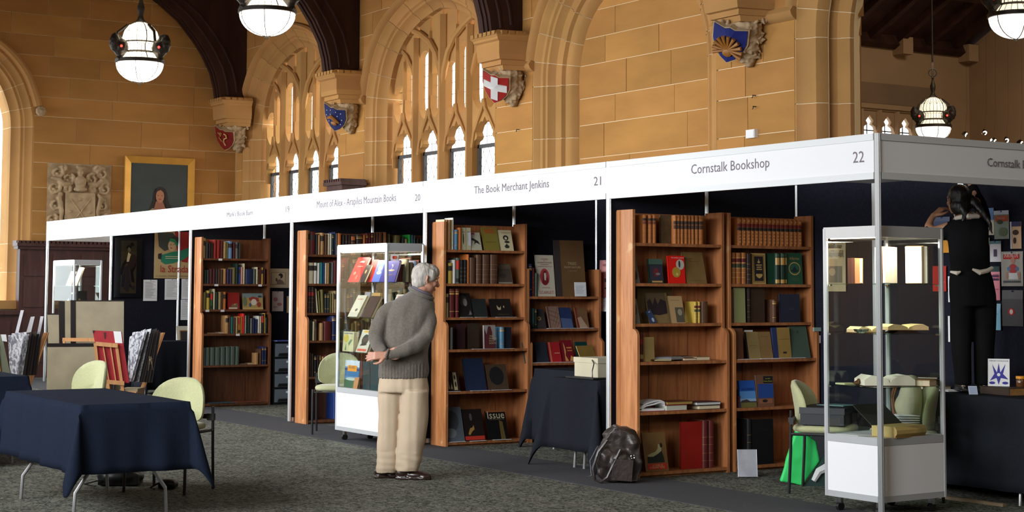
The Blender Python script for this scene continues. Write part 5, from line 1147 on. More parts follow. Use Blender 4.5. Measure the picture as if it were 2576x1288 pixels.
spines('G', 3, .03, [(567, 575, 794, 'tan', 'title'), (575.5, 580, 794, 'brown', None), (580.5, 585.5, 797, 'teal', None), (586, 592, 799, 'brown', None), (592.5, 598, 798, 'buff', None), (599, 604.5, 796, 'orange', 'jacket'), (605, 608, 796, 'yellow', None), (609, 615, 789, 'bright red', None), (616, 618, 794, 'white', None), (618.5, 622, 794, 'dark green', None), (622.5, 627.5, 794, 'dark green', 'title'), (629, 635, 801, 'grey', None), (635.5, 641, 800, 'navy', None), (641.5, 647.5, 803, 'navy', None), (648, 652.5, 795, 'white', None), (653, 657, 796, 'cream', None), (657.5, 663.5, 790, 'black', 'jacket'), (664, 666.5, 788, 'yellow', None), (667, 670, 799, 'grey-green', None)])
spines('G', 4, .03, [(508, 517, 875, 'grey-green', None), (517.5, 527.5, 874, 'grey-green', None), (528.5, 540, 874, 'grey-green', None), (541, 553.5, 874, 'grey-green', None), (554.5, 566.5, 873, 'grey-green', None), (567.5, 579, 872, 'grey-green', None), (579.5, 591, 872, 'grey-green', None), (591.5, 601, 872, 'grey-green', None, 1.5), (641, 650, 888, 'tan', None), (652.5, 657.5, 878, 'brown', None), (658.5, 664, 872, 'navy', 'gilt'), (664.5, 670, 872, 'navy', 'gilt')])
def flat(label, x, y, z, w, d, th, m, rz=0, pm=PAGE, name='book', cat='book'):
    t = thing(name, label, cat, (x, y, z), rz)
    c = .003; MB().box((-d/2, -w/2, 0), (d/2, w/2, c), m).box((-d/2, -w/2, th-c), (d/2, w/2, th), m).box((-d/2, -w/2, 0), (-d/2+c, w/2, th), m).build('cover', t)
    MB().box((-d/2+c, -w/2+.004, c), (d/2-.004, w/2-.004, th-c), pm).build('pages', t); return t
flat('thin pinkish booklet lying flat at the aisle end, fourth shelf of the half-empty bookcase', -11.83, .22, .906, .15, .12, .012, C((150, 116, 90)))
flat('buff booklet lying flat beside the pinkish one, fourth shelf of the half-empty bookcase', -11.83, .385, .906, .17, .12, .02, C((140, 116, 76)))
flat('brown booklet lying flat beyond the eight grey-green volumes', -11.83, .635, .514, .10, .1, .014, C((90, 78, 62))); flat('tan booklet lying flat before the short upright tan book', -11.82, .76, .514, .12, .1, .02, C((150, 128, 80)))
flat('large blue-edged magazine lying on the bottom shelf of the half-empty bookcase', -11.80, .33, .043, .34, .22, .008, C((60, 96, 110), .3)); flat('large red and blue magazine lying on the bottom shelf of the half-empty bookcase', -11.80, .70, .043, .32, .22, .008, C((130, 70, 56), .3))
for i, (sh, px_) in enumerate(((0, 554), (1, 545), (1, 655), (2, 523.5), (2, 561.5), (3, 601))):
    z = SH[sh][0]; xf = -11.97+(DL if SH[sh][1] else DU); y = at(px_, 700, X=xf).y
    tag(MB().box((xf-.005, y-.025, z-.028), (xf-.0035, y+.025, z-.002), PAPER).build('shelf_label'), 'white printed label on the %s shelf edge of the half-empty bookcase, %s' % (SNAME[sh], ['its only one', 'toward the aisle', 'toward the wall', 'toward the aisle', 'toward the wall', 'its only one'][i]), 'label')
# items lying on shelves of case A
flat('dark red closed book lying under the black notebook, fourth shelf', -2.81, .625, .906, .13, .13, .022, C((100, 34, 26))); flat('small black notebook resting on the dark red book, fourth shelf', -2.82, .60, .929, .11, .11, .012, C((28, 26, 28)))
flat('tan worn booklet lying at the wall end of the fourth shelf', -2.81, .76, .906, .14, .13, .03, C((140, 104, 62)))
def loose(label, pts, z, m, th=.004, nm='loose_papers', cat='papers', wav=.006):
    mb = MB(); n = len(pts); c = (sum(p[0] for p in pts)/n, sum(p[1] for p in pts)/n)
    vs = [(p[0], p[1], z+wav*math.sin(3*i+1)**2) for i, p in enumerate(pts)]+[(c[0], c[1], z+wav*1.8)]
    vs += [(x, y, q+th) for x, y, q in vs]
    fs = []
    for i in range(n): j = (i+1) % n; fs += [(j, i, n), (i+n+1, j+n+1, 2*n+1), (i, j, j+n+1, i+n+1)]
    return tag(mb.add(vs, fs, m).build(nm), label, cat)
loose('curled grey printed sheets lying on the fourth shelf behind the brass trinket', [(-2.88, .28), (-2.76, .26), (-2.73, .42), (-2.76, .56), (-2.88, .58), (-2.9, .42)], .915, C((150, 150, 156)), .018)
loose('folded cream leaflet overhanging the fourth shelf edge beside the brass trinket', [(-2.80, .22), (-2.725, .25), (-2.705, .40), (-2.78, .46)], .908, C((196, 186, 140)), .008)
mb = MB(); mb.tube([(-2.76, .155, .945), (-2.75, .18, .935), (-2.74, .20, .918), (-2.735, .235, .914), (-2.74, .27, .920)], [.004, .007, .013, .016, .005], C((120, 84, 48), .3, metal=.8), 8); mb.ell((-2.74, .215, .912), (.016, .02, .008), C((120, 84, 48), .3, metal=.8), 10)
tag(mb.build('trinket'), 'small brass trinket on the fourth shelf edge before the narrow buff book', 'ornament')
# fifth shelf of A: open red book, brown and black volumes
t = thing('open_book', 'open red-covered book with curling white pages, fifth shelf', 'book', (-2.80, .19, .514))
mb = MB().box((-.10, -.10, 0), (.075, .12, .004), C((150, 24, 38), .5)); mb.build('cover', t)
mb = MB()
for s_, zz in ((0, .004), (1, .016), (2, .028)):
    pr = [(-.095+.0, zz), (-.02, zz+.03+.004*s_), (.06, zz+.035+s_*.01), (.12, zz+.06), (.16, zz+.045), (.165, zz+.03)] if s_ else [(-.095, zz), (.16, zz), (.16, zz+.014), (-.095, zz+.02)]
    if s_: pr = pr+[(p[0], p[1]-.010) for p in pr[::-1]]
    mb.prism(pr, -.1, .07, PAPER, 'X')
mb.build('pages', t); pic(t, 'colour_plate', [((96, 50, 60), RC(-.05, -.06, .02, .05))], frame((0, 0, .057), (0, 1, 0), (-1, 0, 0)))
flat('thick red book lying beneath the gilt-edged brown volume, fifth shelf', -2.79, .46, .514, .21, .16, .045, C((150, 26, 30), .5), pm=C((196, 200, 186))); 
flat('gilt-edged brown volume lying across the thick red book, fifth shelf', -2.80, .50, .560, .26, .16, .026, C((96, 46, 34), .5), pm=C((170, 140, 74)))
flat('black box file lying at the wall end of the fifth shelf', -2.80, .80, .514, .22, .17, .032, C((26, 24, 26), .6)); flat('dark purple book with white page edges resting on the black box file', -2.80, .79, .547, .25, .17, .026, C((60, 34, 46), .5), pm=C((206, 210, 206)))
face('A', 5, 1625, 1683, 1088, 'buff poster-like book with a reclining white figure above a red title strip', C((124, 92, 50), .6), [((176, 170, 130), [(.14, .42), (.3, .46), (.5, .50), (.62, .58), (.66, .70), (.72, .68), (.78, .58), (.76, .50), (.6, .42), (.4, .38), (.2, .38)]), ((30, 32, 28), [(.14, .38), (.4, .38), (.62, .45), (.78, .52), (.84, .36), (.86, .22), (.12, .22)]), ((40, 26, 22), EL(.78, .66, .06, .06)), ((190, 44, 28), RC(.1, .05, .94, .2))], th=.01, lean=.2, title=[('LE DINER DE', .3, .135, -.46, (220, 170, 130)), ('CABARETIERS', .18, .075, -.64, (220, 170, 130))])
spines('A', 5, .05, [(1768, 1781.5, 1058, 'dark red', 'bands'), (1783, 1796, 1058, 'dark red', 'bands')], start=2, dmax=.2)
face('A', 5, 1712, 1768, 1060, 'large red board of a folio standing side-on beside two ribbed spines', C((150, 26, 16), .5, var=.15, scale=5), None, th=.012, lean=0, inset=.06)
# ================================================================ SHOWCASES
def vitrine(N, w, d, rz, label, zsh, lit, z1=1.9, zb=.51):
    t = thing('glass_showcase', label, 'showcase', (N[0], N[1], 0), rz); a = .034; z0 = .10
    pol = mat('showcase_profile', (.72, .75, .77), .3, .55)
    for x in (-w+a/2, -a/2):
        for y in (a/2, d-a/2):
            MB().prism([(x-a/2, y-a/2+.01), (x-a/2+.01, y-a/2), (x+a/2-.01, y-a/2), (x+a/2, y-a/2+.01), (x+a/2, y+a/2-.01), (x+a/2-.01, y+a/2), (x-a/2+.01, y+a/2), (x-a/2, y+a/2-.01)], z0, z1-.01, pol, 'Z').build('corner_profile', t)
    hd = MB().box((-w+a, .003, z1-.075), (-a, .02, z1-.008), pol).box((-w+a, d-.02, z1-.075), (-a, d-.003, z1-.008), pol).box((-w+.003, a, z1-.075), (-w+.02, d-a, z1-.008), pol).box((-.02, a, z1-.075), (-.003, d-a, z1-.008), pol)
    hd.build('header', t); MB().box((-w+.008, .008, z1-.012), (-.008, d-.008, z1), pol).build('top', t)
    MB().box((-w+.01, .01, z0), (-.01, d-.01, z0+.02), WHITE).build('base_floor', t); MB().box((-w+.012, .012, zb-.012), (-.012, d-.012, zb), WHITE).build('display_floor', t)
    bp = MB().box((-w+a, .006, z0+.04), (-a, .014, zb-.045), WHITE).build('base_panel', t); MB().box((-.014, a, z0+.04), (-.006, d-a, zb-.045), WHITE).build('base_panel', t)
    MB().box((-w+a, d-.014, z0+.04), (-a, d-.006, zb-.045), WHITE).build('base_panel', t); MB().box((-w+.006, a, z0+.04), (-w+.014, d-a, zb-.045), WHITE).build('base_panel', t)
    for z in (z0, zb-.045):
        h = .04 if z == z0 else .05
        MB().box((-w+a, .002, z), (-a, .018, z+h), pol).build('rail', t); MB().box((-.018, a, z), (-.002, d-a, z+h), pol).build('rail', t)
        MB().box((-w+a, d-.018, z), (-a, d-.002, z+h), pol).build('rail', t); MB().box((-w+.002, a, z), (-w+.018, d-a, z+h), pol).build('rail', t)
    g = .004; zt = z1-.075
    for b0, b1 in (((-w+a, .010, zb), (-a, .010+g, zt)), ((-w+a, d-.014, zb), (-a, d-.010, zt)), ((-.014, a, zb), (-.010, d-a, zt)), ((-w+.010, a, zb), (-w+.014, d-a, zt))): MB().box(b0, b1, GLASS).build('glass_pane', t)
    for z in zsh:
        MB().box((-w+.03, .024, z-.006), (-.03, d-.024, z), SHELFG).build('glass_shelf', t)
        for x in (-w+.035, -.035):
            for y in (.035, d-.035): MB().box((x-.014, y-.008, z-.016), (x+.014, y+.008, z-.006), CHROME).build('shelf_clip', t)
    for x in (-w+.08, -.08):
        for y in (.07, d-.07):
            mb = MB().tube([(x-.012, y, .03), (x+.012, y, .03)], .03, BLACK, 14).box((x-.02, y-.012, .05), (x+.02, y+.012, z0), CHROME); mb.build('castor', t)
    if lit:
        MB().box((-w+.05, .03, z1-.080), (-.05, .05, z1-.074), mat('led_strip', (1, .86, .68), emit=lit)).build('light_strip', t)
        area('showcase_light', (t.matrix_world @ Vector((0, 0, 0))) if False else (N[0]-w/2*math.cos(rz), N[1]-w/2*math.sin(rz)+d/2*.7, z1-.09), (0, 0, -1), w*.7, d*.5, lit, (1, .90, .76))
    return t
V2 = vitrine((-5.87, -.49), 1.03, .42, 0, 'lit white showcase of bright books behind the standing man', (1.199, 1.535, .861), 7)
V3 = vitrine((-.05, .05), .52, .63, .03, 'lit glass showcase at the dark fascia corner', (1.52, 1.19, .84), 15)
V1 = vitrine((-17.3, .2), 1.05, .45, 0, 'distant white showcase in the end booth by the panelled wall', (1.5, 1.2, .86), 6)
BV = 'books in the showcase behind the man'
def vface(label, pa, pb, yt, Y, z, col, art=None, th=.02, lean=.45, title=None, stand=True, sp=None, g=None):
    pm = (pa+pb)/2; lo_, hi_ = 300, 1300
    for _ in range(28):
        mid = (lo_+hi_)/2
        if at(pm, mid, Y=Y).z > z: lo_ = mid
        else: hi_ = mid
    a = at(pa, lo_, Y=Y); b = at(pb, lo_, Y=Y); H = (at(pm, yt, Y=Y+.05).z-z)/math.cos(lean)
    t = coverbook(label, ((a.x+b.x)/2, Y, z+.001), b.x-a.x, H, th, C(col, .45) if isinstance(col, tuple) else col, art, lean, yaw=-PI/2, title=title, spine=sp)
    if stand:
        W = b.x-a.x; s_ = thing('book_stand', 'clear acrylic stand under the '+label.split(',')[0][:60], 'stand', ((a.x+b.x)/2, Y+.03, z+.001)) if False else None
    return t
vface('red book with gilt emblem, leaning at the outer end of the lit top shelf', 874, 903, 648, -.42, 1.535, (206, 34, 34), [((226, 150, 130), [(.3, .80), (.5, .86), (.75, .84), (.7, .78)]), ((226, 150, 130), RC(.3, .62, .75, .64)), ((214, 120, 104), EL(.3, .35, .12, .07)), ((214, 120, 104), EL(.6, .2, .05, .09))])
vface('white book peeping between the two red books on the lit top shelf', 897, 909, 652, -.30, 1.535, (226, 220, 210), lean=.3)
vface('slim black book with small gilt ornament on the lit top shelf', 902, 916, 667, -.44, 1.535, (40, 34, 32), [((190, 160, 100), EL(.5, .6, .12, .12))])
vface('bright red book behind the slim black one', 919, 934, 654, -.38, 1.535, (220, 50, 48), [((230, 150, 130), EL(.5, .4, .15, .2))], lean=.35)
vface('light blue book with white ornament on the lit top shelf', 934, 953, 655, -.40, 1.535, (84, 112, 196), [((220, 220, 225), EL(.6, .62, .26, .12)), ((220, 220, 225), EL(.6, .42, .3, .08))], lean=.35)
vface('purple-blue book with a gilt swan on the lit top shelf', 954, 992, 657, -.42, 1.535, (44, 34, 140), [((190, 180, 190), [(.5, .82), (.62, .84), (.66, .74), (.58, .62), (.62, .58), (.55, .60), (.6, .72), (.56, .78)]), ((200, 180, 150), EL(.62, .55, .2, .05)), ((150, 110, 60), EL(.55, .33, .22, .02))], lean=.3)
for i, (a, b, yt, c) in enumerate(((1003, 1010, 655, (150, 60, 50)), (1011, 1019, 665, (120, 110, 96)), (1020, 1030, 652, (196, 186, 150)), (1032, 1039, 660, (130, 112, 80)), (1041, 1049, 656, (176, 190, 220)))):
    p = at((a+b)/2, 700, X=-5.93); y_ = p.y; h = at((a+b)/2, yt, X=-5.93).z-1.536; w_ = (b-a)/4190*15.7*1.1
    placebook('book', '%s book standing spine outward at the right end of the lit shelf' % ('dull red', 'grey', 'cream', 'brown', 'pale blue')[i], (-5.93, max(-.42, min(-.11, y_)), 1.537), min(.03, w_*.9), .14, max(.15, min(h, .24)), C(c))
vface('cream-jacketed book with a small dark device, middle lit shelf', 874, 897, 743, -.44, 1.199, (214, 206, 186), [((70, 70, 72), EL(.6, .32, .13, .07)), ((190, 110, 90), RC(.2, .80, .8, .83))], lean=.5, th=.03)
vface('dark brown large book leaning on the middle lit shelf', 908, 932, 745, -.44, 1.199, (66, 44, 36), None, lean=.5, th=.03)
vface('lilac-grey book behind the cream and brown books on the middle lit shelf', 904, 918, 735, -.30, 1.199, (150, 142, 150), [((200, 196, 170), EL(.6, .5, .3, .14))], lean=.25)
vface('tan book with yellow top behind the dark brown one', 930, 950, 737, -.28, 1.199, (188, 140, 70), None, lean=.12)
vface('white booklet with pale red heading, right of the middle lit shelf', 976, 998, 741, -.40, 1.199, (216, 206, 192), [((196, 130, 110), RC(.2, .86, .8, .93))], lean=.4, th=.01)
vface('dark navy book standing behind the corner profile on the middle lit shelf', 957, 966, 752, -.24, 1.199, (34, 30, 54), None, lean=.1)
vface('cream book with yellow and green flower drawing, lower glass shelf', 861, 888, 834, -.44, .861, (196, 190, 140), [((190, 170, 60), EL(.3, .66, .25, .2)), ((90, 120, 70), [(.6, .3), (.9, .6), (.7, .62), (.5, .4)]), ((90, 120, 70), [(.2, .05), (.3, .4), (.36, .05)]), ((120, 120, 110), RC(.1, .88, .9, .94))], lean=.06, th=.05)
vface('cream book with a dark head silhouette and red strip, lower glass shelf', 894, 922, 830, -.42, .861, (210, 204, 184), [((50, 48, 44), EL(.52, .56, .30, .24)), ((50, 48, 44), [(.2, .28), (.45, .55), (.8, .34), (.6, .3)]), ((210, 90, 70), RC(.1, .05, .9, .15)), ((220, 170, 40), RC(.2, .88, .95, .96))], lean=.35, th=.03)
vface('brown book side beside the silhouette book on the lower glass shelf', 930, 946, 842, -.30, .861, (150, 124, 80), None, lean=.1)
vface('book with blue seascape cover and orange title label, base of the lit showcase', 865, 901, 906, -.42, .512, (84, 130, 180), [((200, 210, 220), RC(0, .76, 1, 1)), ((46, 110, 160), RC(0, .42, 1, .68)), ((60, 96, 70), RC(0, 0, 1, .3)), ((170, 190, 180), EL(.5, .32, .4, .06)), ((50, 50, 110), RC(0, .64, 1, .70)), ((226, 150, 40), RC(.2, .60, .84, .82))], lean=.06, th=.02, title=[('ISLANDS', .3, .7, -.42, (120, 70, 20))])
vface('maroon narrow volume between the seascape book and teal volumes', 902, 911, 908, -.40, .512, (90, 44, 44), None, lean=.0, th=.12)
vface('thick dark teal volume on the base of the lit showcase', 912, 930, 909, -.41, .512, (24, 56, 62), None, lean=0, th=.15)
vface('second dark teal volume behind the man on the showcase base', 931, 955, 910, -.41, .512, (30, 60, 66), None, lean=0, th=.15)
tag(MB().box((-.001, -.045, 0), (.001, .045, .11), PAPER).build('price_ticket'), 'tan ticket card at the foot of the blue seascape book', 'card'); bpy.context.scene.objects['price_ticket'].location = at(893, 972, Y=-.455); bpy.context.scene.objects['price_ticket'].location.z = .513; bpy.context.scene.objects['price_ticket'].rotation_euler = (0, -.2, -PI/2); bpy.context.scene.objects['price_ticket'].data.materials[0] = C((186, 130, 80))
t = thing('sticker', 'round red card-logo sticker on the lit showcase glass', 'sticker', (-5.868, -.40, 1.765)); MB().box((.0, -.04, -.03), (.002, .04, .03), PAPER).build('sheet', t); pic(t, 'disc', [((214, 60, 40), EL(-.010, 0, .016, .016)), ((226, 120, 90), EL(.010, 0, .016, .016))], frame((.0024, 0, 0), (0, 1, 0), (0, 0, 1)))
# contents of the near showcase
def xyz(px, py, **k): return at(px, py, **k)
def upright(label, px, X, Y, z, w, d, h, m, rz, pages_out=False, tilt=0):
    t = thing('book', label, 'book', (X, Y, z), rz)
    MB().box((-.003, -w/2, 0), (0, w/2, h), m).box((-d, -w/2, 0), (0, -w/2+.003, h), m).box((-d, w/2-.003, 0), (0, w/2, h), m).build('cover', t)
    MB().box((-d+.003, -w/2+.003, .003), (-.003, w/2-.003, h-.003), PAPER if pages_out else PAGE).build('pages', t); return t
def standopen(label, x, y, z, h, w, ang, rz, m, pm):
    """book stood upright with its boards spread"""
    t = thing('open_book', label, 'book', (x, y, z+.001), rz)
    for s, nm in ((-1, 0), (1, 1)):
        T = Matrix.Rotation(s*ang, 4, 'Z')
        MB().box((-.003, 0, 0), (.0, s*w, h), m, T=T).build('board', t)
        MB().box((.0, s*.004, .004), (.022, s*(w-.005), h-.004), pm, T=T).build('page_block', t)
    return t
cream = C((246, 236, 214), .6)
P_ = {}
def shelfpt(px, z, Y):
    lo_, hi_ = 300, 1300
    for _ in range(28):
        mid = (lo_+hi_)/2
        if at(px, mid, Y=Y).z > z: lo_ = mid
        else: hi_ = mid
    return at(px, lo_, Y=Y)
p = shelfpt(2220, 1.52, .30); standopen('book stood open with glowing white pages, its brown board toward the corner post', p.x, p.y, 1.52, .25, .14, 1.15, -1.0, C((92, 62, 46)), cream)
p = shelfpt(2338, 1.52, .55); standopen('book stood open with glowing white pages near the rear glass of the corner showcase', p.x-.02, p.y-.03, 1.52, .255, .13, 1.0, -.3, C((196, 150, 50)), cream)
p = shelfpt(2140, 1.52, .28); vface('brown half-leather book standing on the top shelf of the corner showcase', 2132, 2150, 650, .30, 1.52, (86, 44, 32), None, lean=0, th=.03)
p = shelfpt(2158, 1.52, .25); vface('tan book with a rounded orange board edge in the corner showcase', 2150, 2163, 651, .24, 1.52, (186, 124, 76), None, lean=0, th=.03)
def lyingopen(label, x, y, z, w, d, th, rz, m, pm=PAGE, lift=.02):
    t = thing('open_book', label, 'book', (x, y, z+.001), rz)
    MB().box((-w/2, -d/2, 0), (w/2, d/2, .003), m).build('cover', t)
    for s in (-1, 1):
        pr = [(0, .003), (s*w*.48, .003), (s*w*.48, th*.8), (s*w*.35, th+lift*.4), (s*w*.15, th+lift*.2), (s*w*.03, th*.75), (0, th*.35)]
        MB().prism(pr, -d/2+.005, d/2-.005, pm, 'Y', smooth=False).build('page_block', t)
    return t
lyingopen('gilt-edged book lying open on the third shelf of the corner showcase', -.17, .38, 1.19+.02, .30, .2, .03, 1.2, C((110, 70, 40)), C((226, 196, 140), .6), .03)
bs = MB().prism([(-.1, 0), (.1, 0), (.06, .018), (-.06, .018)], -.08, .08, CHROME, 'Y'); o = tag(bs.build('book_cradle'), 'clear cradle under the open gilt-edged book', 'stand'); o.location = (-.17, .38, 1.191); o.rotation_euler = (0, 0, 1.2)
lyingopen('second book lying open on the third shelf behind the corner post', -.38, .25, 1.19, .22, .15, .03, 1.4, C((120, 84, 50)), C((230, 200, 150), .6), .03)
mb = MB().lathe([(0, .0), (.025, .0), (.04, .012), (.05, .026), (.053, .026), (.043, .008), (0, .004)], (0, 0, 0), CHROME, 20); o = tag(mb.build('glass_dish'), 'small round glass dish on the third shelf of the corner showcase', 'dish'); o.location = (-.30, .13, 1.191)
lyingopen('large book open to blazing white pages on the lowest glass shelf', -.29, .33, .84, .36, .24, .05, 1.1, C((90, 60, 46)), cream, .05)
flat('tan thick book lying beside the blazing open pages', -.12, .52, .841, .14, .14, .04, C((170, 130, 80)), rz=.4)
mb = MB().tube([(0, 0, 0), (.03, .02, .02), (.06, .0, .03), (.08, -.03, .01)], [.006, .01, .012, .004], C((130, 90, 60), .3, metal=.6), 7).ell((.04, .01, .012), (.03, .02, .015), C((130, 90, 60), .3, metal=.6), 10)
o = tag(mb.build('figurine'), 'small bronze figurine lying before the blazing open book', 'ornament'); o.location = (-.42, .16, .845)
loose('thin cream papers lying at the outer end of the lowest glass shelf', [(-.52, .10), (-.42, .09), (-.40, .20), (-.5, .22)], .841, C((200, 200, 150)), .01, wav=.002)
# big book with raised cover on the showcase floor
t = thing('open_book', 'thick cream-edged book with its cover raised on the corner showcase floor', 'book', (-.16, .33, .512), .15)
MB().box((-.11, -.17, 0), (.10, .17, .004), C((150, 120, 70))).build('cover', t); MB().prism([(-.10, .004), (.085, .004), (.10, .025), (.10, .05), (.085, .072), (-.10, .072)], -.165, .165, C((190, 164, 100), .7, var=.08, scale=50, stretch=(1, 1, 8)), 'Y').build('page_block', t)
MB().box((-.002, -.165, 0), (.002, .165, .20), C((44, 40, 34)), T=Matrix.Translation((-.10, 0, .072)) @ Matrix.Rotation(-.9, 4, 'Y')).build('raised_board', t)
loose('white leaflet lying flat under the thick book with the raised cover', [(-.50, .08), (-.30, .09), (-.28, .20), (-.48, .22)], .511, PAPER, .002, wav=.001)
# end-booth showcase
for i, (x, h, c, tx) in enumerate(((-17.95, .24, (226, 220, 206), 'open cream book glowing in the distant showcase'), (-17.62, .30, (236, 226, 206), 'tall slanting cream folio in the distant showcase'))):
    coverbook(tx, (x, .32, 1.502), .22, h, .02, C(c), None, .35, yaw=-PI/2)
coverbook('black book with gold stamp in the distant showcase', (-17.5, .40, 1.202), .17, .22, .04, C((34, 28, 24)), [((150, 120, 60), EL(.3, .4, .1, .07))], .05, yaw=0.0); coverbook('navy book behind the distant showcase glass', (-17.72, .36, 1.202), .17, .17, .04, C((26, 28, 60)), None, .05, yaw=-.2)
coverbook('leaning cream pamphlet on the middle shelf of the distant showcase', (-18.05, .34, 1.202), .18, .22, .006, C((226, 218, 186)), None, .5, yaw=-PI/2)

# ================================================================ CHAIRS
def make_chair(label, loc, rz):
    t = thing('visitor_chair', label, 'chair', loc, rz); r = .0115
    for s, nm in ((-1, 'l'), (1, 'r')):
        x = s*.245
        MB().tube([(x, .215, 0), (x, .20, .30), (x, .195, .60)], r, BLACK, 8).build('leg', t)
        MB().tube([(x, -.21, 0), (x, -.20, .40), (x, -.195, .455)], r, BLACK, 8).build('leg', t)
        MB().tube([(x, -.20, .43), (x, .20, .43)], r, BLACK, 8).build('side_rail', t)
        MB().box((s*.205, .175, .50), (s*.26, .205, .55), BLACK).build('back_bracket', t)
    MB().tube([(-.245, -.19, .43), (.245, -.19, .43)], .009, CHROME, 8).build('front_rail', t)
    # seat pad, rounded square
    prof = [(0, -.03), (.80, -.03), (.97, -.018), (1, .0), (.97, .018), (.8, .028), (0, .033)]
    def pad(n, fx): 
        vs = []; fs = []
        for k, (s, z) in enumerate(prof):
            for i in range(n): a = 2*PI*i/n; x, y = fx(a); vs.append((x*s, y*s, z))
        for k in range(len(prof)-1):
            for i in range(n): fs.append((k*n+i, k*n+(i+1) % n, (k+1)*n+(i+1) % n, (k+1)*n+i))
        return vs, fs
    se = lambda a, p=.55: (.235*abs(math.cos(a))**p*(1 if math.cos(a) >= 0 else -1), .225*abs(math.sin(a))**p*(1 if math.sin(a) >= 0 else -1))
    vs, fs = pad(32, se); MB().add([(x, y-.01, z+.465) for x, y, z in vs], fs, GREENF, True).build('seat', t, sharp=60)
    # D-shaped curved backrest
    def bk(a):
        c, s = math.cos(a), math.sin(a)
        return (.225*abs(c)**(.8 if s > 0 else .55)*(1 if c >= 0 else -1), (.21*abs(s)**.85 if s > 0 else -.115*abs(s)**.6))
    vs, fs = pad(36, bk); out = []
    for x, y, z in vs: out.append((x, .195+(-z)*.9-.10*(x/.225)**2-.0+(y*.13), .60+y))
    MB().add(out, fs, GREENF, True).build('backrest', t, sharp=60)
    MB().box((-.205, .20, .51), (.205, .225, .545), BLACK).build('back_bar', t)
    return t
make_chair('pale green chair pushed to the far corner of the navy-clothed table', (-3.80, -3.36, 0), .69)
make_chair('pale green chair before the large mounted sheets and print rack', (-6.95, -3.02, 0), .35)
make_chair('pale green chair half hidden by the lit white showcase', (-7.56, -.12, 0), 1.02)
cr = make_chair('pale green chair carrying a black box beside the green bag', (-1.35, .77, 0), 2.2)
make_chair('pale green chair seen through the corner showcase, with a beige rucksack', (-.74, .97, 0), -.6+PI*.0)
t = thing('document_box', 'black lidded box resting on the green chair seat in booth 22', 'box', (-1.33, .80, .499), .6)
MB().box((-.16, -.24, 0), (.16, .24, .10), C((26, 28, 36), .6)).build('body', t); MB().box((-.166, -.246, .08), (.166, .246, .125), C((30, 32, 40), .5)).build('lid', t)
o = loose('pale blue-green pamphlets lying on the black box', [(-1.36, .70), (-1.16, .78), (-1.2, .96), (-1.38, .9)], .6275, C((96, 130, 130)), .006, wav=.004)
for i in range(6):
    o = loose(['loose white papers at the foot of the rucksack heap', 'crumpled white papers next in the rucksack heap', 'creased white sheet in the middle of the rucksack heap', 'tilted white sheet above the middle of the rucksack heap', 'handwritten white sheet near the top of the rucksack heap', 'topmost white card of the rucksack heap'][i], [(-.86+.02*i, .80), (-.66, .78+.01*i), (-.60, .98), (-.80, 1.02-.01*i)], .505+i*.016, PAPER, .003, wav=.010)
# beige rucksack
mb = MB(); mb.ell((0, 0, .17), (.15, .09, .18), C((190, 184, 150)), 16); mb.ell((0, -.06, .13), (.11, .06, .10), C((190, 184, 150)), 14); mb.ell((0, 0, .32), (.10, .06, .05), C((190, 184, 150)), 12)
t = thing('rucksack', 'beige canvas rucksack with brown straps seen through the corner showcase', 'bag', (-.80, 1.10, .50), -.9)
CAN = mat('beige_canvas', (.42, .40, .27), .85, bump=.2, scale=80)
remesh(mb, 'body', t, vox=.012, smooth=2, mats=[CAN], disp=lambda c: .008*noise.noise(c*9)); LB = C((110, 70, 40), .5)
MB().tube([(-.07, -.10, .32), (-.08, -.135, .2), (-.07, -.12, .06)], .011, LB, 6).build('strap', t); MB().tube([(.07, -.10, .32), (.02, -.135, .2), (.09, -.11, .08)], .011, LB, 6).build('strap', t)

# ================================================================ TABLES
def cloth(w, d, h, ov, m, parent, flare=.10, wav=.012, sharpfold=True, ns=36, seed=0):
    """cloth draped over a table top, w x d, hanging ov"""
    rd = random.Random(seed); ph = [rd.uniform(0, 6) for _ in range(6)]
    def us(a): 
        L = [-(a+ov)+ov*k/9 for k in range(9)]+[-a+2*a*k/ns for k in range(ns+1)]+[a+ov*k/9 for k in range(1, 10)]; return L
    U = us(w/2); Vv = us(d/2); vs = []
    for u in U:
        for v in Vv:
            dx = max(0, abs(u)-w/2); dy = max(0, abs(v)-d/2); sx = 1 if u > 0 else -1; sy = 1 if v > 0 else -1
            if dx == 0 and dy == 0: vs.append((u, v, h+.0008*math.sin(u*9+ph[0]))); continue
            if dx > 0 and dy > 0:
                th = math.atan2(dy, dx); r = math.hypot(dx, dy); r = min(r, ov*1.30)
                q = abs(math.sin(2*th)); drop = r; out = r*flare*(1+.9*q)
                x = sx*(w/2+.006+out*math.cos(th)); y = sy*(d/2+.006+out*math.sin(th)); vs.append((x, y, h-drop*.985)); continue
            if dx > 0:
                k = dx/ov; f = wav*k*(math.sin(v*17+ph[1]*sx)+.6*math.sin(v*31+ph[2])); vs.append((sx*(w/2+.006+dx*flare*.45+f), v*(1+.02*k), h-dx))
            else:
                k = dy/ov; f = wav*k*(math.sin(u*13+ph[3]*sy)+.6*math.sin(u*27+ph[4])); vs.append((u*(1+.01*k), sy*(d/2+.006+dy*flare*.45+f), h-dy))
    n = len(Vv); fs = [(i*n+j, (i+1)*n+j, (i+1)*n+j+1, i*n+j+1) for i in range(len(U)-1) for j in range(n-1)]
    o = MB().add(vs, fs, m, True).build('cloth', parent, sharp=80)
    md = o.modifiers.new('t', 'SOLIDIFY'); md.thickness = .002; md.offset = -1
    return o
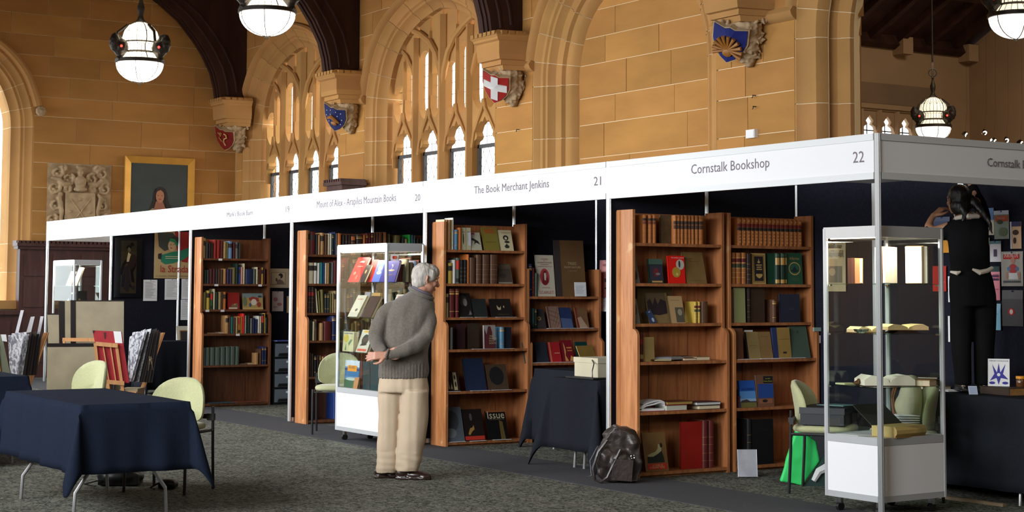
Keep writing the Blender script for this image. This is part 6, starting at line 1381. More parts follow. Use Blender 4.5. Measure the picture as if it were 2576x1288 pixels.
def folding_table(label, cloth_label, cx, cy, w, d, ov, m, rz=0, h=.735, flare=.10, seed=0, wav=.012):
    t = thing('folding_table', label, 'table', (cx, cy, 0), rz)
    MB().box((-w/2, -d/2, h-.028), (w/2, d/2, h-.003), C((120, 110, 96))).build('table_top', t)
    STL = mat('grey_steel', (.42, .42, .42), .35, .8)
    for sx in (-1, 1):
        x = sx*(w/2-.28)
        for sy in (-1, 1):
            MB().tube([(x, sy*.10, h-.03), (x+sx*.0, sy*.12, .42), (x+sx*.02, sy*(d/2-.06), .16), (x+sx*.02, sy*(d/2-.05), 0)], .0125, STL, 8).build('leg', t)
        MB().tube([(x, -.13, .40), (x, .13, .40)], .010, STL, 8).build('crossbar', t)
    c = cloth(w, d, h, ov, m, None, flare, wav, seed=seed); c.name = 'tablecloth'; c.location = (cx, cy, 0); c.rotation_euler = (0, 0, rz); tag(c, cloth_label, 'tablecloth')
    return t
folding_table('steel-legged folding table under the navy cloth in the foreground', 'navy cloth with hanging corner folds on the foreground table', -3.265, -4.11, 1.68, .72, .43, NAVY, flare=.16)
folding_table('second folding table under dark cloth beyond the foreground table', 'dark navy cloth on the second table behind the foreground one', -6.85, -4.11, 1.68, .72, .60, NAVY, seed=3)
folding_table('black-clothed table at the aisle edge of booth 21', 'black cloth hanging to a point at the aisle in booth 21', -3.54, .60, .66, 1.12, .58, BLKC, flare=.14, seed=5)
folding_table('black-clothed table before the low bookcase in booth 21', 'black cloth below the open yellow album in booth 21', -4.72, 1.10, 1.15, .62, .66, BLKC, seed=7)
folding_table('black-clothed table along the back wall of booth 22', 'black cloth of the back-wall table in booth 22', -.66, 1.62, 1.75, .62, .64, BLKC, seed=9, flare=.03)
# things on the black table of booth 21
t = thing('open_album', 'open yellow album lying on the black table before the red books', 'book', (-4.36, .93, .737), .25)
MB().box((-.15, -.10, 0), (.15, .10, .03), C((170, 140, 90), var=.15, scale=40)).build('page_block', t)
MB().box((-.003, -.11, 0), (.003, .11, .22), C((176, 140, 60), .5, var=.15, scale=6), T=Matrix.Translation((-.15, 0, .03)) @ Matrix.Rotation(-.45, 4, 'Y')).build('raised_board', t)
loose('white sheet sticking out under the open yellow album', [(-4.30, .76), (-4.05, .80), (-4.05, .93), (-4.3, .9)], .737, PAPER, .002, wav=.001)
t = thing('archive_box', 'large cream cardboard box on the black table in booth 21', 'box', (-3.53, .34, .738))
MB().box((-.20, -.26, 0), (.20, .26, .012), C((26, 26, 30))).build('tray', t)
CB = C((206, 198, 170), .8, var=.04, scale=6); MB().box((-.17, -.19, .014), (.17, .22, .165), CB).build('body', t); MB().box((-.176, -.196, .13), (.176, .226, .172), CB).build('lid', t)
MB().box((.172, .0, .014), (.19, .22, .12), C((34, 34, 38), .4)).build('black_folder', t)
pic(t, 'pencil_notes', [((150, 90, 70), RC(.0, .07, .05, .073)), ((150, 90, 70), RC(.01, .08, .06, .083)), ((150, 90, 70), RC(.02, .055, .055, .058))], frame((.1765, 0, 0), (0, 1, 0), (0, 0, 1)))
MB().tube([(.19, -.26, .012), (.19, -.262, .07), (.17, -.23, .13), (.10, -.2, .155)], .005, C((40, 40, 44), .3), 6).build('tray_hoop', t)
# pink notice and sheet pinned to the back wall of booth 21; red book
def sheet(label, px0, py0, px1, py1, m, lines=0, name='pinned_sheet', plane=None, cat='paper', art=None, curl=.0):
    k, v = plane; a = at(px0, py1, **{k: v}); b = at(px1, py0, **{k: v}); n = Vector((1, 0, 0)) if k == 'X' else Vector((0, -1, 0)); rt = Vector((0, 1, 0)) if k == 'X' else Vector((1, 0, 0))
    W = (b-a).dot(rt); H = b.z-a.z; off = .008+.003
    t = thing(name, label, cat, (a.x+n.x*off, a.y+n.y*off, a.z)); T = frame((0, 0, 0), rt, (0, 0, 1))
    vs = []; 
    for i in range(5):
        for j in range(2): vs.append(T @ Vector((W*j, H*i/4, (.004+curl*(1-i/4)**2) if i < 4 else .001)))
    vs += [v_-n*.001 for v_ in vs]
    fs = [(i*2, i*2+1, i*2+3, i*2+2) for i in range(4)]+[(i*2+10, i*2+12, i*2+13, i*2+11) for i in range(4)]+[(i*2, i*2+2, i*2+12, i*2+10) for i in range(4)]+[(i*2+1, i*2+11, i*2+13, i*2+3) for i in range(4)]
    MB().add(vs, fs, m).build('sheet', t)
    if lines:
        rr = random.Random(len(label)); L = []
        for q in range(lines): L.append(((150, 152, 160), RC(W*.12, H*(.90-.8*q/lines), W*rr.uniform(.5, .9), H*(.90-.8*q/lines)+H*.012)))
        pic(t, 'typed_lines', L, frame(n*(.0056+curl), rt, (0, 0, 1)), .00005)
    if art: pic(t, 'printed_cover', [(c, [(u*W, w_*H) for u, w_ in p]) for c, p in art], frame(n*.0056, rt, (0, 0, 1)), .0003)
    MB().ell(tuple(T @ Vector((W/2, H*.97, .008))), (.006, .006, .006), C((60, 90, 160), .3), 8).build('pin', t)
    return t
sheet('pink notice pinned beside the back corner post of booth 21', 1511, 654, 1546, 750, C((226, 160, 158)), 0, plane=('Y', 2), art=[((40, 30, 34), RC(.4, .42, .6, .52)), ((40, 30, 34), RC(.4, .24, .7, .28)), ((170, 110, 112), RC(.25, .84, .7, .90))])
sheet('white sheet pinned just below the pink notice', 1503, 749, 1545, 783, PAPER, 5, plane=('Y', 1.985), curl=.02)
coverbook('dark maroon book with gilt lettering standing beyond the cream box', (-3.42, .86, .738), .17, .24, .02, C((84, 38, 44), .5), [((190, 150, 90), EL(.5, .72, .12, .07)), ((190, 150, 90), RC(.2, .40, .8, .44)), ((190, 150, 90), RC(.2, .30, .8, .34))], .2)
# ---- pinned items: end booths
sheet('white typed sheet pinned under the framed kimono print', 359, 704, 395, 757, PAPER, 22, plane=('X', -15)); sheet('white typed sheet pinned below the film poster, left one', 413, 702, 450, 754, PAPER, 14, plane=('X', -15))
sheet('white typed sheet pinned at the edge beside the booth post, upper one', 455, 702, 478, 753, PAPER, 12, plane=('X', -15)); sheet('white typed sheet pinned at the edge beside the booth post, lower one', 453, 754, 478, 805, PAPER, 10, plane=('X', -15))
# kimono print in a black frame
a = at(287, 748, X=-14.985); b = at(357, 600, X=-14.985); t = thing('framed_print', 'tall black-mounted woodblock print of a kimono figure', 'picture', (-14.99, a.y, a.z)); W, H = b.y-a.y, b.z-a.z
MB().box((0, 0, 0), (.012, W, H), C((50, 50, 52), .35)).build('mount', t); q0, q1 = at(302, 738, X=-14.985), at(344, 606, X=-14.985)
ix, iz, iw, ih = q0.y-a.y, q0.z-a.z, q1.y-q0.y, q1.z-q0.z
K = (150, 130, 90)
pic(t, 'print', [(c, [(ix+u*iw, iz+v*ih) for u, v in p]) for c, p in [(K, RC(0, 0, 1, 1)), ((120, 114, 84), RC(.0, .8, 1, 1)), ((116, 90, 84), [(.5, .72), (.9, .74), (1, .66), (.98, .52), (.8, .46), (.6, .44), (.45, .52), (.4, .62)]), ((44, 38, 38), [(.0, .46), (.1, .56), (.3, .64), (.5, .66), (.45, .6), (.25, .54), (.15, .42), (.1, .34), (0, .36)]), ((110, 96, 100), [(.2, .5), (.5, .52), (.6, .3), (.7, .1), (.9, .05), (.95, .14), (.6, .16), (.5, .02), (.2, .06), (.15, .3)]), ((64, 84, 116), [(.1, .34), (.25, .36), (.2, .12), (.05, .12)]), ((150, 100, 84), [(.3, .3), (.36, .3), (.34, .1), (.26, .12)]), ((44, 38, 38), [(.6, .44), (.85, .5), (.97, .62), (.95, .5), (.8, .4), (.9, .2), (.7, .22)]), ((186, 170, 130), EL(.52, .83, .1, .05)), ((44, 34, 32), [(.3, .88), (.5, .92), (.7, .90), (.62, .84), (.5, .88), (.36, .84)]), ((44, 34, 32), EL(.7, .93, .12, .04)), ((40, 36, 34), RC(.14, .04, .3, .07)), ((176, 160, 120), [(.35, .6), (.45, .78), (.62, .74), (.5, .6)])]], frame((.0126, 0, 0), (0, 1, 0), (0, 0, 1)), .0004)
MB().box((.016, .0, .0), (.017, W, H), PLASTIC).build('plastic_sleeve', t)
# film poster: generic stand-in of the same size and colours, with its lettering
a = at(387, 700, X=-14.985); b = at(480, 584, X=-14.985); W, H = b.y-a.y, b.z-a.z
t = thing('film_poster', 'worn film poster of a green-capped figure with a red title', 'poster', (-14.99, a.y, a.z)); MB().box((0, 0, 0), (.004, W, H), C((190, 164, 116), .7)).build('sheet', t)
pic(t, 'painted_shapes', [(c, [(u*W, v*H) for u, v in p]) for c, p in [((166, 36, 32), [(.55, 1), (.98, 1), (.98, .55), (.92, .34), (.75, .36), (.78, .5), (.62, .6)]), ((70, 74, 70), [(.08, .98), (.5, .98), (.6, .88), (.4, .62), (.28, .58), (.12, .68)]), ((42, 130, 100), [(.18, .36), (.2, .5), (.45, .56), (.75, .6), (.98, .68), (.98, .5), (.8, .4), (.5, .32), (.3, .3)]), ((60, 54, 54), EL(.56, .80, .16, .10)), ((220, 190, 146), EL(.48, .70, .11, .12)), ((42, 150, 106), [(.4, .80), (.44, .86), (.56, .84), (.66, .72), (.6, .68), (.54, .77)]), ((60, 46, 40), EL(.45, .72, .012, .01)), ((60, 46, 40), EL(.53, .73, .012, .01)), ((180, 50, 44), EL(.46, .65, .025, .012)), ((44, 40, 42), [(.1, .42), (.18, .40), (.2, .54), (.1, .52)]), ((200, 196, 160), RC(.3, .46, .66, .475)), ((200, 196, 160), RC(.3, .42, .66, .435))]], frame((.0045, 0, 0), (0, 1, 0), (0, 0, 1)), .0005)
mb = MB(); addtext(mb, 'la Strada', (.0115, W*.17, H*.13), (0, 1, 0), (0, 0, 1), W*.78, H*.15, C((176, 34, 30))); mb.build('title_lettering', t)
mb = MB(); addtext(mb, 'A. QUINN   MASINA   BASEHART', (.0115, W*.05, H*.03), (0, 1, 0), (0, 0, 1), W*.93, H*.035, C((110, 96, 70))); mb.build('name_lettering', t)
# ---- booth 19 wall items
a = at(672, 724, X=-11.985); b = at(730, 676, X=-11.985); W, H = b.y-a.y, b.z-a.z; t = thing('mounted_drawing', 'mounted profile drawing of a seated person pinned above the plastic drawers', 'picture', (-11.99, a.y, a.z))
MB().box((0, 0, 0), (.006, W, H), C((196, 178, 150), .7)).build('mount', t); pic(t, 'drawing', [(c, [(u*W, v*H) for u, v in p]) for c, p in [((120, 100, 76), RC(.16, .17, .80, .80)), ((206, 190, 156), RC(.18, .19, .78, .78)), ((50, 40, 38), EL(.58, .62, .10, .13)), ((200, 180, 150), EL(.52, .55, .06, .09)), ((130, 110, 100), [(.4, .2), (.44, .4), (.56, .46), (.7, .34), (.76, .2)]), ((90, 74, 64), EL(.40, .42, .04, .1))]], frame((.0065, 0, 0), (0, 1, 0), (0, 0, 1)), .0004)
sheet('pinkish floral sheet in a plastic sleeve beside the bookcase end', 683, 733, 712, 783, C((206, 190, 184)), 0, plane=('X', -12), art=[((180, 120, 116), EL(.3, .6, .2, .1)), ((180, 120, 116), EL(.65, .35, .22, .08)), ((190, 140, 130), RC(.1, .2, .5, .24))])
sheet('buff sheet in a sleeve beside the post, next to the floral sheet', 720, 745, 731, 787, C((186, 166, 128)), 0, plane=('X', -12))
t = thing('drawer_tower', 'black four-drawer plastic tower with translucent fronts', 'drawers', (-11.70, 1.03, 0)); DG = mat('smoky_plastic', (.16, .19, .22), .18, coat=.4); w, d, h = .33, .26, .80
MB().box((-d, 0, 0), (-.02, .015, h), BLACK).box((-d, w-.015, 0), (-.02, w, h), BLACK).box((-d, 0, h-.015), (0, w, h), BLACK).box((-d, 0, 0), (0, w, .02), BLACK).box((-d, 0, 0), (-d+.01, w, h), BLACK).build('carcass', t)
for k in range(4):
    z = .03+k*.192; dr = MB().box((-d+.02, .02, z), (-.004, w-.02, z+.165), DG); dr = dr.build('drawer', t)
    MB().prism([(.05, z+.01), (w-.05, z+.01), (w-.07, z+.045), (.07, z+.045)], -.004, .014, BLACK, 'X').build('handle', dr)
    MB().box((-.004, .17, z+.115), (-.001, .25, z+.14), PAPER).build('paper_label', dr)
    for q in range(5): MB().box((-.004, .03, z+.06+q*.02), (-.0015, w-.03, z+.064+q*.02), C((120, 130, 140), .3)).build('moulded_rib', dr)
    MB().box((-d, .012, z+.172), (0, w-.012, z+.186), BLACK).build('divider', t)
flat('blue folder lying on top of the plastic drawer tower', -11.80, 1.16, .801, .24, .18, .012, C((40, 70, 190), .4), rz=.2, pm=PAPER, name='folder', cat='folder')
o = loose('white papers on the drawer tower beneath the post', [(-11.85, 1.25), (-11.70, 1.24), (-11.70, 1.345), (-11.85, 1.345)], .802, PAPER, .006, wav=.004)
# ================================================================ PRINT RACKS AND BIG SHEETS
def camframe(px, D):
    """upright frame on the floor, x to the camera's right, y away"""
    rh = Vector((CR.x, CR.y, 0)).normalized(); fh = Vector((CF.x, CF.y, 0)).normalized()
    z0 = (px-1288)/F*D; o = Vector((CAM.x, CAM.y, 0))+fh*D*.9975+rh*z0
    return o, math.atan2(rh.y, rh.x)
def PX(px0, D, cy0=None):
    o, rz = camframe(px0, D); s = F/D
    def f(px, py, y=0):
        p = at(px, py, D=D); return ((px-px0)/s, y, p.z)
    return o, rz, f
def rack(px0, D, dx, label, front_m, front_label):
    o, rz, f = PX(px0, D); t = thing('print_rack', label, 'rack', o, rz)
    def q(px, py, y=0): return f(px+dx, py, y)
    # left wing: two stiles, two rails, two slats
    for nm, a, b, y in (('stile', (255, 862), (276, 985), -.12), ('stile', (308, 866), (334, 995), -.12), ('stile', (259, 864), (281, 990), .20)):
        A, B = q(*a, y), q(*b, y); MB().prism([(A[0]-.018, A[2]), (A[0]+.018, A[2]), (B[0]+.018, .0), (B[0]-.018, .0)], y, y+.035, BEECH, 'Y').build(nm, t)
    for yy, pa, pb in ((862, 257, 312), (955, 275, 330)):
        A, B = q(pa, yy), q(pb, yy+5); MB().prism([(A[0], A[2]+.02), (B[0], B[2]+.02), (B[0], B[2]-.028), (A[0], A[2]-.028)], -.135, -.11, BEECH, 'Y').build('rail', t)
    for pa, pb in ((275, 292), (293, 309)):
        A, B = q(pa, 868), q(pb, 958); MB().prism([(A[0]-.007, A[2]), (A[0]+.007, A[2]), (B[0]+.007, B[2]), (B[0]-.007, B[2])], -.12, -.105, BEECH, 'Y').build('slat', t)
    # right wing behind
    for y in (.27, .34):
        A, B = q(404, 838, y), q(352, 1000, y); MB().prism([(A[0]-.018, A[2]), (A[0]+.018, A[2]), (B[0]-.05, .0), (B[0]-.09, .0)], y, y+.035, BEECH, 'Y').build('stile', t)
    A, B = q(300, 985), q(360, 985); MB().box((A[0], -.12, A[2]-.03), (B[0], -.095, A[2]+.02), BEECH).build('rail', t)
    MB().box((q(318, 900)[0], -.10, q(318, 975)[2]-.13), (q(362, 900)[0], .28, q(318, 975)[2]), C((150, 140, 110))).build('base_box', t)
    return t, q
t, q = rack(330, 20.2, 0, 'beech print rack holding the red portfolio and sleeved prints', None, None)
def leanboard(label, pts, D0, dx, y0, y1, m, name='mounted_print', cat='print', sleeve=False, px0=330, extra=None):
    o, rz, f = PX(px0, D0); t = thing(name, label, cat, o, rz); P = [f(px+dx, py) for px, py in pts]
    MB().prism([(p[0], p[2]) for p in P], y0, y1, m, 'Y').build('board', t)
    if extra:
        for (nm, pp, mm) in extra:
            Q = [f(px+dx, py) for px, py in pp]; MB().prism([(p[0], p[2]) for p in Q], y0-.003, y0-.0005, mm, 'Y').build(nm, t)
    return t
leanboard('red portfolio with black corner leaning in the print rack', [(247, 830), (319, 833), (341, 960), (275, 960)], 20.2, 0, -.10, -.085, C((166, 28, 40), .7, var=.12, scale=12), 'portfolio', 'portfolio', extra=[('black_corner', [(247, 830), (253, 830), (249, 838)], BLACK), ('paper_label', [(299, 832), (318, 833), (322, 862), (304, 861)], PAPER), ('cord', [(275, 835), (280, 835), (280, 851), (277, 851)], C((60, 14, 18)))])
SIL = mat('painted_sheen_sleeve', (.62, .64, .70), .14, bump=1.0, scale=11, coat=.9)
_nt = SIL.node_tree; _cr = _n(_nt, 'ShaderNodeValToRGB'); _nz = _n(_nt, 'ShaderNodeTexNoise', i_Scale=30, i_Detail=5, i_Distortion=1.4); _tc = _n(_nt, 'ShaderNodeTexCoord'); _mp = _n(_nt, 'ShaderNodeMapping'); _mp.inputs['Scale'].default_value = (1, 1, .45); _mp.inputs['Rotation'].default_value = (0, .5, 0)
_nt.links.new(_tc.outputs['Object'], _mp.inputs[0]); _nt.links.new(_mp.outputs[0], _nz.inputs['Vector']); _nt.links.new(_nz.outputs[0], _cr.inputs[0]); _e = _cr.color_ramp.elements; _e[0].position = .42; _e[0].color = (.26, .26, .32, 1); _e[1].position = .56; _e[1].color = (.88, .9, .95, 1)  # white highlights of the crumpled plastic painted into the base colour
_nt.links.new(_cr.outputs[0], _nt.nodes['Principled BSDF'].inputs['Base Color'])
BRP = C((58, 46, 38), .4); rr = random.Random(3)
for k in range(9):
    m = SIL if k in (0, 1, 3) else (BRP if k % 2 else C((34, 30, 32), .35)); s = k*5.5
    pts = [(330+s+ (8 if k < 2 else 14), 832+(k % 3)*3-(3 if k == 2 else 0)+ (14 if k == 0 else 0)), (378+s*.55, 826+(k % 3)*4), (332+s*.9+12, 956+k*1.0), (334+s*.35, 958)]
    leanboard(['sleeved print at the front of the beech rack', 'shiny sleeved print behind the front one', 'dark sleeved print with a crumpled top', 'silvery sleeved print with painted-in highlights', 'brown board among the sleeved prints', 'black-backed print in the rack middle', 'brown-edged board beyond the rack middle', 'dark board next to the last one in the rack', 'last board leaning on the right wing of the beech rack'][k], pts, 20.2, 0, -.08+k*.038, -.074+k*.038, m)
mb = MB(); o, rz, f = PX(330, 20.2)
for a, b in (((386, 895), (392, 915)), ((388, 900), (384, 930)), ((390, 895), (396, 928)), ((386, 905), (394, 900))): A, B = f(*a), f(*b); mb.tube([(A[0], -.03, A[2]), ((A[0]+B[0])/2+.01, -.075, (A[2]+B[2])/2), (B[0], -.03, B[2])], .003, C((150, 130, 100)), 5)
o_ = tag(mb.build('string_tie'), 'frayed string tied round the last boards of the beech rack', 'string'); o_.location = o; o_.rotation_euler = (0, 0, rz)
# left rack, mostly out of the frame
t, q = rack(100, 18.6, -298, 'beech print rack at the picture edge with white index tabs', None, None)
leanboard('grey-green board in the rack at the picture edge', [(-70, 838), (22, 840), (46, 940), (-40, 940)], 18.6, 0, -.10, -.088, C((120, 126, 104), .7), 'portfolio', 'portfolio', px0=100, extra=[('paper_label', [(20, 840), (33, 840), (36, 858), (24, 856)], PAPER)])
for k in range(8):
    m = SIL if k in (0, 1, 2) else (BRP if k % 2 else C((34, 30, 34), .35)); s = k*6.2
    pts = [(36+s, 842-(k % 3)*4), (76+s*.62, 840-(k % 2)*6), (48+s*.75+12, 944), (44+s*.35, 944)]
    leanboard(['front sleeved print of the rack with index tabs', 'shiny print second in the rack with index tabs', 'silvery print third in the rack with index tabs', 'brown board fourth in the rack with index tabs', 'dark board fifth in the rack with index tabs', 'brown board sixth in the rack with index tabs', 'dark board seventh in the rack with index tabs', 'last board in the rack with index tabs'][k], pts, 18.6, 0, -.08+k*.04, -.074+k*.04, m, px0=100)
for k, (pts, y) in enumerate((([(61, 780), (69, 780), (51, 862), (43, 862)], .0), ([(80, 797), (90, 796), (76, 862), (63, 862)], .1), ([(98, 796), (106, 796), (94, 862), (87, 862)], .2))):
    leanboard(('tallest white index tab rising from the left rack', 'middle white index tab rising from the left rack', 'shortest white index tab rising from the left rack')[k], pts, 18.6, 0, y, y+.003, C((222, 222, 228)), 'index_tab', 'card', px0=100)
# big sheets in plastic on the floor behind
MS = mat('aged_map_paper', (.29, .25, .165), .35, var=.16, scale=3.5, coat=.4)
def bigsheet(label, pts, band, y, D=21.6):
    o, rz, f = PX(220, D); t = thing('mounted_sheet', label, 'print', o, rz); P = [f(*p) for p in pts]
    MB().prism([(p[0], p[2]) for p in P], y, y+.01, MS, 'Y').build('sheet', t)
    for b in band: Q = [f(*p) for p in b]; MB().prism([(p[0], p[2]) for p in Q], y-.003, y-.0005, C((20, 18, 20), .3), 'Y').build('black_border', t)
    return t
bigsheet('aged mounted sheet, outermost of the big ones by the end post', [(112, 790), (146, 790), (152, 1004), (122, 1004)], [[(111, 788), (146, 789), (146, 792), (112, 792)]], .30)
bigsheet('aged mounted sheet with a broad black edge, second of the big ones', [(145, 757), (185, 757), (191, 1004), (155, 1004)], [[(145, 757), (160, 758), (167, 1004), (154, 1004)]], .2)
bigsheet('largest aged mounted sheet with a black edge, behind the print rack', [(180, 757), (314, 757), (318, 985), (190, 985)], [[(180, 757), (193, 758), (199, 985), (186, 985)], [(180, 755), (315, 755), (315, 758), (180, 758)]], .1)
bigsheet('low aged mounted sheet with black top edge, behind the green chair', [(135, 865), (290, 865), (292, 1000), (136, 1000)], [[(135, 862), (290, 862), (290, 870), (135, 871)]], -.1)
o, rz, f = PX(220, 21.6); t = thing('sheet_stand', 'beech stand bar across the big mounted sheets', 'stand', o, rz)
A, B = f(168, 852), f(256, 852); MB().box((A[0], -.02, A[2]-.03), (B[0], .01, A[2]+.015), BEECH).build('bar', t)
for x in (A[0]+.02, B[0]-.02): MB().box((x-.015, -.02, 0), (x+.015, .01, A[2]), BEECH).build('leg', t)
o, rz, f = PX(240, 21.2); t = thing('framed_sketch', 'small pale sheet with a dark vessel-like sketch low behind the chair', 'print', o, rz)
P = [f(*p) for p in ((240, 925), (268, 925), (268, 1008), (240, 1008))]; MB().prism([(p[0], p[2]) for p in P], -.24, -.23, C((170, 160, 120)), 'Y').build('sheet', t); A = f(253, 950); MB().ell((A[0], -.242, A[2]), (.045, .004, .055), C((50, 50, 48)), 12).build('sketch', t)
# small table with framed item under black cloth in the poster booth
folding_table('small black-clothed table beneath the pinned white sheets', 'black cloth on the small table beneath the pinned sheets', -14.50, 1.0, .5, 1.4, .66, BLKC, seed=11, flare=.04)
t = thing('picture_frame', 'cream mount with gilt fillet propped on the small black table', 'picture', (-14.62, 1.02, .737), 0); t.rotation_euler = (0, -.2, 0)
MB().box((0, -.17, 0), (.012, .17, .20), C((206, 200, 184))).build('mount', t); MB().box((.012, -.13, 0), (.016, .13, .14), C((150, 116, 60), .4)).build('fillet', t); MB().box((.016, -.115, 0), (.018, .115, .125), C((52, 46, 50))).build('picture', t)
# ================================================================ FLOOR THINGS
# brown leather bag
o, rz, f = PX(1552, 12.95); LEA = mat('brown_leather', (.030, .021, .018), .42, var=.25, scale=7, bump=.5, bscale=26, coat=.08)
t = thing('leather_backpack', 'slumped dark brown leather bag on the floor against the bookcase end', 'bag', o, rz); mb = MB()
mb.prism([(-.10, .01), (.16, .01), (.185, .12), (.17, .27), (.13, .36), (.0, .43), (-.03, .42), (-.12, .30), (-.165, .17), (-.14, .06)], -.09, .10, LEA, 'Y')
mb.ell((.02, .0, .36), (.13, .10, .07), LEA, 16); mb.ell((.03, -.09, .14), (.11, .06, .115), LEA, 16); mb.ell((-.09, -.05, .20), (.07, .08, .11), LEA, 14); mb.ell((.12, -.02, .30), (.06, .10, .07), LEA, 12)
remesh(mb, 'body', t, vox=.010, smooth=5, mats=[LEA], disp=lambda c: .016*noise.noise(Vector((c.x*9+c.z*5, c.y*8, c.z*7)))+.007*noise.noise(c*22))
MB().tube([(-.08, -.12, .33), (-.15, -.13, .24), (-.19, -.13, .12), (-.175, -.13, .03), (-.13, -.135, .015), (-.08, -.14, .05), (-.03, -.15, .16), (.02, -.14, .26)], [.012]*8, LEA, 6).build('strap', t)
MB().tube([(-.15, -.06, .28), (-.21, -.08, .17), (-.20, -.09, .06), (-.235, -.09, .045)], .004, LEA, 5).build('cord', t)
MB().box((-.055, -.158, .03), (.10, -.145, .19), LEA, T=Matrix.Rotation(.08, 4, 'Y')).build('front_pocket', t)
MB().tube([(.112+.014*math.cos(k*PI/6), -.13, .205+.014*math.sin(k*PI/6)) for k in range(12)], .0035, CHROME, 6, closed=True).build('metal_ring', t)
# acrylic stand
p = at(1881, 1200, Z=0); t = thing('acrylic_holder', 'clear acrylic sign holder standing on the carpet before the calf-volume bookcase', 'stand', (p.x, p.y, 0), 1.2); t.rotation_euler = (0, -.12, -.50)
ACR = mat('frosted_acrylic', (.36, .36, .40), .12, bump=.3, scale=6, coat=.6, var=.2); MB().box((0, -.075, .004), (.003, .075, .215), ACR).build('sheet', t); MB().box((0, -.075, 0), (.06, .075, .003), ACR).build('foot', t)
MB().box((-.001, -.078, .0), (.004, -.075, .215), PAPER).build('bright_edge', t); MB().box((-.001, .075, .0), (.004, .078, .215), PAPER).build('bright_edge', t)
# green shopping bag and white-on-black bag under the chair
GRN = mat('bright_green_fabric', (.03, .60, .13), .6, bump=.3, scale=9)
p = at(2010, 1222, Z=0); t = thing('shopping_bag', 'bright green reusable bag slumped under the chair in booth 22', 'bag', (p.x-.05, p.y, 0), rz)
mb = MB().prism([(-.11, .03), (.06, 0), (.19, .18), (.165, .33), (.02, .43), (-.03, .30)], -.03, .03, GRN, 'Y'); remesh(mb, 'body', t, vox=.008, smooth=2, mats=[GRN], disp=lambda c: .005*noise.noise(c*12))
MB().tube([(.09, 0, .38), (.11, 0, .43), (.135, 0, .42), (.13, 0, .36)], .006, GRN, 6).build('handle', t)
mb = MB().prism([(-.02, .0), (.20, 0), (.24, .25), (.17, .30), (.06, .12)], -.03, .03, C((30, 56, 50)), 'Y'); t = thing('tote_bag', 'dark green tote bag with a white swirl beside the bright green bag', 'bag', (p.x+.03, p.y+.06, 0), rz)
mb.build('body', t); MB().tube([(.04, -.032, .04), (.08, -.034, .11), (.14, -.034, .14), (.20, -.034, .13)], [.02, .03, .035, .03], C((196, 196, 196)), 8).build('white_swirl', t)
t = thing('laptop_bag', 'flat dark navy bag leaning behind the bright green bag', 'bag', (-2.35, 1.70, 0), rz); t.rotation_euler = (-.2, 0, rz); MB().box((-.22, -.03, .0), (.16, .03, .34), C((24, 26, 36), .6)).build('body', t); MB().box((-.19, -.036, .06), (-.16, -.03, .10), PAPER).build('tag', t)
# black bags under the foreground table
for i, (px_, py_, w_, h_, D_) in enumerate(((300, 1208, .30, .12, 12.6), (438, 1206, .13, .07, 12.4))):
    o, rz_, f = PX(px_+20*(1-i), D_); t = thing('camera_bag' if i else 'holdall', ('black holdall lying on the carpet under the foreground table', 'small black bag lying beside the chair legs under the table')[i], 'bag', o, rz_); mb = MB()
    mb.ell((0, 0, h_*.55), (w_*.6, .12-.04*i, h_*.55), BLKC, 18); mb.box((-w_*.5, -.09+.03*i, .005), (w_*.5, .09-.03*i, h_*.8), BLKC); remesh(mb, 'body', t, vox=.010, smooth=3, mats=[C((14, 14, 16), .5)])
    MB().tube([(-w_*.4, -.1, .05), (-w_*.8, -.12, .02), (-w_*.5, -.16, .012)], .006, BLACK, 5).build('strap', t)
# things on the back table of booth 22
zt = .737
def flatat(label, px, w, d, th, m, Y, z=zt, rz=0, pm=PAGE):
    p = shelfpt(px, z, Y); return flat(label, p.x, p.y, z, w, d, th, m, rz, pm)
flatat('thick tan-edged book lying at the end of the back-wall table', 2536, .32, .24, .055, C((60, 44, 34)), 1.62, rz=1.4, pm=C((150, 110, 60), var=.2, scale=40))
p = shelfpt(2522, zt+.056, 1.60); coverbook('white booklet with blue leaf pattern, standing on the thick tan-edged book', (p.x, 1.56, zt+.057), .15, .20, .008, C((226, 226, 230)), [((52, 50, 150), [(.1, .2), (.3, .45), (.2, .8), (.42, .5), (.5, .85), (.58, .5), (.82, .82), (.7, .45), (.95, .25), (.6, .3), (.5, .05), (.4, .3)]), ((226, 226, 230), EL(.5, .42, .08, .06)), ((52, 50, 150), EL(.2, .12, .14, .05)), ((52, 50, 150), EL(.8, .12, .14, .05))], .25, yaw=-.9, title=[('THE ART CATALOGUE', .06, .90, -.88, (60, 60, 90))])
p = shelfpt(2568, zt+.056, 1.66); t = thing('honey_jar', 'small jar with an orange lid beside the leaf-pattern booklet', 'jar', (p.x, p.y, zt+.057)); MB().lathe([(0, 0), (.03, 0), (.033, .01), (.033, .05), (.028, .058), (0, .058)], (0, 0, 0), C((96, 60, 30), .15), 20).build('glass', t); MB().lathe([(0, .058), (.034, .058), (.034, .076), (0, .078)], (0, 0, 0), C((226, 150, 30), .4), 20).build('lid', t)
p = shelfpt(2449, zt, 1.36); t = thing('phone', 'small pale device glinting on the black table at the woman\'s feet', 'phone', (p.x, p.y, zt+.001), .3); t.rotation_euler = (0, -.5, -.6); MB().box((-.006, -.03, 0), (.006, .03, .065), C((200, 206, 226), .2)).build('body', t); MB().box((.006, -.026, .006), (.007, .026, .058), C((170, 180, 214), .1)).build('screen', t)
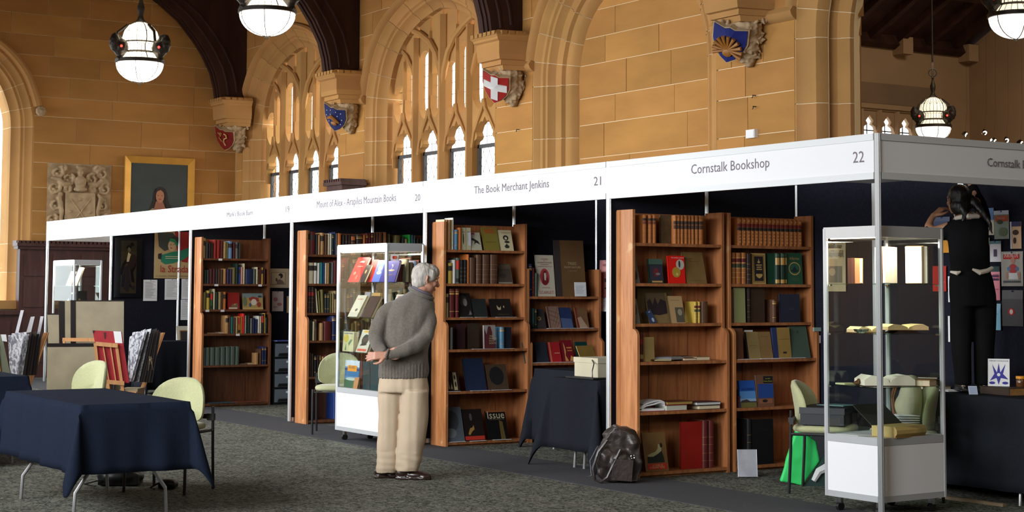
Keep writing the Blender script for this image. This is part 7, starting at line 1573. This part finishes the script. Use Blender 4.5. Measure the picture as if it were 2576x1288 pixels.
for i, (px_, w_, d_, th_, z_, c, tx) in enumerate(((2330, .30, .22, .03, 0, (120, 90, 56), 'lowest tan book of the pile behind the corner showcase'), (2318, .26, .18, .035, .031, (104, 70, 40), 'brown book in the middle of the pile behind the corner showcase'), (2312, .28, .20, .02, .067, (190, 196, 160), 'pale green-edged book near the top of the pile'), (2330, .34, .22, .012, .088, (52, 40, 36), 'dark topmost folder of the pile behind the corner showcase'))):
    flatat(tx, px_, w_, d_, th_, C(c), 1.55, z=zt+z_+.0005, rz=.2*i)
loose('white paper slips beside the book pile on the black table', [(-.90, 1.45), (-.74, 1.42), (-.72, 1.55), (-.88, 1.58)], .738, PAPER, .01, wav=.004)
t = thing('wooden_batten', 'pale wooden batten lying on the floor under the back-wall table', 'batten', (-.75, 1.42, 0), .05); p = at(2430, 1197, Z=0); t.location = (-.35, 1.22, 0); MB().box((-.28, -.02, 0), (.28, .02, .02), C((130, 110, 86))).build('bar', t)
# magazines in plastic sleeves on the back wall
MG = [(2477, 523, 2503, 592, 'sleeved magazine with a blue sky and pale dune cover, top row beside the woman', (196, 184, 160), [((110, 150, 200), RC(0, .55, 1, 1)), ((90, 90, 90), EL(.3, .6, .08, .14)), ((110, 100, 84), EL(.4, .2, .2, .1))]),
      (2505, 529, 2541, 602, 'sleeved green and orange booklet, second in the top row', (84, 104, 78), [((196, 84, 50), RC(.08, .62, .95, .82)), ((210, 216, 226), RC(0, .86, 1, 1)), ((70, 80, 60), EL(.4, .6, .2, .08)), ((120, 140, 110), EL(.6, .25, .3, .16))]),
      (2546, 557, 2572, 626, 'sleeved sepia booklet with silhouettes, third in the top row', (190, 150, 108), [((60, 54, 90), RC(0, .82, 1, 1)), ((66, 46, 36), EL(.5, .6, .3, .1)), ((66, 46, 36), EL(.4, .3, .15, .12)), ((214, 214, 226), RC(0, 0, .12, 1))]),
      (2494, 606, 2521, 659, 'sleeved white booklet with a purple centre block', (210, 208, 214), [((84, 66, 96), RC(.35, .25, .65, .6)), ((110, 150, 160), RC(0, .86, 1, 1))]),
      (2523, 632, 2576, 720, 'sleeved sports magazine with a player in a red top', (150, 146, 136), [((196, 44, 40), RC(.1, .78, .85, .92)), ((176, 60, 60), EL(.55, .5, .2, .14)), ((84, 120, 160), EL(.36, .5, .08, .06)), ((84, 120, 160), EL(.74, .5, .08, .06)), ((186, 130, 110), EL(.56, .74, .1, .09)), ((210, 210, 210), [(.35, .38), (.75, .38), (.8, .2), (.3, .2)]), ((80, 80, 84), RC(.1, .1, .9, .16)), ((176, 130, 110), EL(.3, .3, .06, .12)), ((176, 130, 110), EL(.84, .3, .05, .12))]),
      (2484, 670, 2518, 755, 'sleeved pink booklet with bold purple capitals', (214, 120, 136), [((40, 66, 66), RC(0, .84, 1, 1)), ((80, 40, 80), RC(.1, .68, .95, .74)), ((80, 40, 80), RC(.2, .58, .95, .64)), ((180, 90, 110), RC(.2, .3, .9, .34))]),
      (2350, 669, 2383, 733, 'sleeved red booklet beside the woman\'s waist', (186, 50, 46), [((150, 40, 40), RC(0, .44, 1, .46)), ((196, 160, 150), RC(.5, .36, .9, .38))]),
      (2494, 764, 2520, 830, 'sleeved pale blue booklet, lowest beside the woman', (120, 176, 200), [((90, 140, 160), RC(.2, .6, .8, .62))]),
      (2525, 730, 2576, 820, 'sleeved black booklet with a round red badge', (44, 44, 48), [((190, 44, 36), EL(.45, .4, .16, .1)), ((220, 210, 204), EL(.45, .4, .08, .07))]),
      (2352, 545, 2392, 590, 'clear sleeve with a yellow booklet behind the woman\'s shoulder', (86, 100, 130), [((200, 150, 60), RC(0, 0, 1, .15))]),
      (2376, 602, 2394, 636, 'small orange booklet just left of the woman\'s back', (226, 156, 60), []),
      (2482, 598, 2492, 640, 'narrow white and yellow booklet edge right of the woman\'s back', (214, 206, 170), [((200, 190, 70), EL(.5, .3, .3, .06))])]
for a, b, c, d, l, col, art in MG: sheet(l, a, b, c, d, C(col, .25), 0, 'sleeved_booklet', ('Y', 1.99), 'magazine', art)
for k, (tx, px_, py_, hh) in enumerate((('SPORTING LIFE', 2528, 648, 12), ('CLISTS', 2488, 697, 8), ('THING', 2490, 706, 8), ('THROUGH', 2509, 552, 6))):
    W_ = at({0: 2563, 1: 2515, 2: 2515, 3: 2530}[k], py_, Y=1.98).x-at(px_, py_, Y=1.98).x; p = at(px_, py_, Y=1.98); mb = MB(); addtext(mb, tx, (p.x, 1.9712, p.z), (1, 0, 0), (0, 0, 1), W_, hh*.0028, C([(230, 220, 210), (80, 40, 80), (80, 40, 80), (220, 190, 160)][k]))
    o = mb.build('cover_lettering'); par = [q for q in bpy.data.objects if q.get('label', '').startswith(['sleeved sports', 'sleeved pink', 'sleeved pink', 'sleeved green'][k])][0]; o.parent = par; o.matrix_parent_inverse = Matrix.Translation(-par.location)
for i, (a, b) in enumerate(((680, 760), (780, 860))): tag(MB().box((0, -.002, 0), (.018, 0, .2), PAPER).build('sleeve_edge'), ('upper', 'lower')[i]+' white punched sleeve edge hanging left of the woman', 'plastic sleeve'); o = [q for q in bpy.data.objects if q.name.startswith('sleeve_edge')][i]; p = at(2386, b, Y=1.985); o.location = p
sheet('buff illustrated newspaper sheet with ornate heading, seen through the corner showcase', 2076, 610, 2130, 733, C((176, 160, 124)), 0, 'pinned_newspaper', ('Y', 1.99), 'newspaper', [((70, 84, 76), RC(.25, .72, .85, .80)), ((96, 96, 84), RC(.12, .18, .85, .52)), ((150, 140, 110), EL(.4, .4, .15, .08)), ((96, 90, 70), RC(.2, .88, .8, .91))])
mb = MB(); a_ = at(2082, 632, Y=1.979); addtext(mb, 'SKETCHER', (a_.x, 1.9712, at(2082, 648, Y=1.979).z), (1, 0, 0), (0, 0, 1), .20, .06, C((60, 66, 60))); addtext(mb, 'AUSTRALASIAN', (a_.x+.02, 1.9712, at(2082, 624, Y=1.979).z), (1, 0, 0), (0, 0, 1), .16, .025, C((70, 70, 60)))
o = mb.build('heading_lettering'); par = [q for q in bpy.data.objects if q.name.startswith('pinned_newspaper')][0]; o.parent = par; o.matrix_parent_inverse = Matrix.Translation(-par.location)
t = thing('spot_rail_clip', 'bright metal clip above the dark-haired woman\'s head', 'clip', at(2416, 463, Y=1.97)); MB().box((-.018, -.01, -.012), (.018, .01, .012), mat('glowing_clip', (.9, .92, 1), emit=1.5)).build('body', t)  # the clip's shine is put in as emission; it is no lamp
p = at(2045, 835, Y=1.8); t = thing('hanging_tag', 'small white tag on a clip at the wall end of the calf-volume bookcase', 'tag', (-2.70, 1.97, 1.13)); MB().box((-.004, -.012, -.10), (0, .022, -.035), PAPER).build('tag', t); MB().box((-.008, -.055, 0), (.004, .03, .032), C((150, 176, 170), .3)).build('clip', t); MB().tube([(-.002, .005, 0), (-.002, .005, -.035)], .0015, CHROME, 5).build('wire', t)
# ================================================================ PEOPLE
SKIN = mat('skin', (.48, .23, .15), .5, var=.08, scale=14, bump=.05); SKIN2 = mat('skin_olive', (.40, .20, .11), .5)
WOOL = mat('grey_wool', (.135, .118, .098), .95, var=.14, scale=60, bump=.5, bscale=150, sheen=.3, spec=.1)
CHINO = mat('beige_trousers', (.46, .36, .25), .85, var=.05, scale=5, bump=.12, bscale=60)
HAIRG = mat('grey_hair', (.40, .37, .33), .7, var=.3, scale=40, stretch=(1, 1, .3), bump=.7, bscale=60)
SHOE = mat('dark_brown_leather', (.022, .010, .007), .28, coat=.3)
def hand(mb, wrist, d, n, m, s=1, curl=.5, side=1, spread=.18):
    """palm and five separate bent fingers; d: pointing direction, n: back-of-hand normal, side: thumb side"""
    d = Vector(d).normalized(); n = (Vector(n)-d*Vector(n).dot(d)).normalized(); r = d.cross(n)*side; w = Vector(wrist)
    for k in (-1.1, -.35, .4, 1.1): mb.tube([w+r*.012*k*s, w+d*.09*s+r*.026*k*.8*s], [.016*s, .0125*s], m, 8)
    for k, L in ((1.15, .068), (.40, .078), (-.38, .072), (-1.15, .056)):
        p = w+d*.085*s+r*.026*k*.78*s; dd = (d+r*spread*k*.35).normalized(); L *= s; pts = [p-d*.02*s, p]; a = 0
        for seg in (.45, .32, .25): a += curl*.9; v = dd*math.cos(a)-n*math.sin(a); p = p+v*L*seg*1.08; pts.append(p)
        mb.tube(pts, [.0095*s, .0092*s, .0084*s, .0076*s, .0062*s], m, 8); mb.ell(pts[-1], (.0064*s,)*3, m, 8); mb.ell(pts[2], (.0088*s,)*3, m, 8)
    p = w+d*.02*s+r*.02*s; q1 = p+r*.030*s+d*.025*s-n*.006*s; q2 = q1+r*.010*s+d*.03*s-n*.008*s; q3 = q2+d*.022*s-n*.008*s-r*.004*s
    mb.tube([p, q1, q2, q3], [.016*s, .0125*s, .0105*s, .008*s], m, 8); mb.ell(q3, (.0082*s,)*3, m, 8)
def head(c, h, yaw, pitch, m):
    """head of height h centred at c, looking along +x before the turn"""
    mb = MB(); k = h/.235
    T = Matrix.Translation(c) @ Matrix.Rotation(yaw, 4, 'Z') @ Matrix.Rotation(pitch, 4, 'Y')
    mb.ell((-.012*k, 0, .025*k), (.097*k, .074*k, .092*k), m, 24, T=T); mb.ell((.022*k, 0, -.035*k), (.062*k, .058*k, .078*k), m, 20, T=T)
    mb.ell((.055*k, 0, -.088*k), (.024*k, .026*k, .020*k), m, 14, T=T); mb.ell((.055*k, 0, -.055*k), (.028*k, .034*k, .030*k), m, 12, T=T)
    mb.tube([(.078*k, 0, .018*k), (.094*k, 0, -.010*k), (.104*k, 0, -.026*k)], [.010*k, .012*k, .014*k], m, 10, T=T); mb.ell((.100*k, 0, -.028*k), (.014*k, .016*k, .011*k), m, 10, T=T)
    for s in (-1, 1):
        mb.ell((.068*k, s*.032*k, .024*k), (.018*k, .022*k, .010*k), m, 10, T=T); mb.ell((.060*k, s*.036*k, -.022*k), (.022*k, .02*k, .022*k), m, 10, T=T)
        mb.tube([(-.004*k, s*.074*k, .018*k), (-.016*k, s*.086*k, .012*k), (-.016*k, s*.086*k, -.012*k), (-.004*k, s*.078*k, -.034*k), (.004*k, s*.074*k, -.02*k)], [.008*k, .009*k, .008*k, .008*k, .005*k], m, 8, T=T)
    mb.ell((.083*k, 0, -.056*k), (.010*k, .022*k, .005*k), m, 10, T=T); mb.ell((.082*k, 0, -.066*k), (.009*k, .018*k, .005*k), m, 10, T=T)
    return mb, T, k
def features(parent, T, k, iris=(70, 80, 90), brow=(130, 120, 110), lip=(150, 84, 74)):
    for s in (-1, 1):
        MB().ell((.068*k, s*.031*k, .006*k), (.013*k, .013*k, .010*k), C((215, 210, 200), .2), 12, T=T).ell((.080*k, s*.031*k, .006*k), (.002*k, .006*k, .006*k), C(iris, .2), 10, T=T).build('eye', parent)
        MB().tube([(.080*k, s*.014*k, .030*k), (.084*k, s*.030*k, .034*k), (.070*k, s*.048*k, .028*k)], [.003*k, .004*k, .002*k], C(brow), 6, T=T).build('eyebrow', parent)
    MB().tube([(.080*k, -.020*k, -.060*k), (.091*k, 0, -.060*k), (.080*k, .020*k, -.060*k)], [.002*k, .0035*k, .002*k], C(lip), 6, T=T).build('mouth', parent)
# ---------------- the man: local x = picture right, y = away, z = up
D0 = 13.12; s0 = F/D0
o, rzm = camframe(1020, D0)
man = thing('person', 'grey-haired man in a grey sweater and beige trousers, hands clasped behind him', 'person', o, rzm)
def Q(px, py, y=0): return Vector(((px-1020)/s0, y, (1203-py)/s0*1.0))
hd, TH, kh = head(Q(1073, 708, .05), .250, .32, .26, SKIN)
bm = hd
bm.tube([Q(1066, 728, .04), Q(1050, 765, .02)], [.058, .066], SKIN, 14)
# torso, arms and legs under the clothes
for a, b, ra, rb in ((Q(1052, 790), Q(1025, 860), .07, .09), (Q(1025, 860), Q(1020, 950), .09, .085), (Q(997, 965, .02), Q(984, 1090), .06, .04), (Q(984, 1090), Q(982, 1180), .04, .03), (Q(1040, 965, -.02), Q(1036, 1090, -.02), .06, .04), (Q(1036, 1090, -.02), Q(1035, 1180, -.02), .04, .03)):
    bm.tube([a, b], [ra, rb], SKIN, 12); bm.ell(a, (ra,)*3, SKIN, 12); bm.ell(b, (rb,)*3, SKIN, 12)
LW, RW = Q(975, 893, -.205), Q(982, 894, -.235)
for pts in ([(Q(975, 790, .0), .05), (Q(950, 858, -.03), .043), (Q(968, 886, -.17), .030), (LW, .026)], [(Q(1076, 800, -.02), .035), (Q(1072, 856, -.10), .035), (Q(1010, 890, -.21), .032), (RW, .027)]): caps(bm, pts, SKIN, 10)
hand(bm, RW+Vector((.0, -.012, -.004)), (-1, -.10, -.05), (0, -1, .25), SKIN, 1.0, .30, -1, .32)
hand(bm, LW+Vector((.02, .012, -.0)), (.72, -.35, .25), (-.1, -1, .3), SKIN, .95, .55, 1)
remesh(bm, 'body', man, vox=.0052, smooth=2, mats=[SKIN], disp=lambda c: .0012*noise.noise(c*40))
features(man, TH, kh)
# hair: back and sides, thinning crown
hb = MB(); k = kh
hb.ell((-.030*k, 0, .022*k), (.088*k, .080*k, .095*k), HAIRG, 24, T=TH); hb.ell((-.045*k, 0, -.040*k), (.056*k, .066*k, .055*k), HAIRG, 18, T=TH); hb.ell((.020*k, 0, .060*k), (.070*k, .066*k, .058*k), HAIRG, 20, T=TH)
for s in (-1, 1): hb.ell((.018*k, s*.056*k, .030*k), (.040*k, .024*k, .050*k), HAIRG, 12, T=TH)
remesh(hb, 'hair', man, vox=.006, smooth=2, mats=[HAIRG], disp=lambda c: .004*noise.noise(Vector((c.x*60, c.y*60, c.z*16)))+.003*noise.noise(c*25))
# sweater
def sect(mb, z, cx, cy, rx, ry, m, n=28, p=.9): return [(cx+rx*abs(math.cos(a))**p*(1 if math.cos(a) >= 0 else -1), cy+ry*abs(math.sin(a))**p*(1 if math.sin(a) >= 0 else -1), z) for a in [2*PI*i/n for i in range(n)]]
def loft(mb, secs, m, T=None):
    n = len(secs[0]); vs = [v for s in secs for v in s]; fs = [(j*n+i, j*n+(i+1) % n, (j+1)*n+(i+1) % n, (j+1)*n+i) for j in range(len(secs)-1) for i in range(n)]
    fs += [tuple(range(n-1, -1, -1)), tuple(range((len(secs)-1)*n, len(secs)*n))]; return mb.add(vs, fs, m, True, T)
sw = MB(); secs = []
for py, pl, pr, ry in ((955, 956, 1081, .138), (938, 955, 1083, .142), (915, 957, 1082, .145), (880, 962, 1082, .15), (840, 968, 1088, .155), (810, 972, 1094, .155), (785, 974, 1098, .15), (768, 984, 1096, .135), (755, 1003, 1090, .11), (742, 1024, 1082, .085), (735, 1036, 1078, .070)):
    a, b = Q(pl, py), Q(pr, py); secs.append(sect(sw, a.z, (a.x+b.x)/2, .02 if py > 800 else .02+(800-py)*.0004, (b.x-a.x)/2, ry, WOOL))
loft(sw, secs, WOOL)
caps(sw, [(Q(990, 782, .0), .062), (Q(968, 800, -.01), .066), (Q(957, 828, -.03), .063), (Q(952, 856, -.05), .060), (Q(960, 874, -.11), .053), (Q(971, 888, -.17), .042), (Q(974, 893, -.19), .038)], WOOL, 14)
caps(sw, [(Q(1072, 785, -.01), .068), (Q(1084, 815, -.04), .066), (Q(1078, 850, -.09), .062), (Q(1060, 868, -.14), .058), (Q(1032, 882, -.19), .052), (Q(1004, 892, -.22), .043), (Q(993, 895, -.23), .038)], WOOL, 14)
sw.tube([Q(990, 950, .02)+Vector((.22*math.cos(2*PI*i/24)*.86+.09, .128*math.sin(2*PI*i/24), .003)) for i in range(24)], .012, WOOL, 8, closed=True) if False else None
def fold(c):
    hem = c.z < (1203-918)/s0
    f = .007*noise.noise(Vector((c.x*16, c.y*14, c.z*4)))+.009*noise.noise(Vector((c.x*7-c.z*6, c.y*7, c.z*8)))
    if hem and abs(c.y) > .0: f = f*.4+.003*math.sin(c.x*260)
    return f
remesh(sw, 'sweater', man, vox=.0085, smooth=3, mats=[WOOL], disp=fold)
MB().tube([LW+Vector((.004, .012, .036)), LW+Vector((-.012, -.03, .01)), LW+Vector((-.006, -.02, -.03)), LW+Vector((.01, .018, -.034)), LW+Vector((.018, .03, .0))], .008, WOOL, 7, closed=True).build('cuff', man)
MB().tube([RW+Vector((.012, -.030, .018)), RW+Vector((.0, -.034, -.012)), RW+Vector((.004, .0, -.036)), RW+Vector((.016, .030, -.014)), RW+Vector((.02, .028, .022)), RW+Vector((.016, -.002, .038))], .009, WOOL, 7, closed=True).build('cuff', man)
ncp = [Q(1062, 744, .0)+Vector((.090*math.cos(2*PI*i/18), .094*math.sin(2*PI*i/18), -.040*math.cos(2*PI*i/18)+.006*math.sin(2*PI*i/18))) for i in range(18)]
MB().tube(ncp, .014, WOOL, 8, closed=True).build('neckband', man); MB().tube([Q(1064, 739, .01)+Vector((.076*math.cos(2*PI*i/18), .078*math.sin(2*PI*i/18), -.034*math.cos(2*PI*i/18))) for i in range(18)], .010, C((98, 92, 106)), 8, closed=True).build('shirt_collar', man)
# trousers
tr_ = MB(); secs = []
for py, pl, pr, ry in ((942, 966, 1072, .10), (953, 960, 1078, .118), (975, 956, 1083, .13), (990, 956, 1084, .125)):
    a, b = Q(pl, py), Q(pr, py); secs.append(sect(tr_, a.z, (a.x+b.x)/2, .01, (b.x-a.x)/2, ry, CHINO))
loft(tr_, secs[::-1], CHINO)
for L, y in ((((985, 956, 1024), (1010, 955, 1020), (1050, 957, 1014), (1090, 956, 1012), (1130, 954, 1010), (1165, 953, 1010), (1189, 953, 1006)), .03), (((985, 1016, 1084), (1010, 1016, 1084), (1050, 1013, 1083), (1080, 1011, 1081), (1110, 1009, 1077), (1140, 1007, 1070), (1165, 1005, 1064), (1184, 1006, 1060)), -.04)):
    secs = []
    for py, pl, pr in L:
        a, b = Q(pl, py), Q(pr, py); secs.append(sect(tr_, a.z, (a.x+b.x)/2, y, (b.x-a.x)/2, .10-(py-985)*.00012, CHINO, p=.95))
    loft(tr_, secs[::-1], CHINO)
def crease(c):
    f = .006*noise.noise(Vector((c.x*22, c.y*9, c.z*2.2)))+.005*noise.noise(Vector((c.x*6, c.y*6, c.z*9)))
    if c.z < .22: f += .006*noise.noise(Vector((c.x*8, c.y*8, c.z*30)))
    return f
remesh(tr_, 'trousers', man, vox=.009, smooth=2, mats=[CHINO], disp=crease)
def shoe(c, yaw, L=.29):
    mb = MB(); T = Matrix.Translation(c) @ Matrix.Rotation(yaw, 4, 'Z')
    mb.ell((-.03, 0, .045), (.06, .042, .045), SHOE, 16, T=T); mb.ell((.07, 0, .034), (.085, .046, .034), SHOE, 16, T=T); mb.ell((.14, 0, .026), (.055, .042, .026), SHOE, 16, T=T)
    mb.tube([(-.02, 0, .05), (.0, 0, .10)], [.045, .042], SHOE, 12, T=T); mb.prism([(-.088, -.03), (-.06, -.042), (.06, -.044), (.14, -.046), (.19, -.025), (.198, 0), (.19, .025), (.14, .046), (.06, .044), (-.06, .042), (-.088, .03)], .0, .016, SHOE, 'Z', T=T)
    o_ = remesh(mb, 'shoe', man, vox=.007, smooth=2, mats=[SHOE]); MB().tube([(.02, -.03, .068), (.035, .0, .075), (.03, .03, .066)], .003, BLACK, 5, T=T).build('lace', o_)
    return o_
shoe(Q(1030, 1203, -.04), -.12); shoe(Q(976, 1203, .05), .25)
# ---------------- the woman on the table, reaching up
p = at(2440, 975, Y=1.60); DW = (p-CAM).dot(CF); sW = F/DW; o, rzw = camframe(2440, DW)
wom = thing('person', 'dark-haired woman in black standing on the table, reaching up at the wall', 'person', (o.x, o.y, 0), rzw)
def G(px, py, y=0): q = at(px, py, D=DW); return Vector(((px-2440)/sW, y, q.z))
BLK = mat('black_clothing', (.006, .006, .007), .95, spec=.1); HAIRB = mat('black_hair', (.006, .005, .005), .4, bump=.5, scale=60, stretch=(1, 1, .3))
hd, TW, kw = head(G(2410, 503, .03), .215, 1.95, .0, SKIN2); bm = hd
bm.tube([G(2416, 525, .02), G(2420, 548, .01)], [.045, .05], SKIN2, 12)
for a, b, ra, rb in ((G(2425, 560), G(2430, 620), .09, .10), (G(2430, 620), G(2436, 690), .10, .10), (G(2414, 710), G(2412, 840), .07, .05), (G(2412, 840), G(2414, 962), .05, .035), (G(2462, 710), G(2465, 840, .02), .07, .05), (G(2465, 840, .02), G(2466, 962, .02), .05, .035)):
    bm.tube([a, b], [ra, rb], SKIN2, 12); bm.ell(a, (ra,)*3, SKIN2, 10); bm.ell(b, (rb,)*3, SKIN2, 10)
caps(bm, [(G(2386, 572), .04), (G(2352, 582, .06), .035), (G(2344, 568, .12), .03), (G(2352, 552, .14), .024), (G(2360, 540, .15), .022)], SKIN2, 10)
hand(bm, G(2360, 541, .15), (.75, .1, .62), (-.5, -.4, .75), SKIN2, .95, .55, 1)
RT = G(2470, 462, .27)
caps(bm, [(G(2466, 565), .04), (G(2478, 520, .12), .035), (RT, .027)], SKIN2, 10); hand(bm, RT, (-.05, .35, .94), (.2, -.9, .3), SKIN2, .9, .35, -1)
for s_, px_ in ((-1, 2414), (1, 2466)): bm.ell(G(px_, 968, .03), (.04, .10, .035), SKIN2, 12)
remesh(bm, 'body', wom, vox=.006, smooth=2, mats=[SKIN2]); features(wom, TW, kw, (30, 20, 16), (20, 16, 14))
tp = MB(); secs = []
for py, pl, pr, ry in ((692, 2388, 2488, .10), (670, 2388, 2486, .10), (640, 2386, 2484, .105), (605, 2383, 2484, .11), (580, 2378, 2484, .11), (562, 2384, 2480, .10), (552, 2398, 2468, .08), (545, 2404, 2452, .055)):
    a, b = G(pl, py), G(pr, py); secs.append(sect(tp, a.z, (a.x+b.x)/2, .0, (b.x-a.x)/2, ry, BLK))
loft(tp, secs, BLK)
caps(tp, [(G(2392, 572), .05), (G(2372, 590, .02), .046), (G(2352, 588, .07), .042), (G(2343, 578, .10), .036)], BLK, 12); caps(tp, [(G(2466, 572), .052), (G(2480, 545, .06), .050), (G(2480, 510, .16), .045), (G(2472, 470, .26), .038)], BLK, 12)
remesh(tp, 'top', wom, vox=.009, smooth=2, mats=[BLK], disp=lambda c: .005*noise.noise(c*14))
tr_ = MB(); secs = []
for py, pl, pr in ((684, 2390, 2487), (705, 2387, 2494), (740, 2386, 2500), (770, 2388, 2502)):
    a, b = G(pl, py), G(pr, py); secs.append(sect(tr_, a.z, (a.x+b.x)/2, .01, (b.x-a.x)/2, .115, BLK))
loft(tr_, secs[::-1], BLK)
for L in (((760, 2388, 2446), (820, 2388, 2440), (880, 2390, 2436), (940, 2394, 2436), (966, 2396, 2436)), ((760, 2440, 2502), (820, 2446, 2500), (880, 2446, 2494), (940, 2446, 2490), (966, 2447, 2488))):
    secs = []
    for py, pl, pr in L: a, b = G(pl, py), G(pr, py); secs.append(sect(tr_, a.z, (a.x+b.x)/2, .01, (b.x-a.x)/2, .085, BLK))
    loft(tr_, secs[::-1], BLK)
remesh(tr_, 'trousers', wom, vox=.010, smooth=2, mats=[BLK], disp=lambda c: .005*noise.noise(Vector((c.x*14, c.y*10, c.z*4))))
hb = MB(); k = kw
hb.ell((-.03*k, 0, .03*k), (.098*k, .088*k, .098*k), HAIRB, 22, T=TW); hb.ell((-.045*k, 0, -.05*k), (.076*k, .088*k, .085*k), HAIRB, 18, T=TW)
hb.tube([G(2412, 515, -.02), G(2420, 540, -.075), G(2412, 560, -.09)], [.05, .026, .012], HAIRB, 10); hb.tube([G(2444, 505, -.02), G(2462, 535, -.07), G(2480, 565, -.09), G(2484, 590, -.09)], [.04, .025, .016, .006], HAIRB, 10)
remesh(hb, 'hair', wom, vox=.007, smooth=2, mats=[HAIRB], disp=lambda c: .003*noise.noise(Vector((c.x*50, c.y*50, c.z*14))))
WC = C((206, 198, 186), .8); mb = MB()
mb.tube([G(2398, 550, -.05), G(2425, 545, -.085), G(2452, 546, -.06), G(2448, 536, .03), G(2404, 540, .04)], [.014, .020, .016, .012, .012], WC, 8, closed=True); mb.build('shirt_collar', wom)
mb = MB(); mb.tube([G(2382, 684, -.06), G(2396, 688, -.095), G(2404, 684, -.1)], [.008, .016, .006], WC, 8); mb.tube([G(2432, 678, -.115), G(2450, 686, -.115), G(2470, 682, -.10), G(2486, 675, -.06)], [.008, .020, .017, .014], WC, 8); mb.build('shirt_tail', wom)
for px_ in (2414, 2466):
    mb = MB(); c = G(px_, 972, .02); mb.ell(c+Vector((0, .02, .012)), (.042, .11, .04), BLK, 14); mb.box(c+Vector((-.036, -.085, -.03)), c+Vector((.036, .125, -.012)), BLACK); remesh(mb, 'shoe', wom, vox=.008, smooth=1, mats=[BLACK])
